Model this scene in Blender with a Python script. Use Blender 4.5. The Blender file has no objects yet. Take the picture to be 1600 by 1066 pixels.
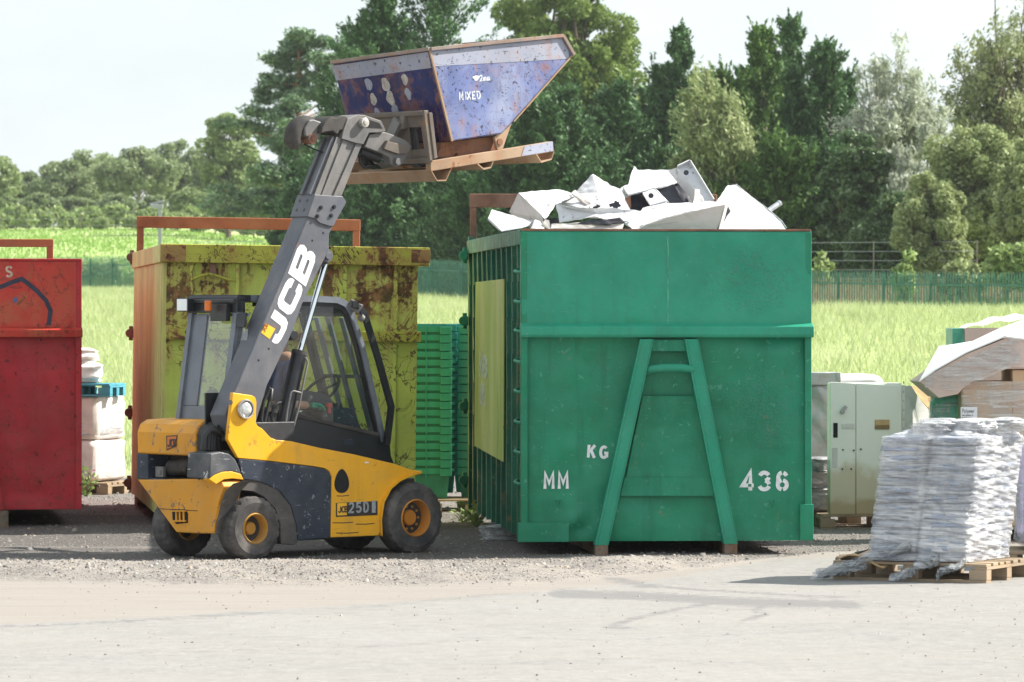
import bpy, bmesh, math, random
import numpy as np
from mathutils import Vector, Matrix
random.seed(7)
RNG = np.random.default_rng(11)
F, CX, HY, CH = 7220.0, 800.0, 490.0, 2.0     # lens in photo pixels, principal column, horizon row, eye height
SC = bpy.context.scene
COL = SC.collection
R = math.radians

def P(px, py, Y):
    return Vector(((px - CX) * Y / F, Y, CH - (py - HY) * Y / F))

def lin(r, g, b):
    f = lambda c: (c / 255 / 12.92) if c / 255 <= 0.04045 else ((c / 255 + 0.055) / 1.055) ** 2.4
    return (f(r), f(g), f(b), 1.0)

class Frame:
    """A thing's own axes: x along its heading, y to its far side, z up."""
    def __init__(s, x0, y0, deg):
        s.x0, s.y0, s.deg = x0, y0, deg
        s.c, s.s = math.cos(R(deg)), math.sin(R(deg))
    def on_t(s, px, py, t):
        k = (px - CX) / F
        a = (k * s.y0 + k * t * s.c - s.x0 + t * s.s) / (s.c - k * s.s)
        Y = s.y0 + a * s.s + t * s.c
        return Vector((a, t, CH - (py - HY) * Y / F))
    def on_s(s, px, py, a):
        k = (px - CX) / F
        t = (k * (s.y0 + a * s.s) - s.x0 - a * s.c) / (-s.s - k * s.c)
        Y = s.y0 + a * s.s + t * s.c
        return Vector((a, t, CH - (py - HY) * Y / F))
    def loc(s, z=0):
        return (s.x0, s.y0, z)

# ------------------------------------------------------------------ objects
def tag(o, label=None, cat=None, group=None, kind=None):
    if label: o['label'] = label
    if cat: o['category'] = cat
    if group: o['group'] = group
    if kind: o['kind'] = kind
    return o

def thing(name, label, cat, loc=(0, 0, 0), deg=0, group=None):
    o = bpy.data.objects.new(name, None)
    o.empty_display_size = 0.2
    COL.objects.link(o)
    o.location = loc
    o.rotation_euler = (0, 0, R(deg))
    return tag(o, label, cat, group)

def copy_tree(o, parent=None):
    c = o.copy()
    COL.objects.link(c)
    if parent is not None: c.parent = parent
    for ch in list(o.children):
        copy_tree(ch, c)
    return c

def link_mesh(name, verts, faces, mat, parent=None, smooth=None, mats=None, midx=None):
    me = bpy.data.meshes.new(name)
    me.from_pydata([tuple(v) for v in verts], [], faces)
    for m in (mats or [mat]): me.materials.append(m)
    if midx: me.polygons.foreach_set('material_index', midx)
    if smooth is not None:
        me.polygons.foreach_set('use_smooth', [True] * len(me.polygons))
        if smooth < 179: me.set_sharp_from_angle(angle=R(smooth))
    me.update()
    o = bpy.data.objects.new(name, me)
    COL.objects.link(o)
    if parent is not None: o.parent = parent
    return o

def fast_mesh(name, V, Fc, mat, parent=None, smooth=False):
    """numpy arrays (n,3) and (m,k) -> object"""
    me = bpy.data.meshes.new(name)
    V = np.asarray(V, np.float32); Fc = np.asarray(Fc, np.int32)
    k = Fc.shape[1]
    me.vertices.add(len(V)); me.vertices.foreach_set('co', V.ravel())
    me.loops.add(Fc.size); me.loops.foreach_set('vertex_index', Fc.ravel())
    me.polygons.add(len(Fc)); me.polygons.foreach_set('loop_start', np.arange(0, Fc.size, k, dtype=np.int32))
    me.materials.append(mat)
    me.update(calc_edges=True)
    if smooth: me.polygons.foreach_set('use_smooth', np.ones(len(Fc), bool))
    o = bpy.data.objects.new(name, me)
    COL.objects.link(o)
    if parent is not None: o.parent = parent
    return o

class MB:
    """collects shapes; build() links them as one mesh object"""
    def __init__(s): s.v = []; s.f = []; s.m = []
    def add(s, vs, fs, mi=0):
        n = len(s.v)
        s.v += [Vector(v) for v in vs]
        s.f += [tuple(i + n for i in f) for f in fs]
        s.m += [mi] * len(fs)
        return s
    def hexa(s, p, mi=0):   # 8 points: bottom 4 ccw, top 4 ccw
        return s.add(p, [(0, 3, 2, 1), (4, 5, 6, 7), (0, 1, 5, 4), (1, 2, 6, 5), (2, 3, 7, 6), (3, 0, 4, 7)], mi)
    def box(s, x0, x1, y0, y1, z0, z1, mi=0):
        return s.hexa([(x0, y0, z0), (x1, y0, z0), (x1, y1, z0), (x0, y1, z0), (x0, y0, z1), (x1, y0, z1), (x1, y1, z1), (x0, y1, z1)], mi)
    def extrude(s, pts, vec, mi=0):
        """closed planar polygon swept along vec"""
        n = len(pts); vec = Vector(vec)
        a = [Vector(p) for p in pts]; b = [p + vec for p in a]
        fs = [tuple(range(n))[::-1], tuple(range(n, 2 * n))] + [(i, (i + 1) % n, n + (i + 1) % n, n + i) for i in range(n)]
        return s.add(a + b, fs, mi)
    def strip(s, pts, vec, thick_vec, mi=0):
        """open polyline (bent plate) of thickness thick_vec swept along vec"""
        q = [Vector(p) for p in pts] + [Vector(p) + Vector(thick_vec) for p in reversed(pts)]
        return s.loopsweep(q, vec, mi)
    def loopsweep(s, q, vec, mi=0):
        n = len(q); h = n // 2
        a = [Vector(p) for p in q]; b = [p + Vector(vec) for p in a]
        fs = []
        for i in range(h - 1):
            j, k = n - 1 - i, n - 2 - i
            fs += [(i, i + 1, k, j), (n + j, n + k, n + i + 1, n + i)]
        fs += [(i, (i + 1) % n, n + (i + 1) % n, n + i) for i in range(n)]
        return s.add(a + b, fs, mi)
    def bar(s, p0, p1, w, h, up=(0, 0, 1), mi=0):
        p0, p1 = Vector(p0), Vector(p1)
        d = (p1 - p0).normalized(); u = Vector(up)
        sx = d.cross(u)
        if sx.length < 1e-4: sx = d.cross(Vector((0, 1, 0)))
        sx.normalize(); u = sx.cross(d).normalized()
        o = [(-w / 2, -h / 2), (w / 2, -h / 2), (w / 2, h / 2), (-w / 2, h / 2)]
        return s.hexa([p0 + sx * a + u * b for a, b in o] + [p1 + sx * a + u * b for a, b in o], mi)
    def tube(s, path, r, n=10, caps=True, mi=0, closed=False):
        path = [Vector(p) for p in path]; m = len(path)
        rs = r if isinstance(r, (list, tuple)) else [r] * m
        ref = None; rings = []
        for i in range(m):
            if closed: d = path[(i + 1) % m] - path[i - 1]
            else: d = path[min(i + 1, m - 1)] - path[max(i - 1, 0)]
            d.normalize()
            if ref is None:
                ref = d.orthogonal().normalized()
            ref = (ref - d * ref.dot(d)); ref.normalize()
            b = d.cross(ref)
            rings.append([path[i] + (ref * math.cos(2 * math.pi * j / n) + b * math.sin(2 * math.pi * j / n)) * rs[i] for j in range(n)])
        vs = [v for rg in rings for v in rg]; fs = []
        for i in range(m if closed else m - 1):
            i2 = (i + 1) % m
            for j in range(n):
                j2 = (j + 1) % n
                fs.append((i * n + j, i * n + j2, i2 * n + j2, i2 * n + j))
        if caps and not closed:
            fs += [tuple(range(n))[::-1], tuple(range((m - 1) * n, m * n))]
        return s.add(vs, fs, mi)
    def cyl(s, p0, p1, r, n=20, r1=None, mi=0):
        return s.tube([p0, p1], [r, r if r1 is None else r1], n, True, mi)
    def lathe(s, prof, o, axis, n=40, mi=0, jag=None):
        """prof: list of (radius, along axis)"""
        o = Vector(o); ax = Vector(axis).normalized(); u = ax.orthogonal().normalized(); w = ax.cross(u)
        vs = []
        for k, (r, a) in enumerate(prof):
            for j in range(n):
                th = 2 * math.pi * j / n
                rr = r + (jag(k, j) if jag else 0)
                vs.append(o + ax * a + (u * math.cos(th) + w * math.sin(th)) * rr)
        fs = []
        for k in range(len(prof) - 1):
            for j in range(n):
                j2 = (j + 1) % n
                fs.append((k * n + j, k * n + j2, (k + 1) * n + j2, (k + 1) * n + j))
        return s.add(vs, fs, mi)
    def grid(s, fn, nu, nv, mi=0, closed_u=False):
        vs = [fn(i / (nu if closed_u else nu - 1), j / (nv - 1)) for j in range(nv) for i in range(nu)]
        fs = []
        for j in range(nv - 1):
            for i in range(nu if closed_u else nu - 1):
                i2 = (i + 1) % nu
                fs.append((j * nu + i, j * nu + i2, (j + 1) * nu + i2, (j + 1) * nu + i))
        return s.add(vs, fs, mi)
    def panel(s, pts, thick, mi=0):
        """polygon of free 3-D points (may be slightly bent), thickened along its mean normal"""
        pts = [Vector(p) for p in pts]; n = len(pts)
        nr = Vector((0, 0, 0))
        for i in range(n):
            nr += pts[i].cross(pts[(i + 1) % n])
        nr.normalize()
        c = sum(pts, Vector()) / n
        a = pts + [c]; b = [p + nr * thick for p in a]
        N = n + 1; fs = []
        for i in range(n):
            j = (i + 1) % n
            fs += [(i, j, n)[::-1], (N + i, N + j, N + n), (i, j, N + j, N + i)]
        return s.add(a + b, fs, mi)
    def build(s, name, mat, parent=None, bevel=0, smooth=None, seg=2, fix=True, mats=None):
        o = link_mesh(name, s.v, s.f, mat, parent, smooth, mats, s.m if mats else None)
        if fix:
            bm = bmesh.new(); bm.from_mesh(o.data)
            bmesh.ops.recalc_face_normals(bm, faces=bm.faces)
            bm.to_mesh(o.data); bm.free()
        if bevel:
            m = o.modifiers.new('bevel', 'BEVEL')
            m.width = bevel; m.segments = seg; m.limit_method = 'ANGLE'; m.angle_limit = R(38)
            if smooth is None:
                o.data.polygons.foreach_set('use_smooth', [True] * len(o.data.polygons))
                o.data.set_sharp_from_angle(angle=R(25))
                m.harden_normals = True
        return o

# ------------------------------------------------------------------ lettering: strokes -> thin solid letters
def arc(cx, cy, rx, ry, a0, a1, n=10):
    return [(cx + rx * math.cos(R(a0 + (a1 - a0) * i / n)), cy + ry * math.sin(R(a0 + (a1 - a0) * i / n))) for i in range(n + 1)]

GL = {  # unit cell 0..0.7 x 0..1 centre lines
 'K': [[(.12, 0), (.12, 1)], [(.6, 1), (.2, .47)], [(.3, .6), (.62, 0)]],
 'G': [arc(.37, .5, .27, .42, 50, 320, 16), [(.62, .1), (.62, .44), (.4, .44)]],
 'M': [[(.1, 0), (.1, 1), (.36, .35), (.62, 1), (.62, 0)]],
 '4': [[(.5, 0), (.5, .2)], [(.5, .34), (.5, 1), (.08, .27), (.38, .27)], [(.56, .27), (.68, .27)]],
 '3': [arc(.32, .73, .24, .21, 165, 20, 8), arc(.32, .73, .24, .21, -10, -80, 5), arc(.32, .29, .26, .23, 80, 10, 5), arc(.32, .29, .26, .23, -15, -165, 8)],
 '6': [arc(.36, .3, .24, .24, 100, 260, 9), arc(.36, .3, .24, .24, 280, 440, 9), [(.12, .34), (.14, .62)] + arc(.36, .66, .22, .28, 170, 98, 6), arc(.38, .66, .22, .27, 80, 25, 4)],
 'I': [[(.3, 0), (.3, 1)]],
 'X': [[(.06, 0), (.64, 1)], [(.06, 1), (.64, 0)]],
 'E': [[(.6, .94), (.14, .94), (.14, .06), (.6, .06)], [(.14, .5), (.5, .5)]],
 'D': [[(.12, .06), (.12, .94), (.34, .94)] + arc(.34, .5, .27, .44, 90, -90, 12) + [(.12, .06)]],
 '2': [arc(.34, .7, .25, .25, 165, -30, 10) + [(.1, .06), (.64, .06)]],
 '5': [[(.6, .94), (.16, .94), (.14, .54)] + arc(.33, .32, .27, .26, 110, -150, 12)],
 'S': [arc(.36, .73, .24, .22, 20, 260, 10) + arc(.36, .27, .25, .22, 80, -150, 10)],
 'J': [[(.5, 1), (.5, .3)] + arc(.28, .3, .22, .25, 0, -170, 9)],
 'C': [arc(.38, .5, .28, .44, 45, 315, 16)],
 'B': [[(.12, .06), (.12, .94), (.36, .94)] + arc(.36, .73, .2, .21, 90, -90, 8) + [(.12, .52)], [(.12, .52), (.36, .52)] + arc(.36, .29, .24, .23, 90, -90, 8) + [(.12, .06)]],
 'm': [[(.05, 0), (.05, .55)], [(.05, .45), (.2, .55), (.3, .45), (.3, 0)], [(.3, .45), (.47, .55), (.57, .45), (.57, 0)]],
 'P': [[(.12, 0), (.12, .94), (.4, .94)] + arc(.4, .7, .2, .24, 90, -90, 8) + [(.12, .46)]],
 'o': [arc(.3, .28, .22, .26, 0, 350, 14)], 'l': [[(.2, 0), (.2, .95)]], 'y': [[(.05, .55), (.28, 0)], [(.5, .55), (.15, -.3)]],
 'r': [[(.1, 0), (.1, .55)], [(.1, .4), (.25, .55), (.42, .52)]], 'e': [[(.08, .28), (.5, .28)] + arc(.3, .28, .21, .26, 0, 310, 12)], 'n': [[(.08, 0), (.08, .55)], [(.08, .42), (.28, .55), (.45, .42), (.45, 0)]],
 '-': [[(.1, .4), (.5, .4)]],
}
# heavy slab letters as outlines
HEAVY = {
 'J': [[(.53, 1), (.80, 1), (.80, .27), (.73, .08), (.56, 0), (.22, 0), (.06, .07), (0, .22), (0, .40), (.25, .40), (.25, .34), (.30, .27), (.47, .27), (.53, .33)]],
 'C': [[(1, .64), (1, .80), (.92, .94), (.75, 1), (.25, 1), (.08, .93), (0, .76), (0, .24), (.08, .07), (.25, 0), (.75, 0), (.92, .06), (1, .2), (1, .36), (.73, .36), (.73, .32), (.68, .27), (.33, .27), (.27, .33), (.27, .67), (.33, .73), (.68, .73), (.73, .69), (.73, .64)]],
 'B': [[(0, 0), (.27, 0), (.27, 1), (0, 1)], [(.272, 0), (.78, 0), (.95, .08), (1, .24), (.97, .40), (.88, .5), (.97, .6), (1, .76), (.94, .92), (.78, 1), (.272, 1), (.272, .77), (.70, .77), (.73, .70), (.70, .63), (.272, .63), (.272, .37), (.70, .37), (.73, .30), (.70, .23), (.272, .23)]],
}
def ribbon(mb, pts, w, fr, depth, mi=0, lift=0):
    """flat stroke of width w through 2-D pts, placed by fr(x, y, d) -> 3-D, thick `depth`"""
    n = len(pts); L = []; Rr = []
    for i in range(n):
        a = Vector(pts[max(i - 1, 0)]); b = Vector(pts[i]); c = Vector(pts[min(i + 1, n - 1)])
        d1 = (b - a); d2 = (c - b)
        d1 = d1.normalized() if d1.length > 1e-9 else d2.normalized()
        d2 = d2.normalized() if d2.length > 1e-9 else d1
        t = d1 + d2
        t = t.normalized() if t.length > 1e-6 else d1
        nrm = Vector((-t.y, t.x)); cs = max(0.5, nrm.dot(Vector((-d1.y, d1.x))))
        L.append(b + nrm * (w / 2 / cs)); Rr.append(b - nrm * (w / 2 / cs))
    top = [fr(p.x, p.y, depth + lift) for p in L] + [fr(p.x, p.y, depth + lift) for p in Rr]
    bot = [fr(p.x, p.y, 0) for p in L] + [fr(p.x, p.y, 0) for p in Rr]
    N = 2 * n; fs = []
    for i in range(n - 1):
        fs += [(i, n + i, n + i + 1, i + 1), (N + i + 1, N + n + i + 1, N + n + i, N + i),
               (i, i + 1, N + i + 1, N + i), (n + i + 1, n + i, N + n + i, N + n + i + 1)]
    fs += [(0, N, N + n, n), (n - 1, 2 * n - 1, N + 2 * n - 1, N + n - 1)]
    mb.add(top + bot, fs, mi)

def letters(mb, text, h, fr, w=.16, adv=.82, depth=.0025, mi=0):
    x = 0; k = 0
    for ch in text:
        if ch != ' ':
            for st in GL[ch]:
                ribbon(mb, [((x + a) * h, b * h) for a, b in st], w * h, fr, depth, mi, lift=.0003 * (k % 5)); k += 1
        x += adv * (.55 if ch in 'I l' else 1)
    return x * h

def heavy(mb, text, h, fr, adv=1.0, depth=.003, mi=0):
    x = 0
    for ch in text:
        for poly in HEAVY[ch]:
            a = [fr((x + p[0]) * h, p[1] * h, 0) for p in poly]
            b = [fr((x + p[0]) * h, p[1] * h, depth) for p in poly]
            n = len(a)
            mb.add(a + b, [tuple(range(n))[::-1], tuple(range(n, 2 * n))] + [(i, (i + 1) % n, n + (i + 1) % n, n + i) for i in range(n)], mi)
        x += adv

# ------------------------------------------------------------------ materials
class NT:
    def __init__(s, name):
        s.mat = bpy.data.materials.new(name); s.mat.use_nodes = True
        s.t = s.mat.node_tree; s.t.nodes.clear()
        s.out = s.t.nodes.new('ShaderNodeOutputMaterial')
        s.tc = s.t.nodes.new('ShaderNodeTexCoord')
        s.obj = s.tc.outputs['Object']
    def n(s, typ, **kw):
        nd = s.t.nodes.new(typ)
        for k, v in kw.items(): setattr(nd, k, v)
        return nd
    def put(s, sock, v):
        if hasattr(v, 'is_linked') or isinstance(v, bpy.types.NodeSocket): s.t.links.new(v, sock)
        else: sock.default_value = v
    def map(s, scale=(1, 1, 1), loc=(0, 0, 0), rot=(0, 0, 0), vec=None):
        m = s.n('ShaderNodeMapping'); s.put(m.inputs['Vector'], vec or s.obj)
        m.inputs['Scale'].default_value = scale; m.inputs['Location'].default_value = loc; m.inputs['Rotation'].default_value = rot
        return m.outputs[0]
    def noise(s, scale, detail=4, rough=.55, vec=None, dist=0, color=False):
        m = s.n('ShaderNodeTexNoise'); s.put(m.inputs['Vector'], vec or s.obj)
        m.inputs['Scale'].default_value = scale; m.inputs['Detail'].default_value = detail
        m.inputs['Roughness'].default_value = rough; m.inputs['Distortion'].default_value = dist
        return m.outputs['Color' if color else 'Fac']
    def voro(s, scale, vec=None, feature='F1', out='Distance'):
        m = s.n('ShaderNodeTexVoronoi', feature=feature); s.put(m.inputs['Vector'], vec or s.obj); m.inputs['Scale'].default_value = scale
        return m.outputs[out]
    def step(s, fac, a, b, lo=0, hi=1):
        m = s.n('ShaderNodeMapRange', interpolation_type='SMOOTHSTEP'); s.put(m.inputs['Value'], fac)
        m.inputs['From Min'].default_value = a; m.inputs['From Max'].default_value = b
        m.inputs['To Min'].default_value = lo; m.inputs['To Max'].default_value = hi
        return m.outputs['Result']
    def mix(s, fac, a, b, mode='MIX'):
        m = s.n('ShaderNodeMix', data_type='RGBA', blend_type=mode)
        s.put(m.inputs[0], fac); s.put(m.inputs[6], a); s.put(m.inputs[7], b)
        return m.outputs[2]
    def math(s, op, a, b=0.0, c=None):
        m = s.n('ShaderNodeMath', operation=op); s.put(m.inputs[0], a); s.put(m.inputs[1], b)
        if c is not None: s.put(m.inputs[2], c)
        return m.outputs[0]
    def sep(s, vec=None):
        m = s.n('ShaderNodeSeparateXYZ'); s.put(m.inputs[0], vec or s.obj); return m.outputs
    def bump(s, h, strength=.3, dist=.01, normal=None):
        m = s.n('ShaderNodeBump'); s.put(m.inputs['Height'], h); m.inputs['Strength'].default_value = strength; m.inputs['Distance'].default_value = dist
        if normal is not None: s.put(m.inputs['Normal'], normal)
        return m.outputs[0]
    def island(s):
        return s.n('ShaderNodeNewGeometry').outputs['Random Per Island']
    def hsv(s, col, h=.5, sat=1, v=1):
        m = s.n('ShaderNodeHueSaturation'); s.put(m.inputs['Color'], col); s.put(m.inputs['Hue'], h); s.put(m.inputs['Saturation'], sat); s.put(m.inputs['Value'], v)
        return m.outputs[0]
    def bsdf(s, color, rough=.5, metal=0, spec=.5, normal=None, **kw):
        b = s.n('ShaderNodeBsdfPrincipled')
        s.put(b.inputs['Base Color'], color); s.put(b.inputs['Roughness'], rough); s.put(b.inputs['Metallic'], metal); s.put(b.inputs['Specular IOR Level'], spec)
        if normal is not None: s.put(b.inputs['Normal'], normal)
        for k, v in kw.items(): s.put(b.inputs[k.replace('_', ' ')], v)
        return b.outputs[0]
    def done(s, shader):
        s.t.links.new(shader, s.out.inputs['Surface']); return s.mat

RUST = (.16, .055, .022, 1); RUST_D = (.05, .022, .014, 1); RUST_L = (.36, .15, .06, 1)

def paint(name, col, rough=.45, var=.18, rust=.0, rust_scale=3.0, streak=.0, scratch=.0, scratch_col=(.5, .5, .5, 1), dust=.0, dust_col=(.33, .28, .23, 1),
          dent=.0, dent_scale=3.0, fade=None, fade_amt=0, metal=0, chip_scale=14, spec=.28, orange=.15, scrib=.0, rust_top=None, runs=0, run_col=(.02, .06, .04, 1)):
    """weathered coat of paint: tone drift, rust patches, runs, scratches, dust and dents"""
    s = NT(name)
    big = s.noise(1.3, 5, .6)
    col4 = col if len(col) == 4 else (*col, 1)
    c = s.mix(s.step(big, .3, .72), tuple(x * (1 - var) for x in col4[:3]) + (1,), tuple(min(1, x * (1 + var)) for x in col4[:3]) + (1,))
    if fade: c = s.mix(s.step(s.noise(2.2, 5, .65, s.map((1, 1, .6), (5, 2, 1))), .42, .75, 0, fade_amt), c, fade)
    rgh = s.step(s.noise(6, 4), .2, .8, max(.05, rough - .12), rough + .12)
    h = s.math('MULTIPLY', s.noise(45, 3), orange)
    if dent: h = s.math('ADD', h, s.math('MULTIPLY', s.step(s.noise(dent_scale, 2, .4, s.map((1, 1, 1), (3, 1, 7))), .35, .75), dent * 10))
    if scratch:
        v = s.map((2.0, 2.0, 26), (0, 0, 0), (.5, .6, .4))
        m1 = s.step(s.noise(3, 3, .6, v), .685, .70)
        m2 = s.step(s.noise(chip_scale, 5, .7), .66 - scratch * .06, .68 - scratch * .06)
        m = s.math('MULTIPLY', s.math('MAXIMUM', m1, m2), min(1, scratch))
        c = s.mix(m, c, scratch_col)
    if runs:
        rn = s.noise(7, 5, .65, s.map((1, 1, .045), (4, 2, 6))); rk = s.noise(1.1, 4, .6, s.map((1, 1, .8), (9, 9, 1)))
        c = s.mix(s.math('MULTIPLY', s.math('MULTIPLY', s.step(rn, .50, .66), s.step(rk, .36, .62)), runs), c, run_col)
    if scrib:
        q = s.noise(2.1, 4, .62, s.map((1, 1, .8), (8, 3, 5)), 1.2); q2 = s.noise(3.7, 4, .6, s.map((1, 1, .7), (1, 13, 4)), .9)
        l1 = s.step(s.math('ABSOLUTE', s.math('SUBTRACT', q, .5)), .004, .012, 1, 0); l2 = s.step(s.math('ABSOLUTE', s.math('SUBTRACT', q2, .53)), .004, .011, 1, 0)
        mk = s.step(s.noise(1.5, 4, .6, s.map((1, 1, 1), (2, 7, 9))), .47, .56)
        c = s.mix(s.math('MULTIPLY', s.math('MULTIPLY', s.math('MAXIMUM', l1, l2), mk), scrib), c, (.075, .028, .016, 1))
    if rust:
        n1 = s.noise(rust_scale, 8, .68, s.map((1, 1, .75), (1.7, .3, 0), vec=None), .6)
        n2 = s.noise(rust_scale * 5, 6, .7, None, .3)
        t = s.math('ADD', s.math('MULTIPLY', n1, .7), s.math('MULTIPLY', n2, .3))
        if streak: t = s.math('ADD', t, s.math('MULTIPLY', s.math('SUBTRACT', s.noise(9, 4, .6, s.map((1, 1, .06))), .5), streak))
        if rust_top: t = s.math('ADD', t, s.step(s.sep()[2], rust_top[0], rust_top[1], -.07, .05))
        a = .66 - rust * .2
        m = s.step(t, a, a + .05)
        halo = s.step(t, a - .09, a + .02, 0, .45)
        rc = s.mix(s.step(s.noise(20, 5, .7), .35, .68), RUST_D, s.mix(s.step(s.noise(7, 3), .4, .7), RUST, RUST_L))
        c = s.mix(halo, c, RUST_L); c = s.mix(m, c, rc)
        rgh = s.math('ADD', rgh, s.math('MULTIPLY', m, .3)); h = s.math('ADD', h, s.math('MULTIPLY', s.math('MULTIPLY', m, s.noise(60, 3)), .8))
    if dust:
        d = s.math('MULTIPLY', s.step(s.noise(4, 6, .65, s.map((1, 1, 1), (9, 4, 2))), .35, .75), dust)
        c = s.mix(d, c, dust_col); rgh = s.math('ADD', rgh, s.math('MULTIPLY', d, .3))
    return s.done(s.bsdf(c, rgh, metal, spec, s.bump(h, .5, .006)))

def plain(name, col, rough=.5, metal=0, var=.12, bump=.1, scale=12, spec=.5, **kw):
    s = NT(name); col = col if len(col) == 4 else (*col, 1)
    n = s.noise(scale, 5, .6)
    c = s.mix(s.step(n, .3, .7), tuple(x * (1 - var) for x in col[:3]) + (1,), tuple(min(1, x * (1 + var)) for x in col[:3]) + (1,))
    return s.done(s.bsdf(c, s.step(s.noise(scale * 2, 3), .2, .8, max(.03, rough - .08), min(1, rough + .08)), metal, spec, s.bump(s.noise(scale * 6, 3), bump, .004), **kw))

def glass(name, tint=(.86, .93, .9, 1), rough=.02, base=.03, dirt=.12):
    s = NT(name)
    tr = s.n('ShaderNodeBsdfTransparent'); tr.inputs[0].default_value = tint
    gl = s.n('ShaderNodeBsdfGlossy'); gl.inputs['Roughness'].default_value = rough
    df = s.n('ShaderNodeBsdfDiffuse'); df.inputs['Color'].default_value = (.45, .47, .45, 1)
    lw = s.n('ShaderNodeLayerWeight'); lw.inputs['Blend'].default_value = .5
    m = s.n('ShaderNodeMixShader'); s.put(m.inputs[0], s.math('ADD', s.math('MULTIPLY', s.math('POWER', lw.outputs['Facing'], 4.0), .6), base)); s.put(m.inputs[1], tr.outputs[0]); s.put(m.inputs[2], gl.outputs[0])
    m2 = s.n('ShaderNodeMixShader'); s.put(m2.inputs[0], s.step(s.noise(5, 6, .7), .3, .8, dirt * .4, dirt)); s.put(m2.inputs[1], m.outputs[0]); s.put(m2.inputs[2], df.outputs[0])
    return s.done(m2.outputs[0])

def smooth01(a, b, x):
    t = np.clip((x - a) / (b - a), 0, 1)
    return t * t * (3 - 2 * t)
# ================================================================== SETTING
LP = np.array([(-60, -.04), (53, -.04), (58, .04), (150, 2.55), (180, 2.75), (215, 2.9), (350, 8.3), (420, 10), (700, 14), (3000, 24)])
RP = np.array([(-60, -.04), (53, -.04), (58, .04), (110, 2.12), (128, 1.75), (150, 2.0), (260, 3.4), (700, 6), (3000, 12)])
def hz(x, y):
    x = np.asarray(x, float); y = np.asarray(y, float)
    q = smooth01(200, 1100, CX + F * x / np.maximum(y, 20))
    o = 0
    for d in (-5, -2.5, 0, 2.5, 5):
        yy = y + d * smooth01(60, 90, y)
        o = o + (1 - q) * np.interp(yy, LP[:, 0], LP[:, 1]) + q * np.interp(yy, RP[:, 0], RP[:, 1])
    return o / 5 + .05 * np.sin(x * .21 + y * .13) * smooth01(62, 80, y)

def grid_obj(name, xs, ys, zfn, mat, smooth=True):
    X, Y = np.meshgrid(xs, ys); Z = zfn(X, Y)
    V = np.stack([X, Y, Z], -1).reshape(-1, 3); nx = len(xs)
    i = np.arange(len(ys) - 1)[:, None] * nx + np.arange(nx - 1)[None]
    i = i.ravel()
    return fast_mesh(name, V, np.stack([i, i + 1, i + nx + 1, i + nx], -1), mat, smooth=smooth)

# --- materials of the ground
s = NT('meadow_soil')
c = s.mix(s.step(s.noise(.25, 6, .6), .3, .7), (.26, .34, .12, 1), (.36, .43, .18, 1))
c = s.mix(s.step(s.noise(3, 5, .7), .4, .7, 0, .6), c, (.42, .47, .22, 1))
yy = s.sep()[1]
c = s.mix(s.step(yy, 54, 60), (.26, .24, .21, 1), c)
M_SOIL = s.done(s.bsdf(c, .9, 0, .1, s.bump(s.noise(6, 5), .6, .05)))

s = NT('yard_surface')
at = lambda nm: s.n('ShaderNodeAttribute', attribute_name=nm).outputs['Fac']
fine = s.noise(60, 3, .6); mid = s.noise(5, 6, .65); big = s.noise(.55, 5, .6)
lines = s.noise(3.2, 5, .65, s.map((.22, 2.2, 1)))
con = s.mix(s.step(mid, .3, .7), (.212, .204, .19, 1), (.258, .25, .234, 1))
con = s.mix(s.step(big, .35, .7, 0, .55), con, (.275, .267, .252, 1))
con = s.mix(s.step(s.noise(8, 4, .7), .50, .62, 0, .35), con, (.185, .18, .172, 1))
con = s.mix(s.step(s.noise(11, 4, .7, s.map((1, 1, 1), (5, 5, 0))), .54, .64, 0, .4), con, (.32, .315, .305, 1))
con = s.mix(s.step(s.noise(24, 5, .8), .50, .62, 0, .42), con, (.165, .158, .148, 1))
con = s.mix(s.step(s.noise(33, 5, .8, s.map((1, 1, 1), (2, 8, 0))), .54, .66, 0, .4), con, (.36, .35, .33, 1))
con = s.mix(s.step(s.noise(.35, 4, .6, s.map((.25, 2, 1), (3, 1, 0))), .45, .7, 0, .35), con, (.285, .262, .232, 1))
con = s.mix(s.step(s.noise(95, 2, .5), .60, .74, 0, .5), con, (.20, .195, .185, 1))
con = s.mix(s.step(s.noise(170, 2, .5), .60, .7, 0, .45), con, (.40, .39, .38, 1))
con = s.mix(s.step(s.noise(16, 5, .75, s.map((.6, .14, 1))), .66, .72, 0, .5), con, (.25, .24, .225, 1))
dst = s.mix(s.step(lines, .35, .68), (.248, .225, .20, 1), (.272, .25, .225, 1))
dst = s.mix(s.step(s.noise(2.6, 6, .7, s.map((.12, 1.6, 1), (4, 9, 0))), .60, .66, 0, .25), dst, (.19, .17, .15, 1))
dst = s.mix(s.step(s.noise(22, 5, .8), .52, .64, 0, .4), dst, (.185, .165, .145, 1))
dst = s.mix(s.step(s.noise(110, 2), .62, .72, 0, .4), dst, (.24, .21, .18, 1))
grv = s.mix(s.step(s.noise(38, 5, .75), .32, .66), (.095, .086, .078, 1), (.31, .285, .26, 1))
grv = s.mix(s.step(s.noise(1.4, 5, .7), .40, .65, 0, .6), grv, (.34, .305, .265, 1))
wob = s.math('MULTIPLY', s.math('SUBTRACT', s.noise(2.4, 6, .75), .5), .9)
m_d = s.step(s.math('ADD', at('dust'), s.math('MULTIPLY', wob, .7)), .42, .58)
m_g = s.step(s.math('ADD', at('gravel'), wob), .35, .6)
m_s = s.step(s.math('ADD', at('stain_shadow'), s.math('MULTIPLY', s.math('SUBTRACT', s.noise(9, 6, .85, s.map((.7, .8, 1))), .5), 2.6)), .40, .75, 0, .7)
m_c = s.step(s.math('ADD', at('chalk'), s.math('MULTIPLY', wob, .6)), .5, .8, 0, .35)
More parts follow.
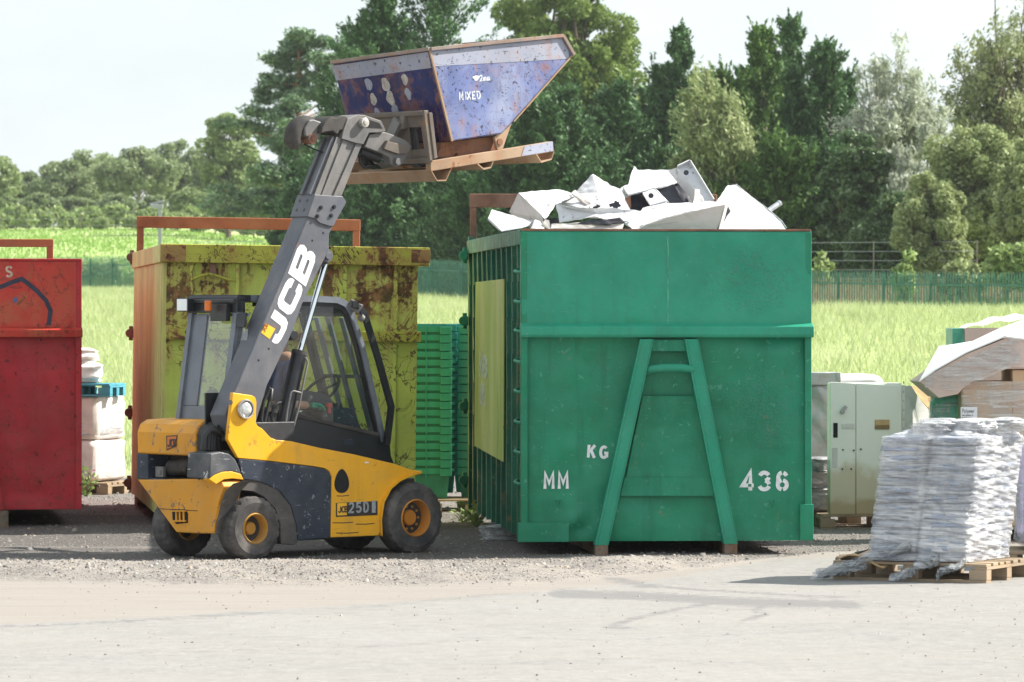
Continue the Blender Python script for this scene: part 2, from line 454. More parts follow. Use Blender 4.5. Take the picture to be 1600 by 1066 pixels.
c = s.mix(m_d, con, dst)
c = s.mix(m_s, c, (.15, .146, .146, 1)); c = s.mix(m_c, c, (.6, .6, .59, 1))
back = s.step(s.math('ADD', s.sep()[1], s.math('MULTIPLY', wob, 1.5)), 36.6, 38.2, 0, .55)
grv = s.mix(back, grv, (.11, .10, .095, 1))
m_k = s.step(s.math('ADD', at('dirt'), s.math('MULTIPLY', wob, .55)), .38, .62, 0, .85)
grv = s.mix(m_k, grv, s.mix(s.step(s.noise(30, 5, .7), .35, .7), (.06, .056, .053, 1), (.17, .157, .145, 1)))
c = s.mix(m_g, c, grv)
hgt = s.math('ADD', s.math('MULTIPLY', fine, .35), s.math('MULTIPLY', s.math('MULTIPLY', m_g, s.noise(42, 5, .75)), 2.2))
M_YARD = s.done(s.bsdf(c, .92, 0, .2, s.bump(hgt, .55, .012)))

def stones_mat():
    s = NT('loose_stone')
    r = s.island()
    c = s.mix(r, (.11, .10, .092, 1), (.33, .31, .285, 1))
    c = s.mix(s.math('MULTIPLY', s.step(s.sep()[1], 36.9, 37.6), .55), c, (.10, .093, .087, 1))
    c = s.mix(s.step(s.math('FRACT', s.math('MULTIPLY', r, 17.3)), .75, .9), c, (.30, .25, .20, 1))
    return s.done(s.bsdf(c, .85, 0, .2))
M_STONE = stones_mat()

def blade_mat(name, c0, c1, c2, tr=.35):
    s = NT(name); r = s.island()
    c = s.mix(r, c0, c1)
    c = s.mix(s.step(s.math('FRACT', s.math('MULTIPLY', r, 13.7)), .7, .95), c, c2)
    c = s.mix(s.step(s.noise(.22, 5, .7), .42, .68, 0, .6), c, c2)
    c = s.mix(s.step(s.noise(.5, 6, .75, s.map((1, .6, 1), (7, 2, 0))), .56, .68, 0, .55), c, tuple(v * .55 for v in c0[:3]) + (1,))
    d = s.n('ShaderNodeBsdfDiffuse'); s.put(d.inputs[0], c)
    t = s.n('ShaderNodeBsdfTranslucent'); s.put(t.inputs[0], c)
    m = s.n('ShaderNodeMixShader'); m.inputs[0].default_value = tr; s.put(m.inputs[1], d.outputs[0]); s.put(m.inputs[2], t.outputs[0])
    return s.done(m.outputs[0])

# --- ground, yard
xs = np.unique(np.concatenate([np.linspace(-900, -60, 22), np.linspace(-60, 60, 81), np.linspace(60, 900, 22)]))
ys = np.unique(np.concatenate([np.linspace(-60, 50, 12), np.linspace(50, 240, 96), np.linspace(240, 460, 40), np.linspace(460, 2800, 20)]))
tag(grid_obj('ground', xs, ys, hz, M_SOIL), kind='structure')

XG = np.array([-9, -3.83, -1.87, 0, .78, 1.51, 2.09, 2.69, 4.4, 9]); YG = np.array([34.8, 34.5, 33.9, 34.1, 35.0, 36.3, 37.6, 38.7, 40, 41])
XD = np.array([-9, -3.27, -2.3, -1.7, 0, .9, 1.6, 2.2, 9]); YD = np.array([28.5, 29.6, 30.4, 31.0, 32.9, 34.2, 36, 37.6, 41])
def vnoise(x, y, seed=0):
    o = 0
    for k, (f, a) in enumerate(((.9, .5), (2.3, .28), (5.7, .15), (13, .08))):
        ph = seed * 1.7 + k * 2.1
        o = o + a * (np.sin(x * f * 2.1 + ph + 1.3 * np.sin(y * f * 1.7 + ph)) * np.cos(y * f * 2.6 + ph * 1.4 + 1.1 * np.sin(x * f * 1.3)))
    return o
def yard_z(X, Y):
    g = smooth01(-.3, .35, Y - np.interp(X, XG, YG) + .25 * vnoise(X, Y, 3))
    back = smooth01(36.6, 37.4, Y)
    bank = np.exp(-((Y - np.interp(X, XG, YG) - 1.0) / .75) ** 2) * .05 * smooth01(2.2, .6, X)
    return .004 + g * ((.028 + .03 * vnoise(X * 1.6, Y * 1.6, 5)) * (1 - .75 * back) + bank * (1 + .6 * vnoise(X * 2, Y, 9))) + .006 * vnoise(X * .4, Y * .4, 2)
xs = np.arange(-9, 9.01, .06); ys = np.arange(18, 56.01, .075)
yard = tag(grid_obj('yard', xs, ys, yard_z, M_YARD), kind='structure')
def attr(o, name, val):
    a = o.data.attributes.new(name, 'FLOAT', 'POINT'); a.data.foreach_set('value', np.asarray(val, np.float32).ravel())
X, Y = np.meshgrid(xs, ys)
attr(yard, 'gravel', smooth01(-.5, .5, Y - np.interp(X, XG, YG)))
attr(yard, 'dust', smooth01(-.25, .25, Y - np.interp(X, XD, YD)))
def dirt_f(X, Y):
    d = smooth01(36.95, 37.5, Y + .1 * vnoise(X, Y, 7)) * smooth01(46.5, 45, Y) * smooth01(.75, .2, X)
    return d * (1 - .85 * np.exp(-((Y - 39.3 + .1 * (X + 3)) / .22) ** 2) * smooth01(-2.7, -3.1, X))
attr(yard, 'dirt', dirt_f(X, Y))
def strokes(lines):
    best = np.zeros_like(X)
    for pts, wy, wx, k in lines:
        q = [P(a, b, F * CH / (b - HY)) for a, b in pts]
        for a, b in zip(q[:-1], q[1:]):
            ax, ay, bx, by = a.x / wx, a.y / wy, b.x / wx, b.y / wy
            dx, dy = bx - ax, by - ay
            t = np.clip(((X / wx - ax) * dx + (Y / wy - ay) * dy) / (dx * dx + dy * dy + 1e-9), 0, 1)
            d = np.hypot(X / wx - ax - t * dx, Y / wy - ay - t * dy)
            best = np.maximum(best, k * np.exp(-d * d))
    return best
attr(yard, 'stain_shadow', strokes([([(875, 929), (1000, 932), (1150, 941), (1325, 946)], .6, .12, 1.0), ([(1120, 942), (1050, 955), (990, 968), (948, 981), (985, 982)], .2, .05, .8),
    ([(1205, 942), (1180, 955), (1195, 962), (1165, 971)], .2, .05, .8), ([(975, 911), (1080, 922), (1260, 932), (1310, 934)], .2, .1, .75), ([(960, 905), (1010, 918)], .35, .15, .8), ([(1160, 892), (1300, 899), (1400, 905)], .3, .1, .45),  # last stroke here paints the cast shadow beside the wrapped load
    ([(0, 981), (120, 976), (260, 969), (420, 957)], .1, .3, .62), ([(500, 955), (640, 942), (800, 928)], .07, .3, .5), ([(560, 1012), (760, 996), (980, 1001), (1300, 985)], .05, .3, .5), ([(1300, 985), (1420, 1003), (1600, 1000)], .05, .3, .45), ([(150, 1030), (330, 1014), (520, 1022)], .3, .5, .42), ([(820, 1040), (1010, 1030), (1240, 1042)], .35, .5, .42)]))
attr(yard, 'chalk', strokes([([(728, 955), (733, 975), (742, 995), (770, 1035)], .3, .06, .5), ([(222, 1000), (214, 1040), (205, 1066)], .4, .07, .45)]))

# --- loose stones over the gravel
def stones(n):
    x = RNG.uniform(-7.5, 7.5, n * 3); y = 33 + RNG.random(n * 3) ** 1.5 * 20
    ok = (y - np.interp(x, XG, YG) + .35 * vnoise(x, y, 3) + RNG.normal(0, .16, n * 3)) > .05
    ok &= RNG.random(n * 3) > .6 * (smooth01(36.95, 37.5, y) * smooth01(46.5, 45, y) * smooth01(.75, .2, x))
    x, y = x[ok][:n], y[ok][:n]; n = len(x)
    # a few strays on the concrete
    k = 900; x[:k] = RNG.uniform(-4.5, 4.5, k); y[:k] = RNG.uniform(25, 36, k)
    r = np.exp(RNG.normal(math.log(.0072), .42, n)); r[:k] = RNG.uniform(.004, .011, k); r = np.clip(r, .004, .045)
    z = yard_z(x, y)
    base = np.array([(1, 0, 0), (0, 1, 0), (-1, 0, 0), (0, -1, 0), (0, 0, 1), (.7, .7, .6), (-.7, .6, .5)])
    base = np.array([(1, 0, 0), (.3, .95, 0), (-.8, .6, 0), (-.8, -.6, 0), (.3, -.95, 0), (.5, .3, .7), (-.3, .45, .8), (-.2, -.5, .7)])
    fc = np.array([(0, 1, 5, 5), (1, 2, 6, 5), (2, 3, 7, 6), (3, 4, 7, 7), (4, 0, 5, 7), (5, 6, 7, 7)])
    a = RNG.uniform(0, 6.28, n); sc = RNG.uniform(.65, 1.35, (n, 3)) * r[:, None]
    jit = RNG.normal(0, .13, (n, 8, 3))
    L = (base[None] + jit) * sc[:, None]
    V = np.empty_like(L); ca, sa = np.cos(a)[:, None], np.sin(a)[:, None]
    V[..., 0] = L[..., 0] * ca - L[..., 1] * sa + x[:, None]; V[..., 1] = L[..., 0] * sa + L[..., 1] * ca + y[:, None]; V[..., 2] = L[..., 2] - .002 + z[:, None]
    tris = [(0, 1, 5), (1, 2, 6), (1, 6, 5), (2, 3, 7), (2, 7, 6), (3, 4, 7), (4, 0, 5), (4, 5, 7), (5, 6, 7)]
    Fc = np.concatenate([np.array(t)[None, None] + (np.arange(n) * 8)[:, None, None] for t in tris], 1).reshape(-1, 3)
    return fast_mesh('gravel', V.reshape(-1, 3), Fc, M_STONE)
tag(stones(62000), 'loose grey gravel stones strewn along the edge of the concrete', 'gravel', kind='stuff')

# --- meadow grass
def blades(name, n, mat, xr, yr, hgt, wid, clump=1, lean=.35, accept=None, zoff=0):
    u = RNG.random(n); y = np.sqrt(yr[0] ** 2 + u * (yr[1] ** 2 - yr[0] ** 2))
    px = RNG.uniform(xr[0], xr[1], n); x = (px - CX) * y / F
    if accept is not None:
        ok = accept(x, y, px); x, y = x[ok], y[ok]
    n = len(x); z = hz(x, y) - .03 + zoff
    h = hgt * RNG.uniform(.55, 1.25, n) * (1 + .35 * vnoise(x * .4, y * .25, 4)); w = wid * RNG.uniform(.6, 1.4, n)
    a = RNG.uniform(0, 6.28, n); l = RNG.normal(0, lean, (n, 2)) * h[:, None]
    dx, dy = np.cos(a) * w / 2, np.sin(a) * w / 2
    V = np.empty((n, 3, 3))
    V[:, 0] = np.stack([x - dx, y - dy, z], -1); V[:, 1] = np.stack([x + dx, y + dy, z], -1)
    V[:, 2] = np.stack([x + l[:, 0], y + l[:, 1], z + h], -1)
    return fast_mesh(name, V.reshape(-1, 3), np.arange(n * 3).reshape(-1, 3), mat)
def fence_y(x): return 219 - 95 * (x + 27.5) / 44.5
M_GRASS = blade_mat('meadow_grass', (.33, .40, .17, 1), (.46, .53, .27, 1), (.57, .60, .38, 1))
tag(blades('meadow_grass', 330000, M_GRASS, (-60, 1680), (57, 218), .30, .026, accept=lambda x, y, p: y < fence_y(x) + .8), 'pale green long meadow grass on the slope behind the yard', 'grass', kind='stuff')
M_LUSH = blade_mat('pasture_grass', (.16, .32, .05, 1), (.25, .42, .09, 1), (.32, .44, .14, 1))
tag(blades('pasture_grass', 26000, M_LUSH, (-60, 700), (225, 352), .22, .10), 'bright green pasture beyond the palisade fence', 'grass', kind='stuff')
M_WEED = blade_mat('pink_seed_heads', (.40, .30, .20, 1), (.50, .33, .29, 1), (.27, .30, .13, 1))
tag(blades('tall_weeds', 9000, M_WEED, (1230, 1660), (141, 150), 1.05, .03, accept=lambda x, y, p: vnoise(x * .5, y * .5, 8) > -.25), 'tall pinkish flowering weeds beyond the green palisade fence', 'weeds', kind='stuff')
M_VERGE = blade_mat('dark_undergrowth', (.07, .13, .03, 1), (.16, .22, .07, 1), (.22, .22, .10, 1))
tag(blades('undergrowth', 30000, M_VERGE, (-60, 1660), (128, 228), .75, .07, accept=lambda x, y, p: y > fence_y(x) + 1.2), 'dark scrubby undergrowth at the foot of the trees', 'undergrowth', kind='stuff')

# ------------------------------------------------------------------ sky, sun, camera
SUN_EL, SUN_AZ = 41.0, 15.0         # azimuth: degrees from +X towards +Y
w = bpy.data.worlds.new('World'); SC.world = w; w.use_nodes = True
t = w.node_tree; t.nodes.clear()
out = t.nodes.new('ShaderNodeOutputWorld'); bg = t.nodes.new('ShaderNodeBackground')
sky = t.nodes.new('ShaderNodeTexSky'); sky.sky_type = 'NISHITA'; sky.sun_disc = False
sky.sun_elevation = R(SUN_EL); sky.sun_rotation = R(90 - SUN_AZ)
sky.air_density = 1.0; sky.dust_density = 2.0; sky.ozone_density = 1.0
tc = t.nodes.new('ShaderNodeTexCoord'); mp = t.nodes.new('ShaderNodeMapping'); mp.inputs['Scale'].default_value = (1, 1, 2.6)
nz = t.nodes.new('ShaderNodeTexNoise'); nz.inputs['Scale'].default_value = 3.0; nz.inputs['Detail'].default_value = 7; nz.inputs['Roughness'].default_value = .55
mr = t.nodes.new('ShaderNodeMapRange'); mr.interpolation_type = 'SMOOTHSTEP'
mr.inputs['From Min'].default_value = .30; mr.inputs['From Max'].default_value = .62; mr.inputs['To Min'].default_value = .5; mr.inputs['To Max'].default_value = .95
mx = t.nodes.new('ShaderNodeMix'); mx.data_type = 'RGBA'; mx.inputs[7].default_value = (7.0, 7.7, 8.15, 1)
t.links.new(tc.outputs['Generated'], mp.inputs[0]); t.links.new(mp.outputs[0], nz.inputs['Vector']); t.links.new(nz.outputs['Fac'], mr.inputs['Value'])
t.links.new(mr.outputs[0], mx.inputs[0]); t.links.new(sky.outputs[0], mx.inputs[6]); t.links.new(mx.outputs[2], bg.inputs[0])
bg.inputs['Strength'].default_value = .072
t.links.new(bg.outputs[0], out.inputs[0])

sl = bpy.data.lights.new('sun', 'SUN'); sl.energy = 4.9; sl.angle = R(.53); sl.color = (1, .95, .87)
so = bpy.data.objects.new('sun', sl); COL.objects.link(so)
d = Vector((math.cos(R(SUN_EL)) * math.cos(R(SUN_AZ)), math.cos(R(SUN_EL)) * math.sin(R(SUN_AZ)), math.sin(R(SUN_EL))))
so.rotation_euler = d.to_track_quat('Z', 'Y').to_euler()

cam = bpy.data.cameras.new('camera'); co = bpy.data.objects.new('camera', cam); COL.objects.link(co)
cam.sensor_width = 36; cam.sensor_fit = 'HORIZONTAL'; cam.lens = F / 1600 * 36
cam.shift_y = -(533 - HY) / 1600; co.location = (0, 0, CH); co.rotation_euler = (R(90), 0, 0)
cam.clip_start = .5; cam.clip_end = 6000
cam.dof.use_dof = True; cam.dof.focus_distance = 37.5; cam.dof.aperture_fstop = cam.lens / 1000 / .019
SC.camera = co
SC.view_settings.view_transform = 'Standard'; SC.view_settings.look = 'None'; SC.view_settings.gamma = 1; SC.view_settings.exposure = 1.13
SC.view_settings.use_curve_mapping = False
# ================================================================== SKIPS (hook-lift containers)
GREEN = (.008, .195, .098)
M_GREEN = paint('green_skip_paint', GREEN, .42, .2, scratch=.6, scratch_col=(.10, .34, .23, 1), dust=.3, dust_col=(.05, .255, .16, 1), dent=.8, dent_scale=2.4, orange=.4, fade=(.02, .26, .155, 1), fade_amt=.6, rust=-.16, rust_scale=4.2, streak=.25, scrib=.12, spec=.3, runs=.55, run_col=(.006, .10, .05, 1))
M_GREEN_UP = paint('green_skip_paint_upper', (.016, .255, .15), .45, .16, scratch=.4, scratch_col=(.10, .36, .25, 1), dust=.15, dust_col=(.11, .34, .24, 1), dent=.2, orange=.6, fade=(.04, .31, .20, 1), fade_amt=.5, rust=-.22, rust_scale=4.4, streak=.3, scrib=.10, spec=.3, runs=.4, run_col=(.03, .17, .11, 1))
def blister(mat_, cx, cz, rx, rz):
    nt = mat_.node_tree; bs = next(n for n in nt.nodes if n.type == 'BSDF_PRINCIPLED'); bp = next(n for n in nt.nodes if n.type == 'BUMP'); tc = next(n for n in nt.nodes if n.type == 'TEX_COORD')
    N = lambda t: nt.nodes.new(t)
    sx = N('ShaderNodeSeparateXYZ'); nt.links.new(tc.outputs['Object'], sx.inputs[0])
    def mth(op, a, b):
        q = N('ShaderNodeMath'); q.operation = op
        for i, v in enumerate((a, b)):
            if isinstance(v, (int, float)): q.inputs[i].default_value = v
            else: nt.links.new(v, q.inputs[i])
        return q.outputs[0]
    u = mth('DIVIDE', mth('SUBTRACT', sx.outputs[0], cx), rx); v = mth('DIVIDE', mth('SUBTRACT', sx.outputs[2], cz), rz)
    r2 = mth('ADD', mth('MULTIPLY', u, u), mth('MULTIPLY', v, v))
    nz = N('ShaderNodeTexNoise'); nz.inputs['Scale'].default_value = 55; nz.inputs['Detail'].default_value = 5; nt.links.new(tc.outputs['Object'], nz.inputs['Vector'])
    n2 = N('ShaderNodeTexNoise'); n2.inputs['Scale'].default_value = 5; n2.inputs['Detail'].default_value = 5; nt.links.new(tc.outputs['Object'], n2.inputs['Vector'])
    mk = N('ShaderNodeMapRange'); mk.interpolation_type = 'SMOOTHSTEP'; mk.inputs['From Min'].default_value = 1.3; mk.inputs['From Max'].default_value = .2
    nt.links.new(mth('ADD', r2, mth('MULTIPLY', mth('SUBTRACT', n2.outputs['Fac'], .5), 2.5)), mk.inputs['Value'])
    b2 = N('ShaderNodeBump'); b2.inputs['Strength'].default_value = .9; b2.inputs['Distance'].default_value = .02
    nt.links.new(mth('MULTIPLY', mk.outputs[0], nz.outputs['Fac']), b2.inputs['Height']); nt.links.new(bp.outputs[0], b2.inputs['Normal']); nt.links.new(b2.outputs[0], bs.inputs['Normal'])
    src = bs.inputs['Base Color'].links[0].from_socket; mx = N('ShaderNodeMix'); mx.data_type = 'RGBA'; mx.inputs[7].default_value = (.055, .20, .14, 1)
    sp = N('ShaderNodeMapRange'); sp.interpolation_type = 'SMOOTHSTEP'; sp.inputs['From Min'].default_value = .5; sp.inputs['From Max'].default_value = .62; sp.inputs['To Max'].default_value = .75; nt.links.new(nz.outputs['Fac'], sp.inputs['Value'])
    nt.links.new(mth('MULTIPLY', mk.outputs[0], sp.outputs[0]), mx.inputs[0]); nt.links.new(src, mx.inputs[6]); nt.links.new(mx.outputs[2], bs.inputs['Base Color'])
blister(M_GREEN_UP, 1.9, 2.28, .36, .30); blister(M_GREEN, 2.05, 1.25, .35, .35)
M_GREEN_DK = paint('green_skip_wall', (.010, .12, .075), .5, .25, rust=.12, scratch=.4, scratch_col=(.16, .30, .2, 1), dust=.25, dust_col=(.2, .27, .14, 1))
M_RUST = paint('bare_rust', (.17, .085, .06), .85, .4, rust=.5, rust_scale=2.5, dust=.6, dust_col=(.27, .17, .13, 1))
M_SKID = paint('worn_skid', (.10, .085, .06), .8, .4, rust=.7, dust=.5)
M_INSIDE = paint('skip_inside', (.06, .07, .06), .8, .3, rust=.7)
M_WHITE = plain('stencil_white', (.70, .72, .72), .7, 0, .12, .1, 25)
M_HOLE = plain('painted_opening', (.01, .01, .01), .9)  # near-black colour that stands for the dark inside of openings
s = NT('lime_board')
c = s.mix(s.step(s.noise(1.6, 6, .6, s.map((1, 1, .35))), .35, .7), (.33, .42, .10, 1), (.48, .50, .20, 1))
c = s.mix(s.step(s.noise(5, 6, .7, s.map((1, 1, .12))), .56, .66, 0, .7), c, (.13, .22, .06, 1))
c = s.mix(s.step(s.noise(26, 4, .7, s.map((1, 1, .4))), .62, .68, 0, .6), c, (.10, .13, .04, 1))
M_BOARD = s.done(s.bsdf(c, .7, 0, .3, s.bump(s.noise(9, 4), .3, .01)))

def hoop(parent, w, y, z0, z1, mat, x0=.02, t=.06, hb=.10):
    m = MB()
    m.box(x0, x0 + t, y, y + t, z0, z1 - hb)
    m.box(w - x0 - t, w - x0, y, y + t, z0, z1 - hb)
    m.box(x0 - .003, w - x0 + .003, y - .003, y + t + .003, z1 - hb, z1)
    return m.build('top_hoop', mat, parent, bevel=.008)
def shell(parent, w, d, z0, z1, mat, matin, x=.08):
    m = MB()
    m.box(x, x + .04, .06, d - .03, z0, z1); m.box(w - x - .04, w - x, .06, d - .03, z0, z1)
    m.box(x + .04, w - x - .04, d - .08, d - .04, z0, z1)
    m.build('wall', mat, parent, bevel=.004)
    f = MB(); f.box(x + .04, w - x - .04, .10, d - .08, z0, z0 + .05); f.build('floor_plate', matin, parent)
def ribs(parent, w, d, z0, z1, n, mat, dep=.085, wid=.07, y0=.42):
    for k in range(n):
        y = y0 + (d - .1 - y0) * k / (n - 1)
        a = random.uniform(-.012, .012)
        m = MB()
        zs = [z0 + (z1 - z0) * i / 8 for i in range(9)]
        for i in range(8):
            o0, o1 = (random.uniform(-.012, .012) for _ in range(2))
            m.hexa([(-.0 + .002 * i, y, zs[i]), (dep, y, zs[i]), (dep, y + wid, zs[i]), (0, y + wid, zs[i]), (0, y, zs[i + 1]), (dep, y, zs[i + 1]), (dep, y + wid, zs[i + 1]), (0, y + wid, zs[i + 1])])
        m.v = [v + Vector((0, .022 * math.sin(v.z * 5 + k * 1.9) * (1 if 0 < (v.z - z0) < z1 - z0 - .05 else 0), 0)) for v in m.v]
        o = m.build('side_rib', mat, parent, fix=False)
        c = o.copy(); COL.objects.link(c); c.location.x = w - dep; c.parent = parent
def hinge(parent, y, z, mat, x=0):
    m = MB(); m.box(x - .05, x, y - .05, y + .05, z - .045, z + .045).cyl((x - .045, y - .06, z), (x - .045, y - .02, z), .045, 12)
    m.cyl((x - .03, y, z - .075), (x - .03, y, z + .075), .022, 10)
    return m.build('hinge', mat, parent, bevel=.006)
def wheel_roller(parent, x, y, mat):
    m = MB(); m.cyl((x - .12, y, .11), (x + .12, y, .11), .105, 24); m.build('roller', mat, parent, bevel=.008)

def dented(w0, w1, z0, z1, y, seed, amp=.02, nx=70, nz=60):
    rr = random.Random(seed); dn = [(rr.uniform(w0, w1), rr.uniform(z0, z1), rr.uniform(.05, .2), rr.uniform(-1, 1)) for _ in range(34)]
    def fn(u, v):
        x = w0 + (w1 - w0) * u; z = z0 + (z1 - z0) * v
        e = min(u, 1 - u, v, 1 - v) * 12; e = min(1, e)
        h = sum(k * math.exp(-((x - a) ** 2 + (z - b) ** 2) / (r * r)) for a, b, r, k in dn)
        return (x, y - e * amp * (h + .8 * math.sin(x * 2.4 + z * 1.7)), z)
    return fn
# ---------------------------------------------------------------- the big green one
GF = Frame((815 - CX) / 190.0, 38.0, 4.76)
W, D = 2.40, 6.0
gs = thing('waste_skip', 'big green hook lift skip heaped with white scrap, stencilled KG, MM and 436', 'skip', GF.loc(), GF.deg)
T = lambda px, py, t=0: GF.on_t(px, py, t)
zt, zl, zb = T(1000, 359).z, T(1000, 517).z, T(1000, 846).z
shell(gs, W, D, .15, zt - .03, M_GREEN_DK, M_INSIDE)
m = MB(); m.box(0, W, .0, .045, zl + .02, zt - .012); o = m.build('upper_panel', M_GREEN_UP, gs, bevel=.006)
m = MB(); m.grid(dented(.0, W, zl + .03, zt - .02, -.004, 8, .012), 90, 40); m.build('front_skin', M_GREEN_UP, gs, smooth=180, fix=False)
xa = T(1043.5, 430).x; m = MB(); m.tube([(xa + .002 * math.sin(i * 2.1), -.006, zl + .05 + (zt - zl - .08) * i / 12) for i in range(13)], .004, 6); m.build('weld_seam', plain('pale_weld', (.12, .36, .25), .6, 0, .4), gs)
# lower panel: beaten sheet with real dents
DF = dented(.02, W - .02, zb + .0, zl - .05, .045, 4, .034)
onlow = lambda x, z: DF(min(1, max(0, (x - .02) / (W - .04))), min(1, max(0, (z - zb) / (zl - .05 - zb))))[1]
m = MB(); m.grid(DF, 110, 90); m.build('lower_panel', M_GREEN, gs, smooth=180, fix=False)
m = MB(); m.box(.10, W - .10, .11, .13, zb, zl - .03); m.build('backing_sheet', M_GREEN_DK, gs)
m = MB(); m.extrude([(-.012, y, z) for y, z in ((.05, zl - .055), (-.055, zl - .055), (-.068, zl - .03), (-.06, zl + .035), (-.005, zl + .062), (.05, zl + .062))], (W + .03, 0, 0))
m.build('ledge', M_GREEN_UP, gs, bevel=.008)
m = MB(); m.box(-.004, W - .0, -.006, .05, zt - .012, zt + .006); m.build('front_lip', M_RUST, gs, bevel=.003)
m = MB(); m.box(-.012, .10, .05, D, zt - .125, zt + .002); m.box(W - .10, W + .012, .05, D, zt - .125, zt + .002); m.box(.1, W - .1, D - .1, D, zt - .12, zt); m.build('top_rail', M_GREEN_DK, gs, bevel=.008)
for x0, x1 in ((-.006, .05), (W - .05, W + .006)): m = MB(); m.box(x0, x1, -.004, .10, zb, zt - .02); m.build('corner_post', M_GREEN, gs, bevel=.006)
for x0, x1 in ((0, .055), (W - .055, W)): m = MB(); m.box(x0, x1, D - .09, D + .01, .14, zt + .04); m.build('rear_post', M_GREEN_DK, gs, bevel=.006)
ribs(gs, W, D, .14, zt - .12, 11, M_GREEN_DK)
hoop(gs, W, D - .02, zt + .0, T(760, 303, D).z, M_RUST, hb=.13)
# lifting frame
def fbar(pt, pb, w=.084, dp=.12):
    a = T(*pt, -.03); b = T(*pb, -.03)
    m = MB()
    for x0, x1, y0, y1 in ((0, w, 0, .022), (-.018, 0, -.004, dp), (w, w + .014, .004, dp)):
        m.hexa([(b.x + x0, b.y + y0 - .03, b.z), (b.x + x1, b.y + y0 - .03, b.z), (b.x + x1, b.y + y1, b.z), (b.x + x0, b.y + y1, b.z),
                (a.x + x0, a.y + y0 - .03, a.z), (a.x + x1, a.y + y0 - .03, a.z), (a.x + x1, a.y + y1, a.z), (a.x + x0, a.y + y1, a.z)])
    m.build('lifting_bar', M_GREEN_UP, gs, bevel=.004)
    f = MB(); f.box(b.x - .012, b.x + w + .01, -.055, .12, .0, b.z + .02)
    f.build('skid_shoe', M_SKID, gs, bevel=.006)
fbar((1003, 530), (932, 852)); fbar((1072, 530), (1134, 850))
a, b = T(1013, 577, -.05), T(1087, 577, -.05)
m = MB(); m.tube([(a.x, .03, a.z - .02), (a.x + .03, -.045, a.z), (a.x + .12, -.07, a.z + .012), (b.x - .12, -.07, b.z + .012), (b.x - .03, -.045, b.z), (b.x, .03, b.z - .02)], .033, 12); m.build('hook_bar', M_GREEN_UP, gs, smooth=50)
a, b = T(1018, 531, .0), T(1078, 549, .0)
m = MB(); m.box(a.x, b.x, -.03, .02, b.z, a.z); m.build('hook_header', M_GREEN, gs, bevel=.004)
a, b, c_, d_ = T(1004, 619, .02), T(1092, 619, .02), T(1118, 776, .02), T(972, 776, .02)
m = MB(); m.extrude([(p.x, .020, p.z) for p in (a, b, c_, d_)], (0, .02, 0)); m.build('centre_plate', M_GREEN, gs, bevel=.003)
a, b, c_, d_ = T(976, 746, .01), T(1112, 746, .01), T(1118, 775, .01), T(969, 775, .01)
m = MB(); m.extrude([(p.x, .010, p.z) for p in (a, b, c_, d_)], (0, .008, 0)); m.build('cross_strip', M_GREEN, gs, bevel=.002)
a, b = T(809, 817, -.01), T(889, 847, -.01); m = MB(); m.box(a.x, b.x, -.016, .03, b.z, a.z); m.build('corner_plate', M_GREEN, gs, bevel=.005)
a, b = T(1250, 788, -.01), T(1271, 844, -.01); m = MB(); m.box(a.x, b.x, -.016, .03, b.z, a.z); m.build('corner_plate', M_GREEN, gs, bevel=.005)
a = T(815, 528, -.0); m = MB(); m.extrude([(.0, 0, a.z), (.06, 0, a.z), (.0, 0, a.z - .19)], (0, .04, 0)); m.build('gusset', M_GREEN_UP, gs); m = MB(); m.extrude([(W, 0, a.z), (W - .05, 0, a.z), (W, 0, a.z - .16)], (0, .04, 0)); m.build('gusset', M_GREEN_UP, gs)
for px in (873, 1207):
    a = T(px, 789, -.01); m = MB(); m.tube([(a.x - .015, .03, a.z + .03), (a.x - .015, -.012, a.z + .03), (a.x, -.016, a.z - .028), (a.x + .015, -.012, a.z + .03), (a.x + .015, .03, a.z + .03)], .007, 8); m.build('lashing_eye', M_GREEN, gs, smooth=60)
for k, py in enumerate((421, 468, 514, 562, 609, 657, 704, 753)):
    a = T(806, py, .02); m = MB(); m.tube([(.075, .42, a.z), (-.005, .40, a.z), (-.03, .30, a.z - .012), (-.02, .10, a.z - .02), (.02, .03, a.z - .02)], .014, 8); m.build('ladder_rung', M_GREEN_UP, gs, smooth=60)
# lime sign board on the side ribs
def ons(px, py, x=0): return GF.on_s(px, py, x)
def side_pt(px, py, x):
    k = (px - CX) / F   # solve depth along local y on the plane local x = x
    t = (k * (GF.y0 + x * GF.s) - GF.x0 - x * GF.c) / (-GF.s - k * GF.c); Y = GF.y0 + x * GF.s + t * GF.c
    return Vector((x, t, CH - (py - HY) * Y / F))
q = [side_pt(787, 436, -.012), side_pt(743, 441, -.012), side_pt(741, 697, -.012), side_pt(786, 722, -.012)]
m = MB(); m.extrude([(-.012, p.y, p.z) for p in q], (.01, 0, 0)); sb = m.build('sign_board', M_BOARD, gs, bevel=.002)
ym = (q[0].y + q[1].y) / 2
m = MB(); fr = lambda x, y, d, z0=0: Vector((-.0125 - d, ym + 1.15 - x, z0 + y))
letters(m, 'MB', .20, lambda x, y, d: fr(x * 3.2, y, d, 1.42), .2, .8); letters(m, 'IM', .19, lambda x, y, d: fr(x * 3.2, y, d, 1.16), .2, .8)
m.build('sign_lettering', plain('faded_white', (.42, .47, .33), .8, 0, .3, .1, 20), sb)
for z in (2.55, 1.93, 1.12, .42): hinge(gs, D - .12, z, M_GREEN, -.01)
m = MB()
for x in (.66, 1.74): m.box(x - .05, x + .05, .12, D - .3, .0, .16)
m.build('skid_rail', M_SKID, gs)
for x in (.60, 1.80): wheel_roller(gs, x, D - .16, M_SKID)
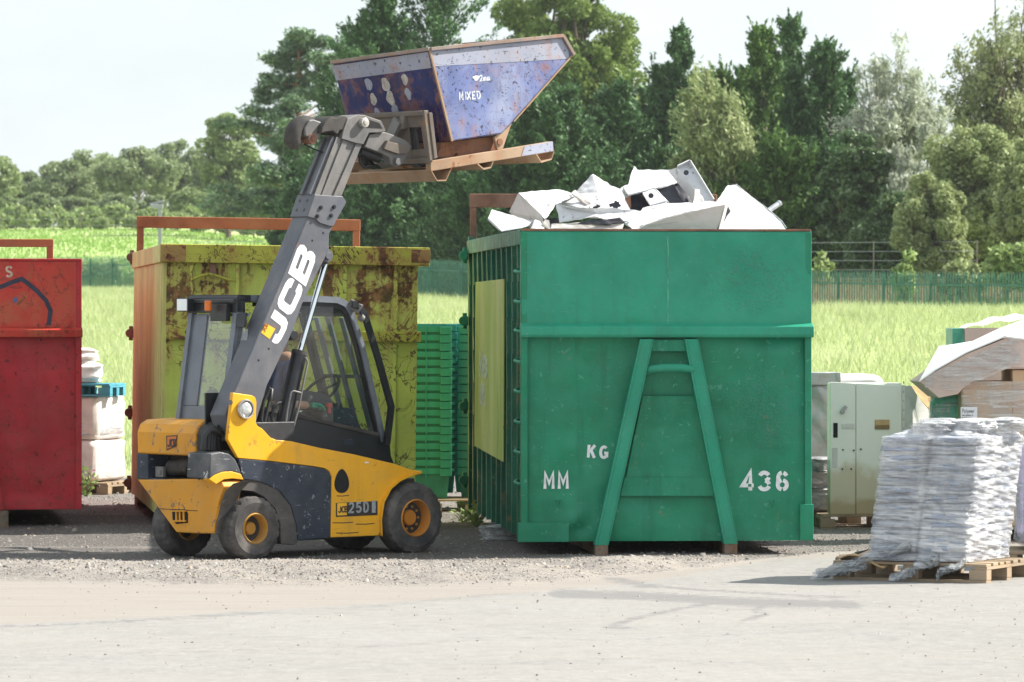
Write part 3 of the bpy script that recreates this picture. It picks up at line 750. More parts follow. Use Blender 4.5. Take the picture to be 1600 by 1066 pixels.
# stencils
def stencil(text, p0, hpx, y, wd, slant=0, adv=.9, ink=M_WHITE):
    p = T(p0[0], p0[1], y); h = hpx / 190.0; m = MB()
    letters(m, text, h, lambda x, yy, d: Vector((p.x + x * .98 - slant * yy, onlow(p.x + x, p.z + yy) - .0025 - d, p.z + yy + slant * x)), wd, adv); m.build('stencil_lettering', ink, gs, fix=False)
yl = .03
stencil('KG', (917, 715), 20, .022, .23, -.07, .98); stencil('MM', (849, 764), 25, .022, .2, 0, .92); stencil('436', (1159, 767), 30, .022, .21, 0, .92)

# ---------------------------------------------------------------- lime, badly rusted one
LIME = (.48, .55, .10)
M_LIME = paint('lime_skip_paint', LIME, .5, .14, rust=.52, rust_scale=2.1, streak=.3, rust_top=(1.2, 2.5), runs=.22, run_col=(.16, .10, .03, 1), scrib=.85, scratch=.25, scratch_col=(.12, .05, .03, 1), dust=.2, dust_col=(.44, .46, .14, 1), dent=.4)
M_LIME_R = paint('lime_rim_paint', (.40, .40, .05), .55, .2, scrib=1, rust=.6, rust_scale=2.6, streak=.1, scratch=.8, scratch_col=(.10, .04, .025, 1), dust=.2, dust_col=(.35, .30, .10, 1))
M_LIME_S = paint('lime_side_paint', (.52, .53, .17), .6, .2, runs=.5, run_col=(.36, .19, .08, 1), rust=.12, rust_scale=1.6, streak=.6, scratch=.3, scratch_col=(.2, .1, .05, 1), dust=.5, dust_col=(.60, .42, .24, 1))
M_PATCH = paint('rusty_patch', (.30, .22, .06), .65, .3, rust=.95, rust_scale=3, dust=.3, dust_col=(.34, .2, .1, 1))
M_BAR = paint('red_oxide_bar', (.30, .095, .045), .75, .3, rust=.3, dust=.4, dust_col=(.42, .20, .11, 1))
YF = Frame((250 - CX) * 42.2 / F, 42.2, 7.2)
ys_ = thing('waste_skip', 'rusty lime green skip with a flat bar over its far end, behind the forklift', 'skip', YF.loc(), YF.deg)
ys_.rotation_euler = (0, R(.75), R(YF.deg))
T2 = lambda px, py, t=0: YF.on_t(px, py, t)
W2, D2 = 2.37, 6.0
z2 = CH + (490 - 381) * 42.2 / F; zr = CH + (490 - 410) * 42.2 / F; zm0, zm1 = CH - 24 * 42.2 / F, CH - 40 * 42.2 / F
shell(ys_, W2, D2, .12, z2 - .03, M_LIME_S, M_INSIDE, .03)
m = MB(); m.grid(dented(.03, W2 - .03, .14, zr, .03, 9, .016), 60, 60); m.build('front_panel', M_LIME, ys_, smooth=180, fix=False)
m = MB(); m.box(.05, W2 - .05, .09, .11, .14, zr); m.build('backing_sheet', M_LIME_S, ys_)
m = MB(); m.box(-.03, W2 + .07, -.05, .05, zr, z2); m.build('front_rim', M_LIME_R, ys_, bevel=.008)
m = MB(); m.box(-.03, .06, .05, D2, zr + .0, z2 - .004); m.box(W2 - .03, W2 + .07, .05, D2, zr, z2 - .004); m.build('side_rim', M_LIME_S, ys_, bevel=.008)
m = MB(); m.box(-.033, .20, -.056, -.049, zr + .01, z2 - .01); m.build('rim_patch', M_PATCH, ys_, bevel=.002); m = MB(); m.box(W2 - .10, W2 + .074, -.056, -.049, zr + .03, z2 - .02); m.build('rim_patch', M_PATCH, ys_, bevel=.002)
m = MB(); m.extrude([(.03, y, z) for y, z in ((.04, zm1), (-.045, zm1), (-.05, zm0), (.04, zm0 + .01))], (W2 - .03, 0, 0)); m.build('cross_beam', M_LIME_R, ys_, bevel=.006)
for px in (291, 363, 531, 610):
    a = T2(px, 400).x; m = MB(); m.box(a, a + .035, -.004, .045, .16, zr - .003); m.build('vertical_seam', M_LIME, ys_, bevel=.004)
m = MB(); pts = [T2(px, py, -.012) for px, py in ((293, 437), (308, 430), (322, 427), (338, 431), (352, 436), (363, 437))]; m.tube(pts, .012, 8); m.build('weld_bead', M_LIME_R, ys_, smooth=60)
a = T2(327, 407).x; m = MB(); m.box(a - .03, a + .03, -.012, .03, zr - .10, zr - .002); m.build('tab_plate', M_RUST, ys_)
for q_ in ((.0, .07, .08, .2, .14, zr), (.0, .06, D2 - .10, D2, .12, z2), (W2 - .06, W2, D2 - .1, D2, .12, z2)): m = MB(); m.box(*q_); m.build('corner_post', M_LIME_S, ys_, bevel=.006)
m = MB(); m.box(-.008, .03, .2, D2 - .1, .14, zr); m.build('side_sheet', M_LIME_S, ys_)
hoop(ys_, W2, D2 - .05, z2 - .02, CH + (490 - 338) * 48.2 / F, M_BAR, .02, .07, .12)
for z in (CH + 88 * 48 / F, CH - 31 * 48 / F, CH - 155 * 48 / F, CH - 265 * 48 / F): hinge(ys_, D2 - .06, z, M_RUST, -.0)
m = MB(); m.box(.35, .47, .1, D2 - .2, .0, .13); m.box(W2 - .47, W2 - .35, .1, D2 - .2, .0, .13); m.build('skid_rail', M_SKID, ys_)
m = MB(); m.box(.02, .16, D2 - .9, D2 - .25, .0, .13); m.build('skid_block', M_SKID, ys_)

# ---------------------------------------------------------------- red one at the photo edge
M_RED = paint('red_skip_paint', (.45, .018, .028), .5, .25, runs=.5, run_col=(.14, .012, .014, 1), scrib=.35, rust=.10, rust_scale=1.8, scratch=.8, scratch_col=(.06, .012, .012, 1), dust=.28, dust_col=(.36, .06, .05, 1), dent=.3, fade=(.36, .05, .05, 1), fade_amt=.6)
M_RED_UP = paint('red_skip_upper', (.50, .032, .026), .55, .2, runs=.5, run_col=(.16, .02, .014, 1), scrib=.6, rust=.26, rust_scale=2.2, scratch=.9, scratch_col=(.10, .02, .02, 1), dust=.35, dust_col=(.42, .10, .06, 1), dent=.2, fade=(.44, .10, .05, 1), fade_amt=.8)
RX = (127 - CX) * 43.3 / F
W3, D3 = 2.42, 6.0
c8, s8 = math.cos(R(8)), math.sin(R(8))
RF = Frame(RX - W3 * c8, 43.3 - W3 * s8, 8.0)
rs_ = thing('waste_skip', 'red skip with a black spray line, cut off by the photo edge', 'skip', RF.loc(), RF.deg)
T3 = lambda px, py, t=0: RF.on_t(px, py, t)
zt3, zl3, zk3, zb3 = T3(110, 405).z, T3(110, 512).z, T3(110, 527).z, T3(110, 796).z
shell(rs_, W3, D3, .16, zt3 - .03, M_RED, M_INSIDE)
m = MB(); m.box(0, W3, 0, .045, zl3 + .003, zt3 - .02); m.build('upper_panel', M_RED_UP, rs_, bevel=.005)
m = MB(); m.grid(dented(.02, W3 - .02, zb3, zk3 + .02, .05, 14, .016), 60, 60); m.build('lower_panel', M_RED, rs_, smooth=180, fix=False)
m = MB(); m.box(.05, W3 - .05, .10, .12, zb3, zk3); m.build('backing_sheet', M_RED, rs_)
m = MB(); m.extrude([(-.01, y, z) for y, z in ((.04, zk3), (-.06, zk3), (-.07, zl3 - .02), (-.0, zl3 + .002), (.04, zl3 + .002))], (W3 + .02, 0, 0)); m.build('ledge', M_RED_UP, rs_, bevel=.006)
m = MB(); m.box(-.004, W3 + .004, -.008, .05, zt3 - .02, zt3 + .004); m.box(-.01, .09, .05, D3, zt3 - .12, zt3); m.box(W3 - .09, W3 + .01, .05, D3, zt3 - .12, zt3); m.build('top_rail', M_RED, rs_, bevel=.006)
for x0, x1 in ((-.006, .06), (W3 - .05, W3 + .004)): m = MB(); m.box(x0, x1, -.005, .10, zb3, zt3 - .02); m.build('corner_post', M_RED, rs_, bevel=.006)
m = MB(); m.box(-.006, .06, D3 - .09, D3, .16, zt3); m.box(W3 - .06, W3 + .006, D3 - .09, D3, .16, zt3); m.box(.08, W3 - .08, D3 - .05, D3, .16, zt3); m.build('rear_post', M_RED, rs_, bevel=.006)
hoop(rs_, W3, D3 - .08, zt3 - .02, CH + (490 - 374) * 49.3 / F, M_BAR, .02, .07, .085)
m = MB()
for x in (.68, W3 - .76): m.bar((x + (.33 if x < 1 else -.33), -.04, zk3), (x, -.04, .16), .10, .09, (0, 1, 0))
m.build('lifting_bar', M_RED, rs_, bevel=.005)
m = MB(); m.box(.62, .76, -.08, D3 - .3, 0, .16); m.box(W3 - .82, W3 - .68, -.08, D3 - .3, 0, .16); m.build('skid_rail', M_SKID, rs_, bevel=.005)
m = MB(); pts = [T3(px, py, -.001) for px, py in ((-60, 470), (-30, 458), (5, 447), (22, 440), (34, 436), (45, 444), (60, 457), (72, 470), (79, 486), (76, 508))]
ribbon(m, [(p.x, p.z) for p in pts], .042, lambda x, y, d: Vector((x, -.0005 - d, y)), .002); m.build('spray_line', plain('black_spray', (.035, .035, .06), .8, 0, .3), rs_, fix=False)
m = MB(); p = T3(8, 433); letters(m, 'S', .10, lambda x, y, d: Vector((p.x + x, -.001 - d, p.z + y)), .2); m.build('stencil_lettering', plain('cream_stencil', (.55, .42, .32), .8, 0, .3, .1, 30), rs_, fix=False)
m = MB(); p = T3(24, 468); m.box(p.x - .02, p.x + .02, -.003, .0, p.z - .03, p.z + .02); m.build('paint_blot', plain('blue_blot', (.12, .10, .22), .8), rs_)

# ---------------------------------------------------------------- white scrap in the green skip
M_SCRAP = paint('white_enamel', (.60, .61, .625), .35, .05, scratch=.7, scratch_col=(.2, .19, .18, 1), dust=.4, dust_col=(.48, .45, .42, 1), dent=.3, dent_scale=4, orange=.05)
M_SCRAP_C = paint('cream_and_shade_enamel', (.60, .55, .51), .45, .06, scratch=.3, dust=.25, dust_col=(.55, .48, .42, 1), dent=.3)  # cream enamel; also paints shade onto faces of white sheets
M_SCRAP_B = plain('gap_shade_and_clip_black', (.03, .03, .04), .5, 0, .3)  # black of the clips, and of the shade painted into gaps
wv = lambda p: Vector((GF.x0 + p.x * GF.c - p.y * GF.s, GF.y0 + p.x * GF.s + p.y * GF.c, p.z))
CLOUD = bpy.data.textures.new('crumple', 'CLOUDS'); CLOUD.noise_scale = .22; CLOUD.noise_depth = 2
def crumple(o, lv, st):
    a = o.modifiers.new('sub', 'SUBSURF'); a.subdivision_type = 'SIMPLE'; a.levels = lv; a.render_levels = lv
    b = o.modifiers.new('crumple', 'DISPLACE'); b.texture = CLOUD; b.texture_coords = 'GLOBAL'; b.strength = st; b.mid_level = .5
def scrap(name, pts, label, mat=M_SCRAP, thick=.012, ret=None, cat='scrap sheet', holes=(), extra=None):
    """pts: (px, py, local depth) outline; ret: (edge index, inward depth) folded flanges"""
    q = [GF.on_t(a, b, t) for a, b, t in pts]
    wq = [Vector((GF.x0 + p.x * GF.c - p.y * GF.s, GF.y0 + p.x * GF.s + p.y * GF.c, p.z)) for p in q]
    c = sum(wq, Vector()) / len(wq); base = Vector((c.x, c.y, min(p.z for p in wq)))
    t = thing(name, label, cat, base, 0, 'white scrap sheets in the green skip')
    loc = [p - base for p in wq]
    # bend and subdivide a little so that the sheet is not perfectly flat
    m = MB(); m.panel(loc, thick); o = m.build('sheet', mat, t); crumple(o, 4, .045)
    for i, v in (ret or []):
        j = (i + 1) % len(loc); f = MB(); vv = Vector(v)
        f.panel([loc[i], loc[j], loc[j] + vv, loc[i] + vv], .008); f.build('folded_flange', mat, t, bevel=.002)
    for px, py, tt, r in holes:
        p = GF.on_t(px, py, tt); p = Vector((GF.x0 + p.x * GF.c - p.y * GF.s, GF.y0 + p.x * GF.s + p.y * GF.c, p.z)) - base
        h = MB(); h.cyl(p + Vector((0, -.03, 0)), p + Vector((0, .0, 0)), r, 14); h.build('clip', M_SCRAP_B, t)  # black disc painted as the dark of a punched hole
    if extra: extra(t, loc, base)
    return t
G_ = 'bent_panel'
scrap(G_, [(763, 341, .5), (769, 327, .8), (800, 336, .75), (835, 345, .6), (815, 356, .4), (784, 361, .35)], 'curled white sheet hanging out over the corner by the ladder', ret=[(0, (.05, -.02, -.06))])
scrap(G_, [(796, 331, .9), (810, 301, 1.0), (846, 336, .55), (851, 362, .5), (834, 362, .7)], 'end face of the folded white box, painted cream for shade, near the rusty hoop', M_SCRAP_C)
scrap(G_, [(810, 301, 1.0), (838, 299, 1.3), (875, 296, 1.5), (898, 304, 1.3), (869, 318, .8), (851, 342, .5), (846, 336, .55)], 'bright folded white box top near the rusty hoop')
scrap(G_, [(869, 317, 1.3), (897, 303, 1.4), (926, 274, 1.5), (944, 285, 1.45), (948, 285, 1.5), (970, 298, 1.3), (990, 333, .9), (930, 330, .7)], 'tall peaked white panel with black clips left of the dark gap', ret=[(6, (-.04, .1, -.05))])
scrap(G_, [(921, 322, .62), (933, 309, .66), (950, 314, .7), (974, 333, .62), (930, 336, .55)], 'small curled white tray with black scuffed clips under the tall peak', ret=[(1, (.02, .08, .06))])
def clipx(t, loc, base):
    for px, py, r in ((932, 324, .018), (960, 320, .026), (964, 323, .02)):
        p = GF.on_t(px, py, .60); p = wv(p) - base
        m = MB(); m.bar(p + Vector((-r * 1.6, -.015, -r * .3)), p + Vector((r * 1.5, -.01, r * .5)), .03, r * 1.1).bar(p + Vector((-r * .2, -.012, -r)), p + Vector((r * .5, -.012, r * 1.2)), .02, r * .8); m.build('clip', M_SCRAP_B, t)
clipx(bpy.data.objects['bent_panel.004'], None, bpy.data.objects['bent_panel.004'].location)
scrap(G_, [(869, 318, .5), (885, 323, .42), (926, 326, .35), (958, 325, .4), (1000, 331, .45), (980, 345, .32), (955, 345, .28), (930, 338, .3), (874, 347, .4)], 'long low white sheet lying along the front lip')
scrap(G_, [(861, 349, .22), (905, 349, .2), (955, 350, .18), (974, 350, .2), (972, 358, .16), (861, 357, .18)], 'thin cream tray edge lying flat on the front lip', M_SCRAP_C, .03)
scrap('dark_gap_piece', [(851, 340, .85), (876, 341, .8), (876, 362, .8), (851, 362, .85)], 'small dark offcut in the gap beside the folded white box', M_SCRAP_B)
scrap('dark_gap_piece', [(985, 304, 1.55), (1010, 288, 1.7), (1062, 287, 1.7), (1080, 325, 1.5), (1040, 335, 1.4), (985, 335, 1.4)], 'big black sheet filling the dark interior behind the standing white bracket', M_SCRAP_B, .02)  # black sheet put where the inside of the heap is dark
scrap('dark_gap_piece', [(1026, 297, 1.25), (1052, 288, 1.3), (1075, 316, 1.2), (1044, 318, 1.1), (1034, 307, 1.2)], 'black folded sheet poking forward out of the dark gap', M_SCRAP_B, .02)
scrap(G_, [(974, 292, 1.45), (981, 291, 1.5), (990, 258, 1.8), (995, 265, 1.8), (1058, 265, 1.8), (1062, 283, 1.55), (1040, 290, 1.4), (1024, 294, 1.35), (982, 304, 1.3)], 'white box end with one sharp corner, highest at the back of the heap', ret=[(4, (0, .2, -.02))])
scrap(G_, [(1058, 262, 1.25), (1077, 253, 1.3), (1114, 314, 1.0), (1102, 316, 1.0)], 'long white bracket standing on end with one hole near its top', thick=.02, holes=[(1072, 270, 1.14, .022)], ret=[(3, (-.07, .13, -.02)), (1, (.012, -.05, .015)), (0, (.0, -.05, .02))])
scrap(G_, [(1004, 301, 1.05), (1022, 295, 1.1), (1040, 314, .95), (1016, 321, .9)], 'small white bracket tilted in the gap with one round hole', thick=.015, holes=[(1017, 306, .96, .022)], ret=[(1, (.03, .08, -.02))])
scrap(G_, [(974, 345, .5), (981, 333, .65), (1010, 327, .75), (1043, 318, .9), (1085, 316, .85), (1111, 313, .8), (1134, 319, .6), (1130, 324, .5), (1080, 330, .45), (1040, 340, .4), (1000, 353, .35), (990, 360, .3)], 'broad white sheet sweeping across the middle of the heap')
scrap(G_, [(998, 359, .24), (1012, 351, .22), (1045, 339, .21), (1085, 329, .20), (1132, 321, .20), (1121, 362, .22), (1060, 363, .24)], 'white sloping panel at the middle of the front lip, pinkish shade in its colour', M_SCRAP_C, ret=[(4, (.03, .2, 0))])
scrap(G_, [(1113, 362, .75), (1119, 336, .85), (1119, 315, .95), (1137, 289, 1.1), (1149, 288, 1.12), (1172, 307, 1.1), (1198, 326, 1.05), (1222, 347, .95), (1232, 362, .85)], 'large plain white panel with a blunt peak beside the tube offcut', ret=[(6, (.05, .25, -.05)), (4, (.05, .25, -.05)), (5, (.05, .25, -.05))])
for nm, pts, lb, mt in (  # the first three dark pieces paint shade into gaps between sheets
  ('dark_gap_piece', [(1119, 352, .45), (1128, 330, .5), (1137, 322, .52), (1141, 330, .52), (1132, 345, .48), (1124, 360, .44)], 'dark strip painted as shade between the middle panel and the blunt one', M_SCRAP_B),
  ('dark_gap_piece', [(930, 345, .17), (968, 341, .2), (975, 347, .2), (955, 349, .17)], 'dark strip painted as the shaded slit above the thin cream tray', M_SCRAP_B),
  ('dark_gap_piece', [(903, 349, .15), (926, 343, .16), (956, 347, .16), (955, 351, .15)], 'narrow dark strip painted as shade under the long low sheet', M_SCRAP_B),
  ('metal_strip', [(1000, 330, .7), (1004, 324, .75), (1042, 316, .85), (1044, 321, .8)], 'narrow white trim strip lying across the small tilted bracket foot', M_SCRAP),
  ('metal_strip', [(1083, 318, .8), (1086, 296, .95), (1093, 297, .95), (1101, 316, .82)], 'grey ragged trim strip at the foot of the standing bracket', M_SCRAP_C),
  ('metal_strip', [(893, 302, 1.2), (899, 297, 1.25), (930, 322, .9), (925, 327, .88)], 'thin white strip on edge in front of the tall peaked panel', M_SCRAP_C),
  ('metal_strip', [(830, 357, .3), (836, 344, .35), (844, 346, .35), (851, 360, .3)], 'small crushed white offcut beside the dark gap', M_SCRAP),
  ('metal_strip', [(846, 352, .28), (852, 343, .3), (858, 344, .3), (862, 360, .28)], 'tiny crushed cream offcut next to the thin tray', M_SCRAP_C),
  ('metal_strip', [(968, 297, 1.5), (976, 290, 1.6), (986, 301, 1.5), (980, 308, 1.45)], 'torn white corner behind the tall peaked panel', M_SCRAP),
  ('metal_strip', [(1068, 290, 1.35), (1076, 286, 1.4), (1090, 312, 1.2), (1080, 316, 1.15)], 'grey inner strip behind the standing bracket', M_SCRAP_C)): scrap(nm, pts, lb, mt)
t = thing('tube_offcut', 'short grey tube sticking out beside the big blunt white panel', 'scrap tube', (0, 0, 0), 0)
a, b = GF.on_t(1190, 337, 1.6), GF.on_t(1219, 317, 1.7)
a, b = wv(a), wv(b); t.location = a
MB().tube([(0, 0, 0), (b - a) * .97], .024, 14, False).build('tube_wall', plain('dull_zinc', (.5, .51, .53), .4, .6), t, smooth=60); MB().tube([(b - a) * .9, b - a], .027, 14, False).build('end_collar', plain('dull_zinc_collar', (.42, .43, .45), .4, .6), t, smooth=60)
# the heap below, so that the skip is full
def heap_fn(u, v):
    x = .14 + (W - .28) * u; y = .12 + (D - .3) * v
    z = zt - .12 - .25 * abs(v - .3) + .05 * math.sin(x * 9 + y * 3) * math.cos(y * 7)
    return (x, y, z)
m = MB(); m.grid(heap_fn, 26, 50); o = m.build('scrap_heap', plain('mixed_scrap', (.42, .42, .43), .6, .2, .6, .5, 3), None, fix=False)
o.location = GF.loc(); o.rotation_euler = (0, 0, R(GF.deg)); tag(o, 'jumbled grey scrap filling the green skip below the white sheets', 'scrap', kind='stuff')
# plastic bag under the rim of the green skip
# ================================================================== FORKLIFT WITH TELESCOPIC BOOM
def _ray(s, px, py):
    d = Vector(((px - CX) / F, 1.0, -(py - HY) / F)); o = Vector((-s.x0, -s.y0, CH))
    rot = lambda v: Vector((v.x * s.c + v.y * s.s, -v.x * s.s + v.y * s.c, v.z))
    return rot(o), rot(d)
def on_plane(fr, px, py, p0, n):
    o, d = _ray(fr, px, py); return o + d * ((Vector(p0) - o).dot(n) / d.dot(n))
MF = Frame(-2.093, 37.31, 40.3)
S = lambda px, py, t=.03: MF.on_t(px, py, t)
SL = lambda pts, t=.03: [MF.on_t(a, b, t) for a, b in pts]
lift = thing('forklift', 'yellow and grey boom forklift lettered JCB, holding a blue tipping skip aloft', 'forklift', MF.loc(), MF.deg)
YEL = (.80, .385, .010)
M_YEL = paint('machine_yellow', YEL, .38, .08, runs=.3, run_col=(.35, .2, .05, 1), rust=.06, rust_scale=2.2, scratch=.55, scratch_col=(.12, .09, .06, 1), dust=.22, dust_col=(.45, .30, .12, 1), orange=.08, chip_scale=9)
M_YEL_SHADE = paint('machine_yellow_shaded', (.68, .30, .02), .5, .1, rust=.12, rust_scale=3.5, scratch=.9, scratch_col=(.16, .13, .11, 1), dust=.25, dust_col=(.45, .28, .14, 1), chip_scale=10)  # machine yellow deepened to orange, shade of the rear in the colour
M_NAVY = paint('navy_panel', (.022, .03, .047), .42, .2, scratch=.8, scratch_col=(.25, .26, .28, 1), dust=.3, dust_col=(.12, .12, .13, 1), chip_scale=16, dent=.1)
M_BOOM = paint('boom_grey', (.10, .106, .125), .42, .18, runs=.35, run_col=(.20, .19, .18, 1), rust=.02, scratch=.35, scratch_col=(.04, .04, .045, 1), dust=.35, dust_col=(.21, .20, .20, 1), orange=.08)
M_STEEL = paint('dusty_steel', (.145, .142, .14), .5, .25, scratch=.5, scratch_col=(.07, .06, .06, 1), dust=.6, dust_col=(.24, .22, .20, 1), metal=.2)
M_SCUFF = paint('scuffed_grey', (.05, .055, .065), .5, .3, scratch=1, scratch_col=(.42, .42, .42, 1), dust=.5, dust_col=(.22, .21, .20, 1), chip_scale=7)
M_TAUPE = paint('dusty_carriage', (.125, .105, .088), .7, .2, rust=.1, dust=.6, dust_col=(.22, .18, .145, 1))
M_BLK = plain('black_fittings', (.016, .016, .018), .55, 0, .3, .15, 14)
M_DUSTBLK = paint('dusty_black', (.035, .034, .034), .75, .25, dust=.6, dust_col=(.13, .115, .10, 1))
M_FEND = paint('dusty_fender', (.06, .058, .057), .7, .2, dust=.6, dust_col=(.16, .135, .12, 1), scratch=.3)
M_CABG = plain('cab_grey', (.14, .155, .18), .4, 0, .12, .08, 8)
M_CABK = plain('cab_black', (.014, .015, .018), .38, 0, .25, .08, 8)
M_GLASS = glass('cab_glass', (.86, .91, .88, 1), .02, .06, .03)
M_GLASSR = glass('rear_glass', (.86, .91, .90, 1), .03, .16, .14)
M_CHROME = plain('chrome_rod', (.75, .78, .8), .12, 1, .04, 0)
M_LETW = plain('white_decal', (.80, .80, .80), .5, 0, .04, .03)
M_DECY = plain('yellow_decal', (.85, .45, .02), .5, 0, .04)
M_DECK = plain('dark_decal', (.03, .02, .015), .5)
M_DECG = plain('grey_decal', (.30, .32, .33), .5, 0, .3, .1, 40)
M_TYRE = paint('tyre_rubber', (.045, .043, .043), .85, .25, dust=.8, dust_col=(.19, .17, .155, 1), orange=.1)
M_RIM = paint('dusty_yellow_rim', (.40, .20, .025), .6, .2, rust=.25, dust=.6, dust_col=(.34, .24, .14, 1))
M_RIMO = paint('orange_rim', (.50, .19, .02), .6, .2, rust=.25, dust=.4, dust_col=(.34, .22, .12, 1))

def side(name, pts, t0, t1, mat, parent=lift, bevel=.006):
    """outline on the machine's flank plane t0, as a solid reaching to t1"""
    m = MB(); m.extrude(SL(pts, t0), (0, t1 - t0, 0)); return m.build(name, mat, parent, bevel=bevel)

# --- wheels
def wheel(s_, z, t0, w, rr, rim, mat_rim, nbolts=0, deep=.07):
    hub = MB(); t1 = t0 + w; sh = .03
    prof = [(rim, .006), (rim + .012, 0), (rr * .74, .0), (rr * .80, -.004), (rr * .86, .004), (rr - .012, .012), (rr - .002, sh), (rr, w * .5), (rr - .002, w - sh), (rr - .012, w - .012), (rim, w - .006)]
    lug = lambda k, j: (-.012 if (k in (5, 6) and j % 4 == 0) else 0)
    m = MB(); m.lathe(prof, (s_, t0, z), (0, 1, 0), 88, jag=lug); ty = m.build('wheel', M_TYRE, lift, smooth=32, fix=True)
    m = MB(); m.lathe([(rim + .003, .004), (rim - .006, -.006), (rim - .014, .004), (rim - .022, deep), (rim * .45, deep + .005), (rim * .42, deep - .02), (rim * .36, deep - .028), (.001, deep - .028)], (s_, t0, z), (0, 1, 0), 40)
    r_ = m.build('rim', mat_rim, ty, smooth=35)
    for k in range(nbolts):
        a = k * 6.283 / nbolts; b = MB(); q = Vector((s_ + math.cos(a) * rim * .62, t0 + deep - .012, z + math.sin(a) * rim * .62)); b.cyl(q, q + Vector((0, .03, 0)), .011, 8); b.build('wheel_nut', M_RIM, ty)
    m = MB(); m.cyl((s_, t0 + deep, z), (s_, t1 + .1, z), rim * .9, 24); m.build('axle_hub', M_DUSTBLK, ty)
wheel(.03, .262, .0, .19, .262, .125, M_RIM, 0, .09)
wheel(1.70, .300, .0, .20, .300, .155, M_RIMO, 10, .10)
wheel(-.0, .262, .86, .19, .262, .125, M_RIM); wheel(1.70, .300, .80, .20, .300, .155, M_RIMO)
m = MB(); m.bar((.03, .2, .26), (.03, .9, .26), .12, .1).bar((1.70, .2, .3), (1.70, .9, .3), .16, .14); m.box(-.15, 1.9, .26, .82, .22, .62); m.build('chassis', M_DUSTBLK, lift, bevel=.01)
# --- flank
up = [(364, 613.5), (394, 618), (399, 621), (401, 628), (400, 661), (403, 666), (410, 670), (423, 684), (432, 687.5), (455, 689.5), (500, 700), (553, 710), (617, 725), (639, 733), (660, 737.5)]
yel = up + [(658, 741), (640, 745), (625, 753), (612, 764), (603, 780), (598, 800), (596, 828), (591, 837), (517, 840), (518.5, 745), (515, 737), (508, 732), (492, 729), (423, 720.5), (372, 716), (356, 687), (358, 665)]
fl = side('flank_panel', yel, .03, .07, M_YEL)
navy = [(372.5, 716.5), (423, 721), (492, 729.5), (508, 732.5), (514.5, 737.5), (518, 745), (516.5, 840), (466, 845), (464, 822), (455, 790), (436, 766), (415, 756), (398, 751), (380, 749)]
side('lower_panel', navy, .034, .07, M_NAVY)
side('fender', [(380, 749), (398, 751), (415, 756), (436, 766), (455, 790), (464, 822), (465, 848), (459, 852), (439, 850), (438, 820), (430, 795), (412, 776), (396, 768), (372, 766), (360, 775)], .045, .24, M_FEND)
side('fender_trim', [(327, 749), (336, 742), (348, 737.5), (362, 736.5), (377, 741), (381, 750), (364, 748), (350, 749.5), (338, 757)], .028, .12, M_YEL)
side('corner_casting', [(329, 709), (345, 706), (358, 709), (368, 718), (375, 733), (377.5, 742), (362, 736.8), (348, 738), (336, 742), (327, 749)], .03, .34, M_SCUFF, bevel=.012)
lip = [(598, 838), (597, 812), (601, 785), (612, 764), (626, 752), (642, 744.5), (660, 738.5)]
m = MB(); m.strip(SL(lip, .005), (0, .2, 0), (-.012, 0, .016)); m.build('arch_lip', M_YEL, lift, smooth=60)
side('core', [(372, 720), (400, 690), (455, 694), (612, 728), (612, 762), (598, 800), (590, 838), (466, 845), (455, 790), (430, 766), (390, 755)], .072, 1.0, M_DUSTBLK, bevel=0)
# keyhole, plate, small lettering on the flank
m = MB(); c = S(537.5, 752, .0); pts = [(c.x + .075 * math.cos(a) * (1 - .28 * math.sin(a)), c.z + .10 * math.sin(a)) for a in [i * 6.283 / 20 for i in range(20)]]
m.extrude([(x, .0285, z) for x, z in pts], (0, .004, 0)); m.build('access_hole', M_HOLE, fl)  # black plate on the panel, painted as the dark of the hole
a, b, c_, d_ = S(525, 786, .028), S(590, 783, .028), S(590, 805, .028), S(525, 808, .028)
m = MB(); m.extrude([a, b, c_, d_], (0, .004, 0)); pl = m.build('model_plate', M_DECK, fl)
ex = (b - a).normalized(); ez = (a - d_).normalized()
def decal(name, text, o, ex, ez, h, w, mat, parent, nrm, adv=.82, fn=letters):
    m = MB(); f = lambda x, y, d: o + ex * x + ez * y + nrm * (d + .0006)
    fn(m, text, h, f, w, adv) if fn is letters else fn(m, text, h, f, adv)
    return m.build(name, mat, parent, fix=False)
NS = Vector((0, -1, 0))
m = MB(); q = d_ + ex * .012 + ez * .012 + NS * .001; m.extrude([q, q + ex * .10, q + ex * .10 + ez * .10, q + ez * .10], NS * .001); m.build('maker_badge', M_DECY, fl)
decal('badge_lettering', 'JCB', d_ + ex * .022 + ez * .035 + NS * .002, ex, ez, .05, .2, M_DECK, fl, NS, .62)
decal('model_lettering', '25D', d_ + ex * .13 + ez * .028, ex, ez, .085, .2, M_DECG, fl, NS, .9)
decal('side_notice', 'mmm', S(570, 724, .0285), ex, ez, .018, .2, M_LETW, fl, NS, .7)
m = MB(); q = d_ + ex * .375 + ez * .02 + NS * .001; m.extrude([q, q + ex * .04, q + ex * .04 + ez * .10, q + ez * .10], NS * .001); m.build('side_sticker', M_DECG, fl)
for px0, px1, py in ((526, 545, 775), (520, 552, 817), (556, 585, 819), (525, 560, 833)):
    a = S(px0, py, .0294); b = S(px1, py - 1, .0294); m = MB(); ribbon(m, [(a.x, a.z), ((a.x + b.x) / 2, (a.z + b.z) / 2 - .004), (b.x, b.z)], .007, lambda x, y, d: Vector((x, .0296 - d, y)), .001); m.build('scrape_mark', M_DECK, fl, fix=False)
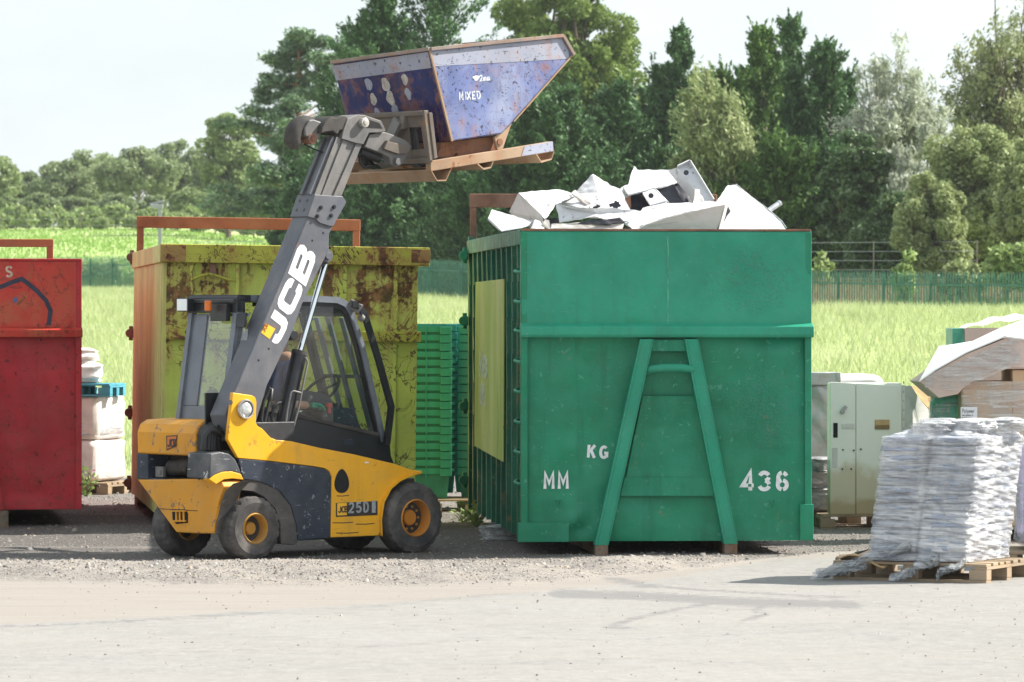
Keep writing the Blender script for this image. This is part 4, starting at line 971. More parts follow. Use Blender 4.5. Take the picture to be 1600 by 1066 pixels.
# lamp on the tower
c = S(382, 639.5, .03); m = MB(); m.lathe([(.080, .0), (.082, -.02), (.074, -.032), (.066, -.03), (.064, .0)], c, (0, 1, 0), 32); lr = m.build('round_lamp', plain('lamp_bezel', (.45, .45, .45), .3, .8), lift, smooth=40)
m = MB(); m.lathe([(.064, -.012), (.05, -.03), (.03, -.036), (.001, -.038)], c, (0, 1, 0), 28); m.build('lens', plain('lamp_lens', (.55, .55, .53), .15, .3, .3, .3, 30), lr, smooth=60)
m = MB(); m.cyl(S(360, 629, .04), S(360, 629, .0), .02, 12); m.build('tower_bolt', M_STEEL, lift)

# --- rear: counterweight, hood, cavity
sr = S(345, 748, .05).x
Bk = lambda px, py, s_=None: MF.on_s(px, py, sr if s_ is None else s_)
z = lambda py: Bk(260, py).z
tf = Bk(214, 730).y
prof = [(sr - .0, z(711)), (sr - .004, z(676)), (sr + .03, z(663)), (sr + .09, z(657)), (sr + .6, z(653)), (sr + .6, z(711))]
tn = Bk(305, 700).y
m = MB(); m.extrude([(a, tn, b) for a, b in prof], (0, tf - tn, 0)); hd = m.build('engine_hood', M_YEL_SHADE, lift, bevel=.02, seg=3)
m = MB(); m.extrude([(a + .01, tn - .11, b - .008) for a, b in prof], (0, .107, 0)); m.build('hood_cheek', M_DUSTBLK, lift, bevel=.03, seg=3)
n0 = Vector((-1, 0, 0)); ex0 = Vector((0, -1, 0)); ez0 = Vector((0, 0, 1))
q = [Bk(a, b, sr - .004) for a, b in ((260, 681), (278, 680), (274, 698), (260.5, 704))]
m = MB(); m.extrude([p + n0 * .001 for p in q], n0 * .002); m.build('hood_badge', M_DECK, hd)
q = [Bk(a, b, sr - .004) for a, b in ((262, 682.5), (276.5, 682), (272.7, 697), (262, 701.5))]
m = MB(); m.extrude([p + n0 * .002 for p in q], n0 * .002); m.build('hood_badge', plain('badge_orange', (.6, .16, .02), .5), hd)
decal('hood_lettering', 'JCB', Bk(262.8, 698, sr - .004) + n0 * .004, ex0, ez0, .062, .22, M_DECK, hd, n0, .62)
# cavity frame
m = MB(); zt_, zb_ = z(710.5), z(751); t_l, t_r = Bk(231, 730).y, Bk(309, 730).y
m.box(sr, .30, t_l, tf, zb_, zt_).box(sr, .30, .34, t_r, zb_, zt_).box(sr + .004, .3, t_r, t_l, zb_ - .03, zb_ + .012); m.build('rear_frame', M_NAVY, lift, bevel=.008)
m = MB(); m.box(.02, .04, t_r, t_l, zb_, zt_); m.build('cavity_back', M_HOLE, lift)
m = MB(); a = Bk(268, 731, sr + .16); m.cyl(a, Bk(312, 727, sr + .16), .065, 20).cyl(Bk(287, 733, sr + .10), Bk(287, 733, sr + .01), .018, 12); m.build('silencer', M_DUSTBLK, lift, smooth=40)
a, b = Bk(244, 729, sr + .05), Bk(256, 746, sr + .05); m = MB(); m.box(sr + .04, sr + .07, b.y, a.y, b.z, a.z); m.box(sr + .03, sr + .04, b.y + .02, a.y - .04, b.z + .02, a.z - .03); m.build('socket_plate', M_STEEL, lift, bevel=.004)
# counterweight
cw = [(214, 749), (327, 748.5), (345, 752), (349, 760), (341, 785), (336, 812), (334, 834), (308, 834), (275, 832)]
m = MB(); m.extrude([Bk(a, b) for a, b in cw], (.20, 0, 0)); ct = m.build('counterweight', M_YEL_SHADE, lift, bevel=.012)
a, b = Bk(249, 795, sr - .0), Bk(309, 795, sr - .0); m = MB(); m.box(sr - .002, sr + .002, b.y, a.y, a.z - .003, a.z + .003); m.build('casting_seam', M_DECK, ct)
q = [Bk(a, b) for a, b in ((269, 796), (289, 796), (294, 802), (294, 817), (276, 819), (270, 812))]
m = MB(); m.extrude([p + n0 * .0015 for p in q], n0 * .001); m.build('tow_slot', M_HOLE, ct)  # black plate painted as the dark of the slot
for px in (276.5, 282, 288): a, b = Bk(px, 798), Bk(px + .3, 816); m = MB(); m.bar(a + n0 * .006, b + n0 * .006, .018, .012, (1, 0, 0)); m.build('slot_bar', M_YEL_SHADE, ct)
for py in (798.5, 814): a, b = Bk(272, py), Bk(292, py); m = MB(); m.bar(a + n0 * .014, b + n0 * .014, .012, .016, (1, 0, 0)); m.build('slot_bar', M_YEL_SHADE, ct)
m = MB(); m.strip([Bk(*p, sr + .004) for p in ((380, 752), (364, 756), (352, 768), (345, 788), (339, 812), (337, 835))], (.15, 0, 0), (0, -.012, .004)); m.build('fender_liner', M_FEND, lift, smooth=60)
# dark pocket and hoses between hood and tower
m = MB(); m.box(sr + .08, .2, .10, tn - .10, z(750), z(702)); m.build('pump_housing', M_DUSTBLK, lift, bevel=.01)
a, b = S(321.5, 614, .33), S(336, 702, .33); m = MB(); m.box(a.x, b.x + .12, .33, .35, b.z, a.z); m.build('shield_plate', M_CABK, lift, bevel=.004)
for k, (x0, x1, yy) in enumerate(((318, 342, 672), (325, 348, 668), (334, 356, 668), (341, 360, 664))):
    a, b, c_ = S(x0, 703, .16 + .03 * k), S((x0 + x1) / 2 - 3, yy, .16 + .03 * k), S(x1, 676 + 3 * k, .16 + .03 * k)
    m = MB(); m.tube([a, a.lerp(b, .5) + Vector((-.02, 0, .03)), b, b.lerp(c_, .5) + Vector((.0, 0, .012)), c_], .026, 10); m.build('hose', M_BLK, lift, smooth=60)
m = MB(); m.box(.0, .5, .09, .34, z(716), S(395, 660, .1).z); m.build('boom_mount', M_BLK, lift, bevel=.01)

# --- boom
tb, bw = .10, .21
boomp = [(488, 322), (537, 314), (521, 353), (515, 366), (514.5, 392), (503, 414), (472, 477), (457, 520), (430, 577), (418, 602), (400, 662), (384, 690), (362, 690), (351, 648)]
bm_ = side('boom', boomp, tb, tb + bw, M_BOOM, bevel=.014)
clp = [(492, 304), (536, 307), (541.5, 316), (521, 354), (514, 353.5), (500, 349), (493, 342.5), (480.5, 338.5)]
cl = side('boom_collar', clp, tb - .014, tb + bw + .014, M_BOOM, bevel=.006)
for px, py in ((501, 324.5), (521.5, 323.5), (495.5, 338), (517, 337)):
    a = S(px, py, tb - .014); m = MB(); m.cyl(a + Vector((0, .004, 0)), a + Vector((0, -.010, 0)), .017, 12).cyl(a + Vector((0, -.009, 0)), a + Vector((0, -.016, 0)), .010, 8); m.build('collar_bolt', M_CABK, cl)
r0, r1 = S(492, 304, tb), S(480.5, 338.5, tb); bx = (r0 - r1).normalized(); bn = Vector((-bx.z, 0, bx.x))
for f_ in (.3, .72):
    for tt in (.06, .16):
        a = r0.lerp(r1, f_) + Vector((0, tt, 0)); m = MB(); m.cyl(a - bn * .004, a + bn * .010, .016, 12); m.build('collar_bolt', M_CABK, cl)
for px, py in ((441, 499), (488, 376), (505, 364), (420, 545), (404, 563), (405, 478), (345, 620), (340, 636)):
    tt = tb if px > 400 else None
    a = S(px, py, tb) if tt is not None and px != 405 else on_plane(MF, px, py, r1, bn)
    m = MB(); nn = NS if tt is not None and px != 405 else bn; m.cyl(a - nn * .002, a + nn * .002, .009, 10); m.build('boom_plug', M_HOLE, bm_)
# lettering up the boom
e1 = (S(487, 339, tb) - S(354, 648, tb)).normalized(); e2 = Vector((-e1.z, 0, e1.x))
if e2.x > 0: e2 = -e2
def boomtext(text, p_bl, h, L):
    o = S(*p_bl, tb); m = MB(); heavy(m, text, h, lambda x, y, d: o + e1 * x * L + e2 * y + NS * (d + .0008), 1.0, .0015); return m.build('boom_lettering', M_LETW, bm_, fix=False)
# each letter set at its own place along the boom; x runs up the boom, y towards its back
def boomletter(ch, corners, flip=False):
    bl, br, tl = [S(*c, tb) for c in corners]
    m = MB()
    for poly in HEAVY[ch]:
        mx_ = max(p[0] for pl_ in HEAVY[ch] for p in pl_)
        a = [bl + (br - bl) * (p[0] / mx_) + (tl - bl) * p[1] for p in poly]
        m.extrude([p + NS * .0008 for p in a], NS * .0015)
    m.build('boom_lettering', M_LETW, bm_, fix=False)
boomletter('J', ((434, 541), (453, 502.5), (410, 522)))
boomletter('C', ((454.5, 496), (475.5, 450), (430, 477)))
boomletter('B', ((477.5, 448), (495.5, 399), (450, 427)))
q = [S(a, b, tb) for a, b in ((415, 505), (430, 514), (421, 530), (408, 520))]
m = MB(); m.extrude([p + NS * .0008 for p in q], NS * .001); m.build('boom_badge', M_DECY, bm_)
decal('badge_lettering', 'JCB', q[3] + (q[2] - q[3]) * .3 + (q[0] - q[3]) * .2 + NS * .002, (q[0] - q[3]).normalized(), (q[3] - q[2]).normalized() * -1 * -1, .035, .2, plain('badge_brown', (.35, .12, .02), .6), bm_, NS, .7)
# pivot lugs, hydraulic cylinder
a = S(512, 400, tb + .02); m = MB(); m.cyl(a, a + Vector((0, .16, 0)), .055, 20).cyl(a + Vector((0, -.02, 0)), a, .032, 14); lg = m.build('pivot_lug', M_BOOM, bm_, bevel=.004)
m = MB(); q = SL([(500, 403), (512, 394), (519, 402), (512, 412), (497, 420)], tb + .03); m.extrude(q, (0, .14, 0)); m.build('lug_plate', M_BLK, bm_)
a = S(457, 524, tb + .03); m = MB(); m.cyl(a + Vector((0, -.03, 0)), a + Vector((0, .1, 0)), .04, 16); m.build('pivot_lug', M_CABK, bm_, bevel=.004)
tcyl = .19
c0, c1, c2 = S(434, 700, tcyl), S(468, 551, tcyl), S(511.5, 402, tcyl)
m = MB(); m.cyl(c0, c1, .064, 24); cb = m.build('hydraulic_cylinder', M_CABK, lift, smooth=40)
m = MB(); m.cyl(c1 - (c1 - c0).normalized() * .02, c1 + (c1 - c0).normalized() * .012, .067, 24); m.build('gland', M_DUSTBLK, cb, smooth=40)
m = MB(); m.cyl(c1, c2, .024, 20); m.build('rod', M_CHROME, cb, smooth=60)
for pts in (((477, 558), (481, 566), (478, 580), (466, 640), (452, 690)), ((443, 690), (449, 640), (455, 613), (459, 611), (470, 614), (471, 617))):
    m = MB(); m.tube(SL(pts, tcyl - .085), .009, 8); m.build('cylinder_pipe', M_STEEL, cb, smooth=60)
for k, pts in enumerate((((416, 690), (408, 655), (412, 628), (421, 607), (425, 608), (423, 625)), ((412, 665), (418, 640), (424, 612), (420, 606)), ((430, 680), (424, 650), (428, 636), (434, 630), (445, 628)), ((424, 690), (419, 672), (416, 652), (420, 630)))):
    m = MB(); m.tube(SL(pts, .14 + .02 * k), .014, 8); m.build('hose', M_BLK, lift, smooth=60)
# inner boom with wear strips
m = MB(); m.extrude(SL([(494, 303), (530, 214), (566, 222), (530, 312), (490, 318)], tb + .02), (0, .17, 0)); ib = m.build('inner_boom', M_STEEL, lift, bevel=.008)
for pts, t0 in ((((502, 306), (536, 219), (544, 222), (511, 306)), tb + .006), (((521, 306), (559, 219), (567, 222), (533, 309)), tb + .004), (((491, 305), (526, 214), (532, 216), (500, 306)), tb + .012)):
    m = MB(); m.extrude(SL(pts, t0), (0, tb + .022 - t0, 0)); m.build('wear_strip', M_STEEL, ib, bevel=.003)
a, b = S(491, 305, tb), S(527, 215, tb)
for tt in (.03, .13): m = MB(); m.bar(a + bn * .012 + Vector((0, tt + .02, 0)), b + bn * .012 + Vector((0, tt + .02, 0)), .035, .03, bn); m.build('wear_strip', M_BOOM, ib)
# boom head, hose guards, links
hp = [(543, 186), (558.5, 179), (570, 180), (596, 189), (603, 204), (601, 206.5), (577, 208), (568, 226), (556, 224), (534, 217), (537, 203)]
hd2 = side('boom_head', hp, tb - .01, tb + .22, M_STEEL, bevel=.006)
m = MB(); m.extrude(SL([(571.5, 185.5), (593, 192.5), (597.5, 201), (572, 199.5)], tb - .0125), (0, .002, 0)); m.build('head_opening_shade', M_HOLE, hd2)  # thin black plate painted as the shade of a recess
a = S(566, 192, tb - .01); m = MB(); m.cyl(a, a + Vector((0, -.045, 0)), .040, 20).cyl(a + Vector((0, -.045, 0)), a + Vector((0, -.055, 0)), .022, 12); m.build('pin_boss', plain('bright_pin', (.5, .47, .42), .4, .6), hd2, bevel=.004)
gp = [(502, 209), (504, 197), (510, 189), (520, 182), (526, 185), (533, 180.5), (543, 182), (545, 190), (540, 203), (531, 204), (528, 211), (520, 205), (508, 207)]
side('hose_guard', gp, tb + .0, tb + .27, M_DUSTBLK, bevel=.01)
hg = side('hose_cover', [(476, 201), (483, 188), (489, 186), (498, 189), (509, 193), (503, 205), (501, 214), (494, 221), (484, 217), (477, 212)], tb + .06, tb + .24, M_STEEL, bevel=.014)
m = MB(); path = SL([(487, 192), (476, 192), (465, 197), (459, 207), (457, 218), (463, 228)], tb + .15); m.tube(path, [.05, .065, .075, .078, .075, .06], 16); m.build('hose_end', M_DUSTBLK, hg, smooth=60)
a = S(489, 217, tb + .05); m = MB(); m.cyl(a, a + Vector((0, .1, 0)), .045, 18).cyl(a + Vector((0, -.01, 0)), a, .02, 10); m.build('guide_roller', M_RUST, hg, bevel=.004)
m = MB(); m.tube(SL([(476, 226), (488, 232), (506, 239)], tb + .1), .006, 6); m.build('cable', M_BLK, hg)
lk = side('tilt_link', [(578, 209.5), (602, 206.5), (615, 211), (634, 219), (641, 225), (643.5, 231), (634, 246), (628, 258), (619, 262), (611, 257), (609, 247), (598, 240.5), (570, 230)], tb + .015, tb + .21, M_STEEL, bevel=.008)
side('link_cheek', [(606, 219), (611, 222), (631, 226), (641.5, 231.5), (637, 240), (622, 241), (600, 233)], tb - .02, tb + .015, M_TAUPE, lk, bevel=.006)
a = S(618.5, 253, tb + .015); m = MB(); m.cyl(a, a + Vector((0, -.035, 0)), .028, 16); m.build('pin_boss', M_STEEL, lk, bevel=.004)
m = MB(); m.cyl(S(562, 237, tb + .1), S(592, 247, tb + .1), .042, 18); tc_ = m.build('tilt_cylinder', M_BLK, lift, smooth=40)
m = MB(); m.cyl(S(591, 246.5, tb + .1), S(606, 252, tb + .1), .02, 16); m.build('rod', M_CHROME, tc_, smooth=60)
m = MB()
for k in range(5): m.tube(SL([(560 + k * 3, 236), (563 + k * 4, 254 - k), (569 + k * 4, 262), (576 + k * 5, 258)], tb + .12 + .03 * k), .013, 8)
m.build('hose_bundle', M_BLK, lift, smooth=60)
# carriage with fork tines
a, b = S(663, 176, 0), S(673, 251, 0); cd = (b - a); cn = Vector((cd.z, 0, -cd.x)).normalized()
if cn.x < 0: cn = -cn
def cplate(v0, v1, t0, t1, off=0, th=.03):
    m = MB(); p0 = a + cd * v0 - cn * off; p1 = a + cd * v1 - cn * off
    m.hexa([p1 + Vector((0, t0, 0)), p1 + cn * th + Vector((0, t0, 0)), p1 + cn * th + Vector((0, t1, 0)), p1 + Vector((0, t1, 0)), p0 + Vector((0, t0, 0)), p0 + cn * th + Vector((0, t0, 0)), p0 + cn * th + Vector((0, t1, 0)), p0 + Vector((0, t1, 0))]); return m
ca = cplate(.04, .98, .0, .07).build('carriage', M_TAUPE, lift, bevel=.004)
cplate(.04, .98, .24, .86).build('back_plate', M_TAUPE, ca, bevel=.004); cplate(.04, .30, .07, .24, -.002).build('upper_bridge', M_TAUPE, ca, bevel=.004); cplate(.76, .98, .07, .24, -.002).build('lower_bridge', M_TAUPE, ca, bevel=.004)
cplate(-.04, .06, -.01, .88, .02, .06).build('fork_bar', M_TAUPE, ca, bevel=.008); cplate(.93, 1.05, .0, .86, .03, .05).build('fork_bar', M_TAUPE, ca, bevel=.008)
side('end_plate', [(662, 172), (668, 174), (678, 250), (672, 252)], -.02, .008, M_TAUPE, ca); side('end_plate', [(670, 176), (676, 176), (684, 247), (679, 249)], -.03, .0, M_TAUPE, ca)
m = MB(); q = [a + cd * .12 + Vector((0, .30, 0)), a + cd * .55 + Vector((0, .42, 0))]; m.bar(q[0] - cn * .05, q[1] - cn * .09, .03, .10, (0, 1, 0)); m.build('carriage_gusset', M_STEEL, ca)
m = MB(); m.hexa([a + cd * .3 + Vector((0, t, 0)) - cn * (o) for t, o in ((.24, 0), (.30, 0), (.30, .06), (.24, .06))] + [a + cd * .02 + Vector((0, t, 0)) - cn * o for t, o in ((.24, 0), (.30, 0), (.30, .02), (.24, .02))]); m.build('carriage_gusset', M_TAUPE, ca)
fd = (S(864, 229, 0) - S(673, 259, 0)).normalized()
for tt in (.24, .80):
    p0 = S(679, 258, 0); p0 = Vector((p0.x, tt, p0.z)); m = MB(); m.bar(p0, p0 + fd * 1.05, .11, .035); m.bar(p0 - fd * .0, p0 - cd * .95, .11, .035, (1, 0, 0)); m.build('fork_tine', M_BLK, ca, bevel=.004)

# --- cab
tc, tfc = .37, 1.03
s_r = S(300, 465, tfc).x; s_b = S(277, 656, tfc).x
roofl = [S(*q, tc) for q in ((490, 463), (528, 465), (542, 471), (551, 484))]
zr_ = roofl[0].z
prof = [Vector((s_r - .02, tc, zr_ + .01))] + roofl
m = MB(); m.strip(prof, (0, tfc - tc, 0), (-.008, 0, -.055)); m.build('cab_roof', M_CABK, lift, smooth=50)
fr_ = lambda x, y, d: Vector((x, tc - .02 + d, y))
def pillar(name, pts, w, mat, t, th=.05, parent=lift):
    m = MB(); q = [S(a, b, t) for a, b in pts]; ribbon(m, [(p.x, p.z) for p in q], w, lambda x, y, d: Vector((x, t + d, y)), th); return m.build(name, mat, parent, smooth=50, fix=True)
pillar('cab_frame', [(395, 466), (492, 467), (528, 469), (541, 475), (549, 487), (566, 539), (587, 630), (600, 690)], .052, M_CABG, tc - .03, .06)
pillar('window_seal', [(400, 476), (490, 475.5), (525, 477), (536, 482), (544, 493), (560, 540), (581, 632), (592, 676)], .030, M_CABK, tc - .012, .05)
gl = MB(); gq = (SL([(404, 478), (490, 476), (525, 478), (536, 483), (544, 494), (560, 541), (581, 632), (592, 677), (458, 646), (404, 634)], tc + .004)); gl.add(gq, [tuple(range(len(gq)))]); gl.build('side_window', M_GLASS, lift, fix=False)
dr = side('cab_door_panel', [(396, 634), (458, 645.5), (592, 676.5), (600, 683), (609, 690), (611, 712), (617, 727), (553, 713), (455, 693), (396, 686)], tc - .02, tc + .03, M_CABK)
pillar('door_sill', [(400, 636), (458, 648), (592, 679)], .03, M_DUSTBLK, tc - .035, .03)
a, b = S(536, 687, tc - .022), S(552, 695, tc - .022); m = MB(); m.box(a.x, b.x, tc - .026, tc - .02, b.z, a.z); m.build('door_sticker', M_NAVY, dr)
pillar('mirror_guard', [(553, 475), (562, 479), (571, 491), (593, 562), (613, 636), (606, 694)], .055, M_CABK, tc - .10, .03)
a = S(556, 478, tc - .06); m = MB(); m.bar(a + Vector((-.03, .05, .02)), a + Vector((.02, -.04, -.03)), .04, .08).cyl(a + Vector((.02, -.03, -.09)), a + Vector((.05, -.03, -.11)), .03, 12); m.build('guard_bracket', M_STEEL, lift, bevel=.004)
# windscreen, pillars and guard bars in front
w0, w1 = S(549, 487, tc), S(600, 690, tc)
m = MB(); m.add([w1 + Vector((-.02, .03, 0)), w1 + Vector((-.02, tfc - tc - .03, 0)), w0 + Vector((-.02, tfc - tc - .03, 0)), w0 + Vector((-.02, .03, 0))], [(0, 1, 2, 3)]); m.build('windscreen', M_GLASS, lift, fix=False)
for dt in (.16, .34, .50): m = MB(); m.bar(w0 + Vector((.02, dt, -.05)), w1 + Vector((.02, dt, 0)), .055, .02, (1, 0, 0)); m.build('guard_bar', M_CABG, lift, bevel=.004)
m = MB(); q = w0.lerp(w1, .5); m.bar(q + Vector((.035, 0, .0)), q + Vector((.035, tfc - tc, 0)), .03, .03); m.build('guard_bar', M_CABK, lift)
far_p = [(S(490, 463, tc), S(549, 487, tc), S(600, 690, tc))]
m = MB(); dt = Vector((0, tfc - tc, 0)); m.bar(w0 + dt, w1 + dt, .06, .06, (1, 0, 0)); m.build('cab_frame', M_CABK, lift)
p_t, p_b = Vector((s_r, tc + .01, zr_ - .04)), Vector((s_b, tc + .01, S(396, 640, tc).z - .1))
m = MB(); m.bar(p_t, p_b, .06, .06, (1, 0, 0)); m.build('cab_frame', M_CABG, lift); 
m = MB(); m.bar(Vector((s_r, tfc - .03, p_t.z)), Vector((s_b, tfc - .03, p_b.z)), .05, .05, (1, 0, 0)); m.build('cab_frame', M_CABG, lift)
# far side window frame and far door
m = MB(); q0 = Vector((s_r + .5, tfc, zr_ - .05)); m.bar(q0, q0 + Vector((.02, 0, -.9)), .03, .03, (1, 0, 0)); m.build('far_door_post', M_CABK, lift)
m = MB(); zc = S(458, 650, tc).z; m.box(s_b, w1.x - .03, tfc - .03, tfc, zc - .35, zc - .02); m.build('far_door_panel', M_CABK, lift)
m = MB(); m.box(s_b, w1.x - .02, tc + .03, tfc - .03, zc - .55, zc - .50); m.build('cab_floor', M_CABK, lift)
m = MB(); m.box(w1.x - .08, w1.x - .02, tc + .03, tfc - .03, zc - .5, zc - .22); m.build('front_bulkhead', M_CABK, lift)
# rear of the cab
Bq = lambda px, py: on_plane(MF, px, py, (s_r, 0, zr_), Vector((zr_ - p_b.z, 0, -(s_r - s_b))))
n_r = Vector((zr_ - p_b.z, 0, -(s_r - s_b))).normalized()
def rear(name, pts, mat, th=.03, off=0, parent=lift):
    m = MB(); m.extrude([Bq(a, b) - n_r * off for a, b in pts], n_r * th); return m.build(name, mat, parent, bevel=.004)
rear('rear_window_frame', [(303, 490.5), (324, 490.5), (307, 634), (279.5, 634)], M_CABG)
m = MB(); m.add([Bq(a, b) + n_r * .01 for a, b in ((324, 492), (388, 491), (376, 634), (307, 633))], [(0, 1, 2, 3)]); m.build('rear_window', M_GLASSR, lift, fix=False)
rear('rear_cab_panel', [(279.5, 634.3), (376, 634), (374, 660), (276, 657)], M_CABG)
rear('rear_window_rail', [(324, 490), (388, 489), (388, 494), (324, 494)], M_CABG, .02)
m = MB(); q = Bq(298, 462); zt2 = Bq(300, 464).z; zb2 = Bq(300, 489).z; m.box(s_r - .05, s_r + .04, tc - .02, tfc, zb2, zt2 - .0); m.box(s_r - .075, s_r - .02, tc - .01, tfc - .02, zt2 - .055, zt2 - .02); rb_ = m.build('rear_roof_beam', M_CABK, lift, bevel=.008)
a, b = Bq(296, 466), Bq(308, 487); m = MB(); m.box(s_r - .13, s_r - .03, b.y - .02, a.y, b.z, a.z); wl = m.build('work_lamp', M_CABK, lift, bevel=.008)
m = MB(); m.box(s_r - .136, s_r - .128, b.y - .012, a.y - .006, b.z + .008, a.z - .008); m.build('lens', plain('lamp_glass', (.85, .87, .87), .2, 0, .05), wl, bevel=.002)
a, b = Bq(342, 475), Bq(364, 502); m = MB(); m.box(s_r - .10, s_r - .055, b.y, a.y, b.z, a.z); ind = m.build('indicator_housing', M_CABK, lift, bevel=.004)
c = Bq(346.5, 490); m = MB(); m.cyl(c + n_r * -.14, c + n_r * -.14 + Vector((0, 0, .085)), .03, 16); m.build('amber_lens', plain('amber_lens', (.62, .14, .01), .25, 0, .1), ind, bevel=.008)
rear('hinge_plate', [(374, 491), (388, 489), (386, 512), (377, 513), (372, 508)], M_CABK, .02, .03)
# inside the cab
m = MB(); q = S(430, 640, .62); m.box(q.x - .22, q.x + .22, .48, .88, q.z - .12, q.z).box(q.x - .30, q.x - .2, .48, .88, q.z, q.z + .58); m.build('seat', M_CABK, lift, bevel=.03, seg=3)
q0, q1 = S(545, 668, .70), S(500, 612, .70); m = MB(); m.bar(q0, q1, .05, .05); st = m.build('steering_column', M_CABK, lift)
ax = (q1 - q0).normalized(); u = ax.orthogonal().normalized(); v = ax.cross(u); m = MB(); m.tube([q1 + (u * math.cos(i * .2618) + v * math.sin(i * .2618)) * .19 for i in range(24)], .014, 8, False, closed=True); m.bar(q1 - v * .18, q1 + v * .18, .02, .015); m.build('steering_wheel', M_DUSTBLK, st, smooth=60)
q = [S(a, b, .42) for a, b in ((504, 648), (512, 634), (552, 638), (566, 672), (504, 662))]; m = MB(); m.extrude(q, (0, .16, 0)); cs = m.build('side_console', M_NAVY, lift, bevel=.01)
c = S(514, 646, .41); m = MB(); m.cyl(c, c + Vector((0, 0, .05)), .016, 10).cyl(c + Vector((0, 0, .05)), c + Vector((0, 0, .085)), .028, 12); m.build('control_lever', plain('red_knob', (.45, .03, .02), .4), cs, smooth=50)
for k in range(3): c = S(520 + 7 * k, 640 + k, .44); m = MB(); m.cyl(c, c + Vector((-.01, 0, .06)), .010, 8); m.build('control_lever', M_DUSTBLK, cs)

# ------------------------------------------------------------------ driver
def skin(name, J, E, mat, parent, root=0, sub=2):
    me = bpy.data.meshes.new(name); me.from_pydata([j[0] for j in J], E, []); me.update()
    o = bpy.data.objects.new(name, me); COL.objects.link(o)
    if parent: o.parent = parent
    o.modifiers.new('skin', 'SKIN'); sm = o.modifiers.new('subsurf', 'SUBSURF'); sm.levels = sub; sm.render_levels = sub
    if not me.skin_vertices: me.attributes.new('skin', 'FLOAT', 'POINT')
    sv = me.skin_vertices[0].data
    for i, j in enumerate(J):
        sv[i].radius = j[1] if isinstance(j[1], tuple) else (j[1], j[1]); sv[i].use_root = (i == root)
    me.materials.append(mat); o.modifiers['skin'].use_smooth_shade = True
    return o
q = S(432, 640, .66); base = Vector((q.x, q.y, q.z))
wpt = lambda v: Vector((MF.x0 + v.x * MF.c - v.y * MF.s, MF.y0 + v.x * MF.s + v.y * MF.c, v.z))
dv = thing('person', 'driver in a blue T-shirt and green glove seated in the forklift cab', 'person', wpt(base), MF.deg)
M_SKIN = plain('skin', (.42, .22, .15), .55, 0, .08, .05); M_TEE = plain('blue_cotton', (.12, .15, .36), .85, 0, .15, .3, 20); M_TROU = plain('dark_trousers', (.03, .035, .05), .9, 0, .2, .3, 20)
M_GLOVE = plain('green_glove', (.01, .28, .17), .6, 0, .15, .3, 20); M_HAIR = plain('brown_hair', (.05, .03, .02), .8, 0, .3, .5, 40)
glv = S(491, 634, .43) - base; elb = S(452, 632, .44) - base; sho = Vector((.02, -.19, .42))
J = [((0, 0, .06), .12), ((.0, 0, .24), (.13, .11)), ((.01, 0, .40), (.15, .10)), ((.02, 0, .50), .06), ((.04, 0, .60), .075), ((.05, 0, .70), .085), ((.045, 0, .78), .06),
     (tuple(sho), .065), (tuple(elb), .045), (tuple(glv.lerp(elb, .2)), .033),
     ((.02, .19, .42), .065), ((.12, .23, .18), .045), ((.34, .10, .22), .033),
     ((.22, -.1, .07), .085), ((.44, -.11, .05), .065), ((.50, -.11, -.34), .05), ((.60, -.11, -.40), .04), ((.22, .1, .07), .085), ((.44, .11, .05), .065), ((.50, .11, -.34), .05), ((.60, .11, -.40), .04)]
E = [(0, 1), (1, 2), (2, 3), (3, 4), (4, 5), (5, 6), (2, 7), (7, 8), (8, 9), (2, 10), (10, 11), (11, 12), (0, 13), (13, 14), (14, 15), (15, 16), (0, 17), (17, 18), (18, 19), (19, 20)]
skin('body', J, E, M_SKIN, dv)
mid = sho.lerp(elb, .55)
skin('shirt', [((0, 0, .05), (.155, .15)), ((0, 0, .24), (.16, .14)), ((.01, 0, .40), (.17, .125)), ((.02, 0, .475), .075), (tuple(sho), .085), (tuple(mid), .075), ((.02, .19, .42), .085), ((.08, .22, .28), .075)], [(0, 1), (1, 2), (2, 3), (2, 4), (4, 5), (2, 6), (6, 7)], M_TEE, dv)
skin('trousers', [((0, 0, .05), .135), ((.22, -.1, .07), .10), ((.44, -.11, .05), .08), ((.50, -.11, -.34), .065), ((.22, .1, .07), .10), ((.44, .11, .05), .08), ((.50, .11, -.34), .065)], [(0, 1), (1, 2), (2, 3), (0, 4), (4, 5), (5, 6)], M_TROU, dv)
skin('hair', [((.03, 0, .70), .092), ((.03, 0, .77), .085), ((.0, 0, .66), .07)], [(0, 1), (0, 2)], M_HAIR, dv)
fw = (glv - elb).normalized()
Jg = [(tuple(glv - fw * .05), .034), (tuple(glv + fw * .005), (.042, .024)), (tuple(glv + fw * .04), (.044, .022))]; Eg = [(0, 1), (1, 2)]
for k, (off, ln) in enumerate(((-.030, .055), (-.010, .065), (.011, .06), (.031, .045))):
    r0 = glv + fw * .045 + Vector((0, off, 0)); a = r0 + fw * ln * .5 + Vector((0, 0, -.008)); b = a + fw * ln * .35 + Vector((0, 0, -.03))
    i = len(Jg); Jg += [(tuple(r0), .011), (tuple(a), .0105), (tuple(b), .009)]; Eg += [(2, i), (i, i + 1), (i + 1, i + 2)]
i = len(Jg); Jg += [(tuple(glv + Vector((0, -.045, .012))), .013), (tuple(glv + fw * .035 + Vector((0, -.062, .005))), .010)]; Eg += [(1, i), (i, i + 1)]
skin('glove', Jg, Eg, M_GLOVE, dv)
for y in (-.028, .028):
    m = MB(); m.lathe([(.001, -.011), (.008, -.008), (.011, 0), (.008, .008), (.001, .011)], (.128, y, .70), (1, 0, 0), 12); m.build('eye', plain('eye_white', (.7, .7, .68), .2), dv, smooth=60)
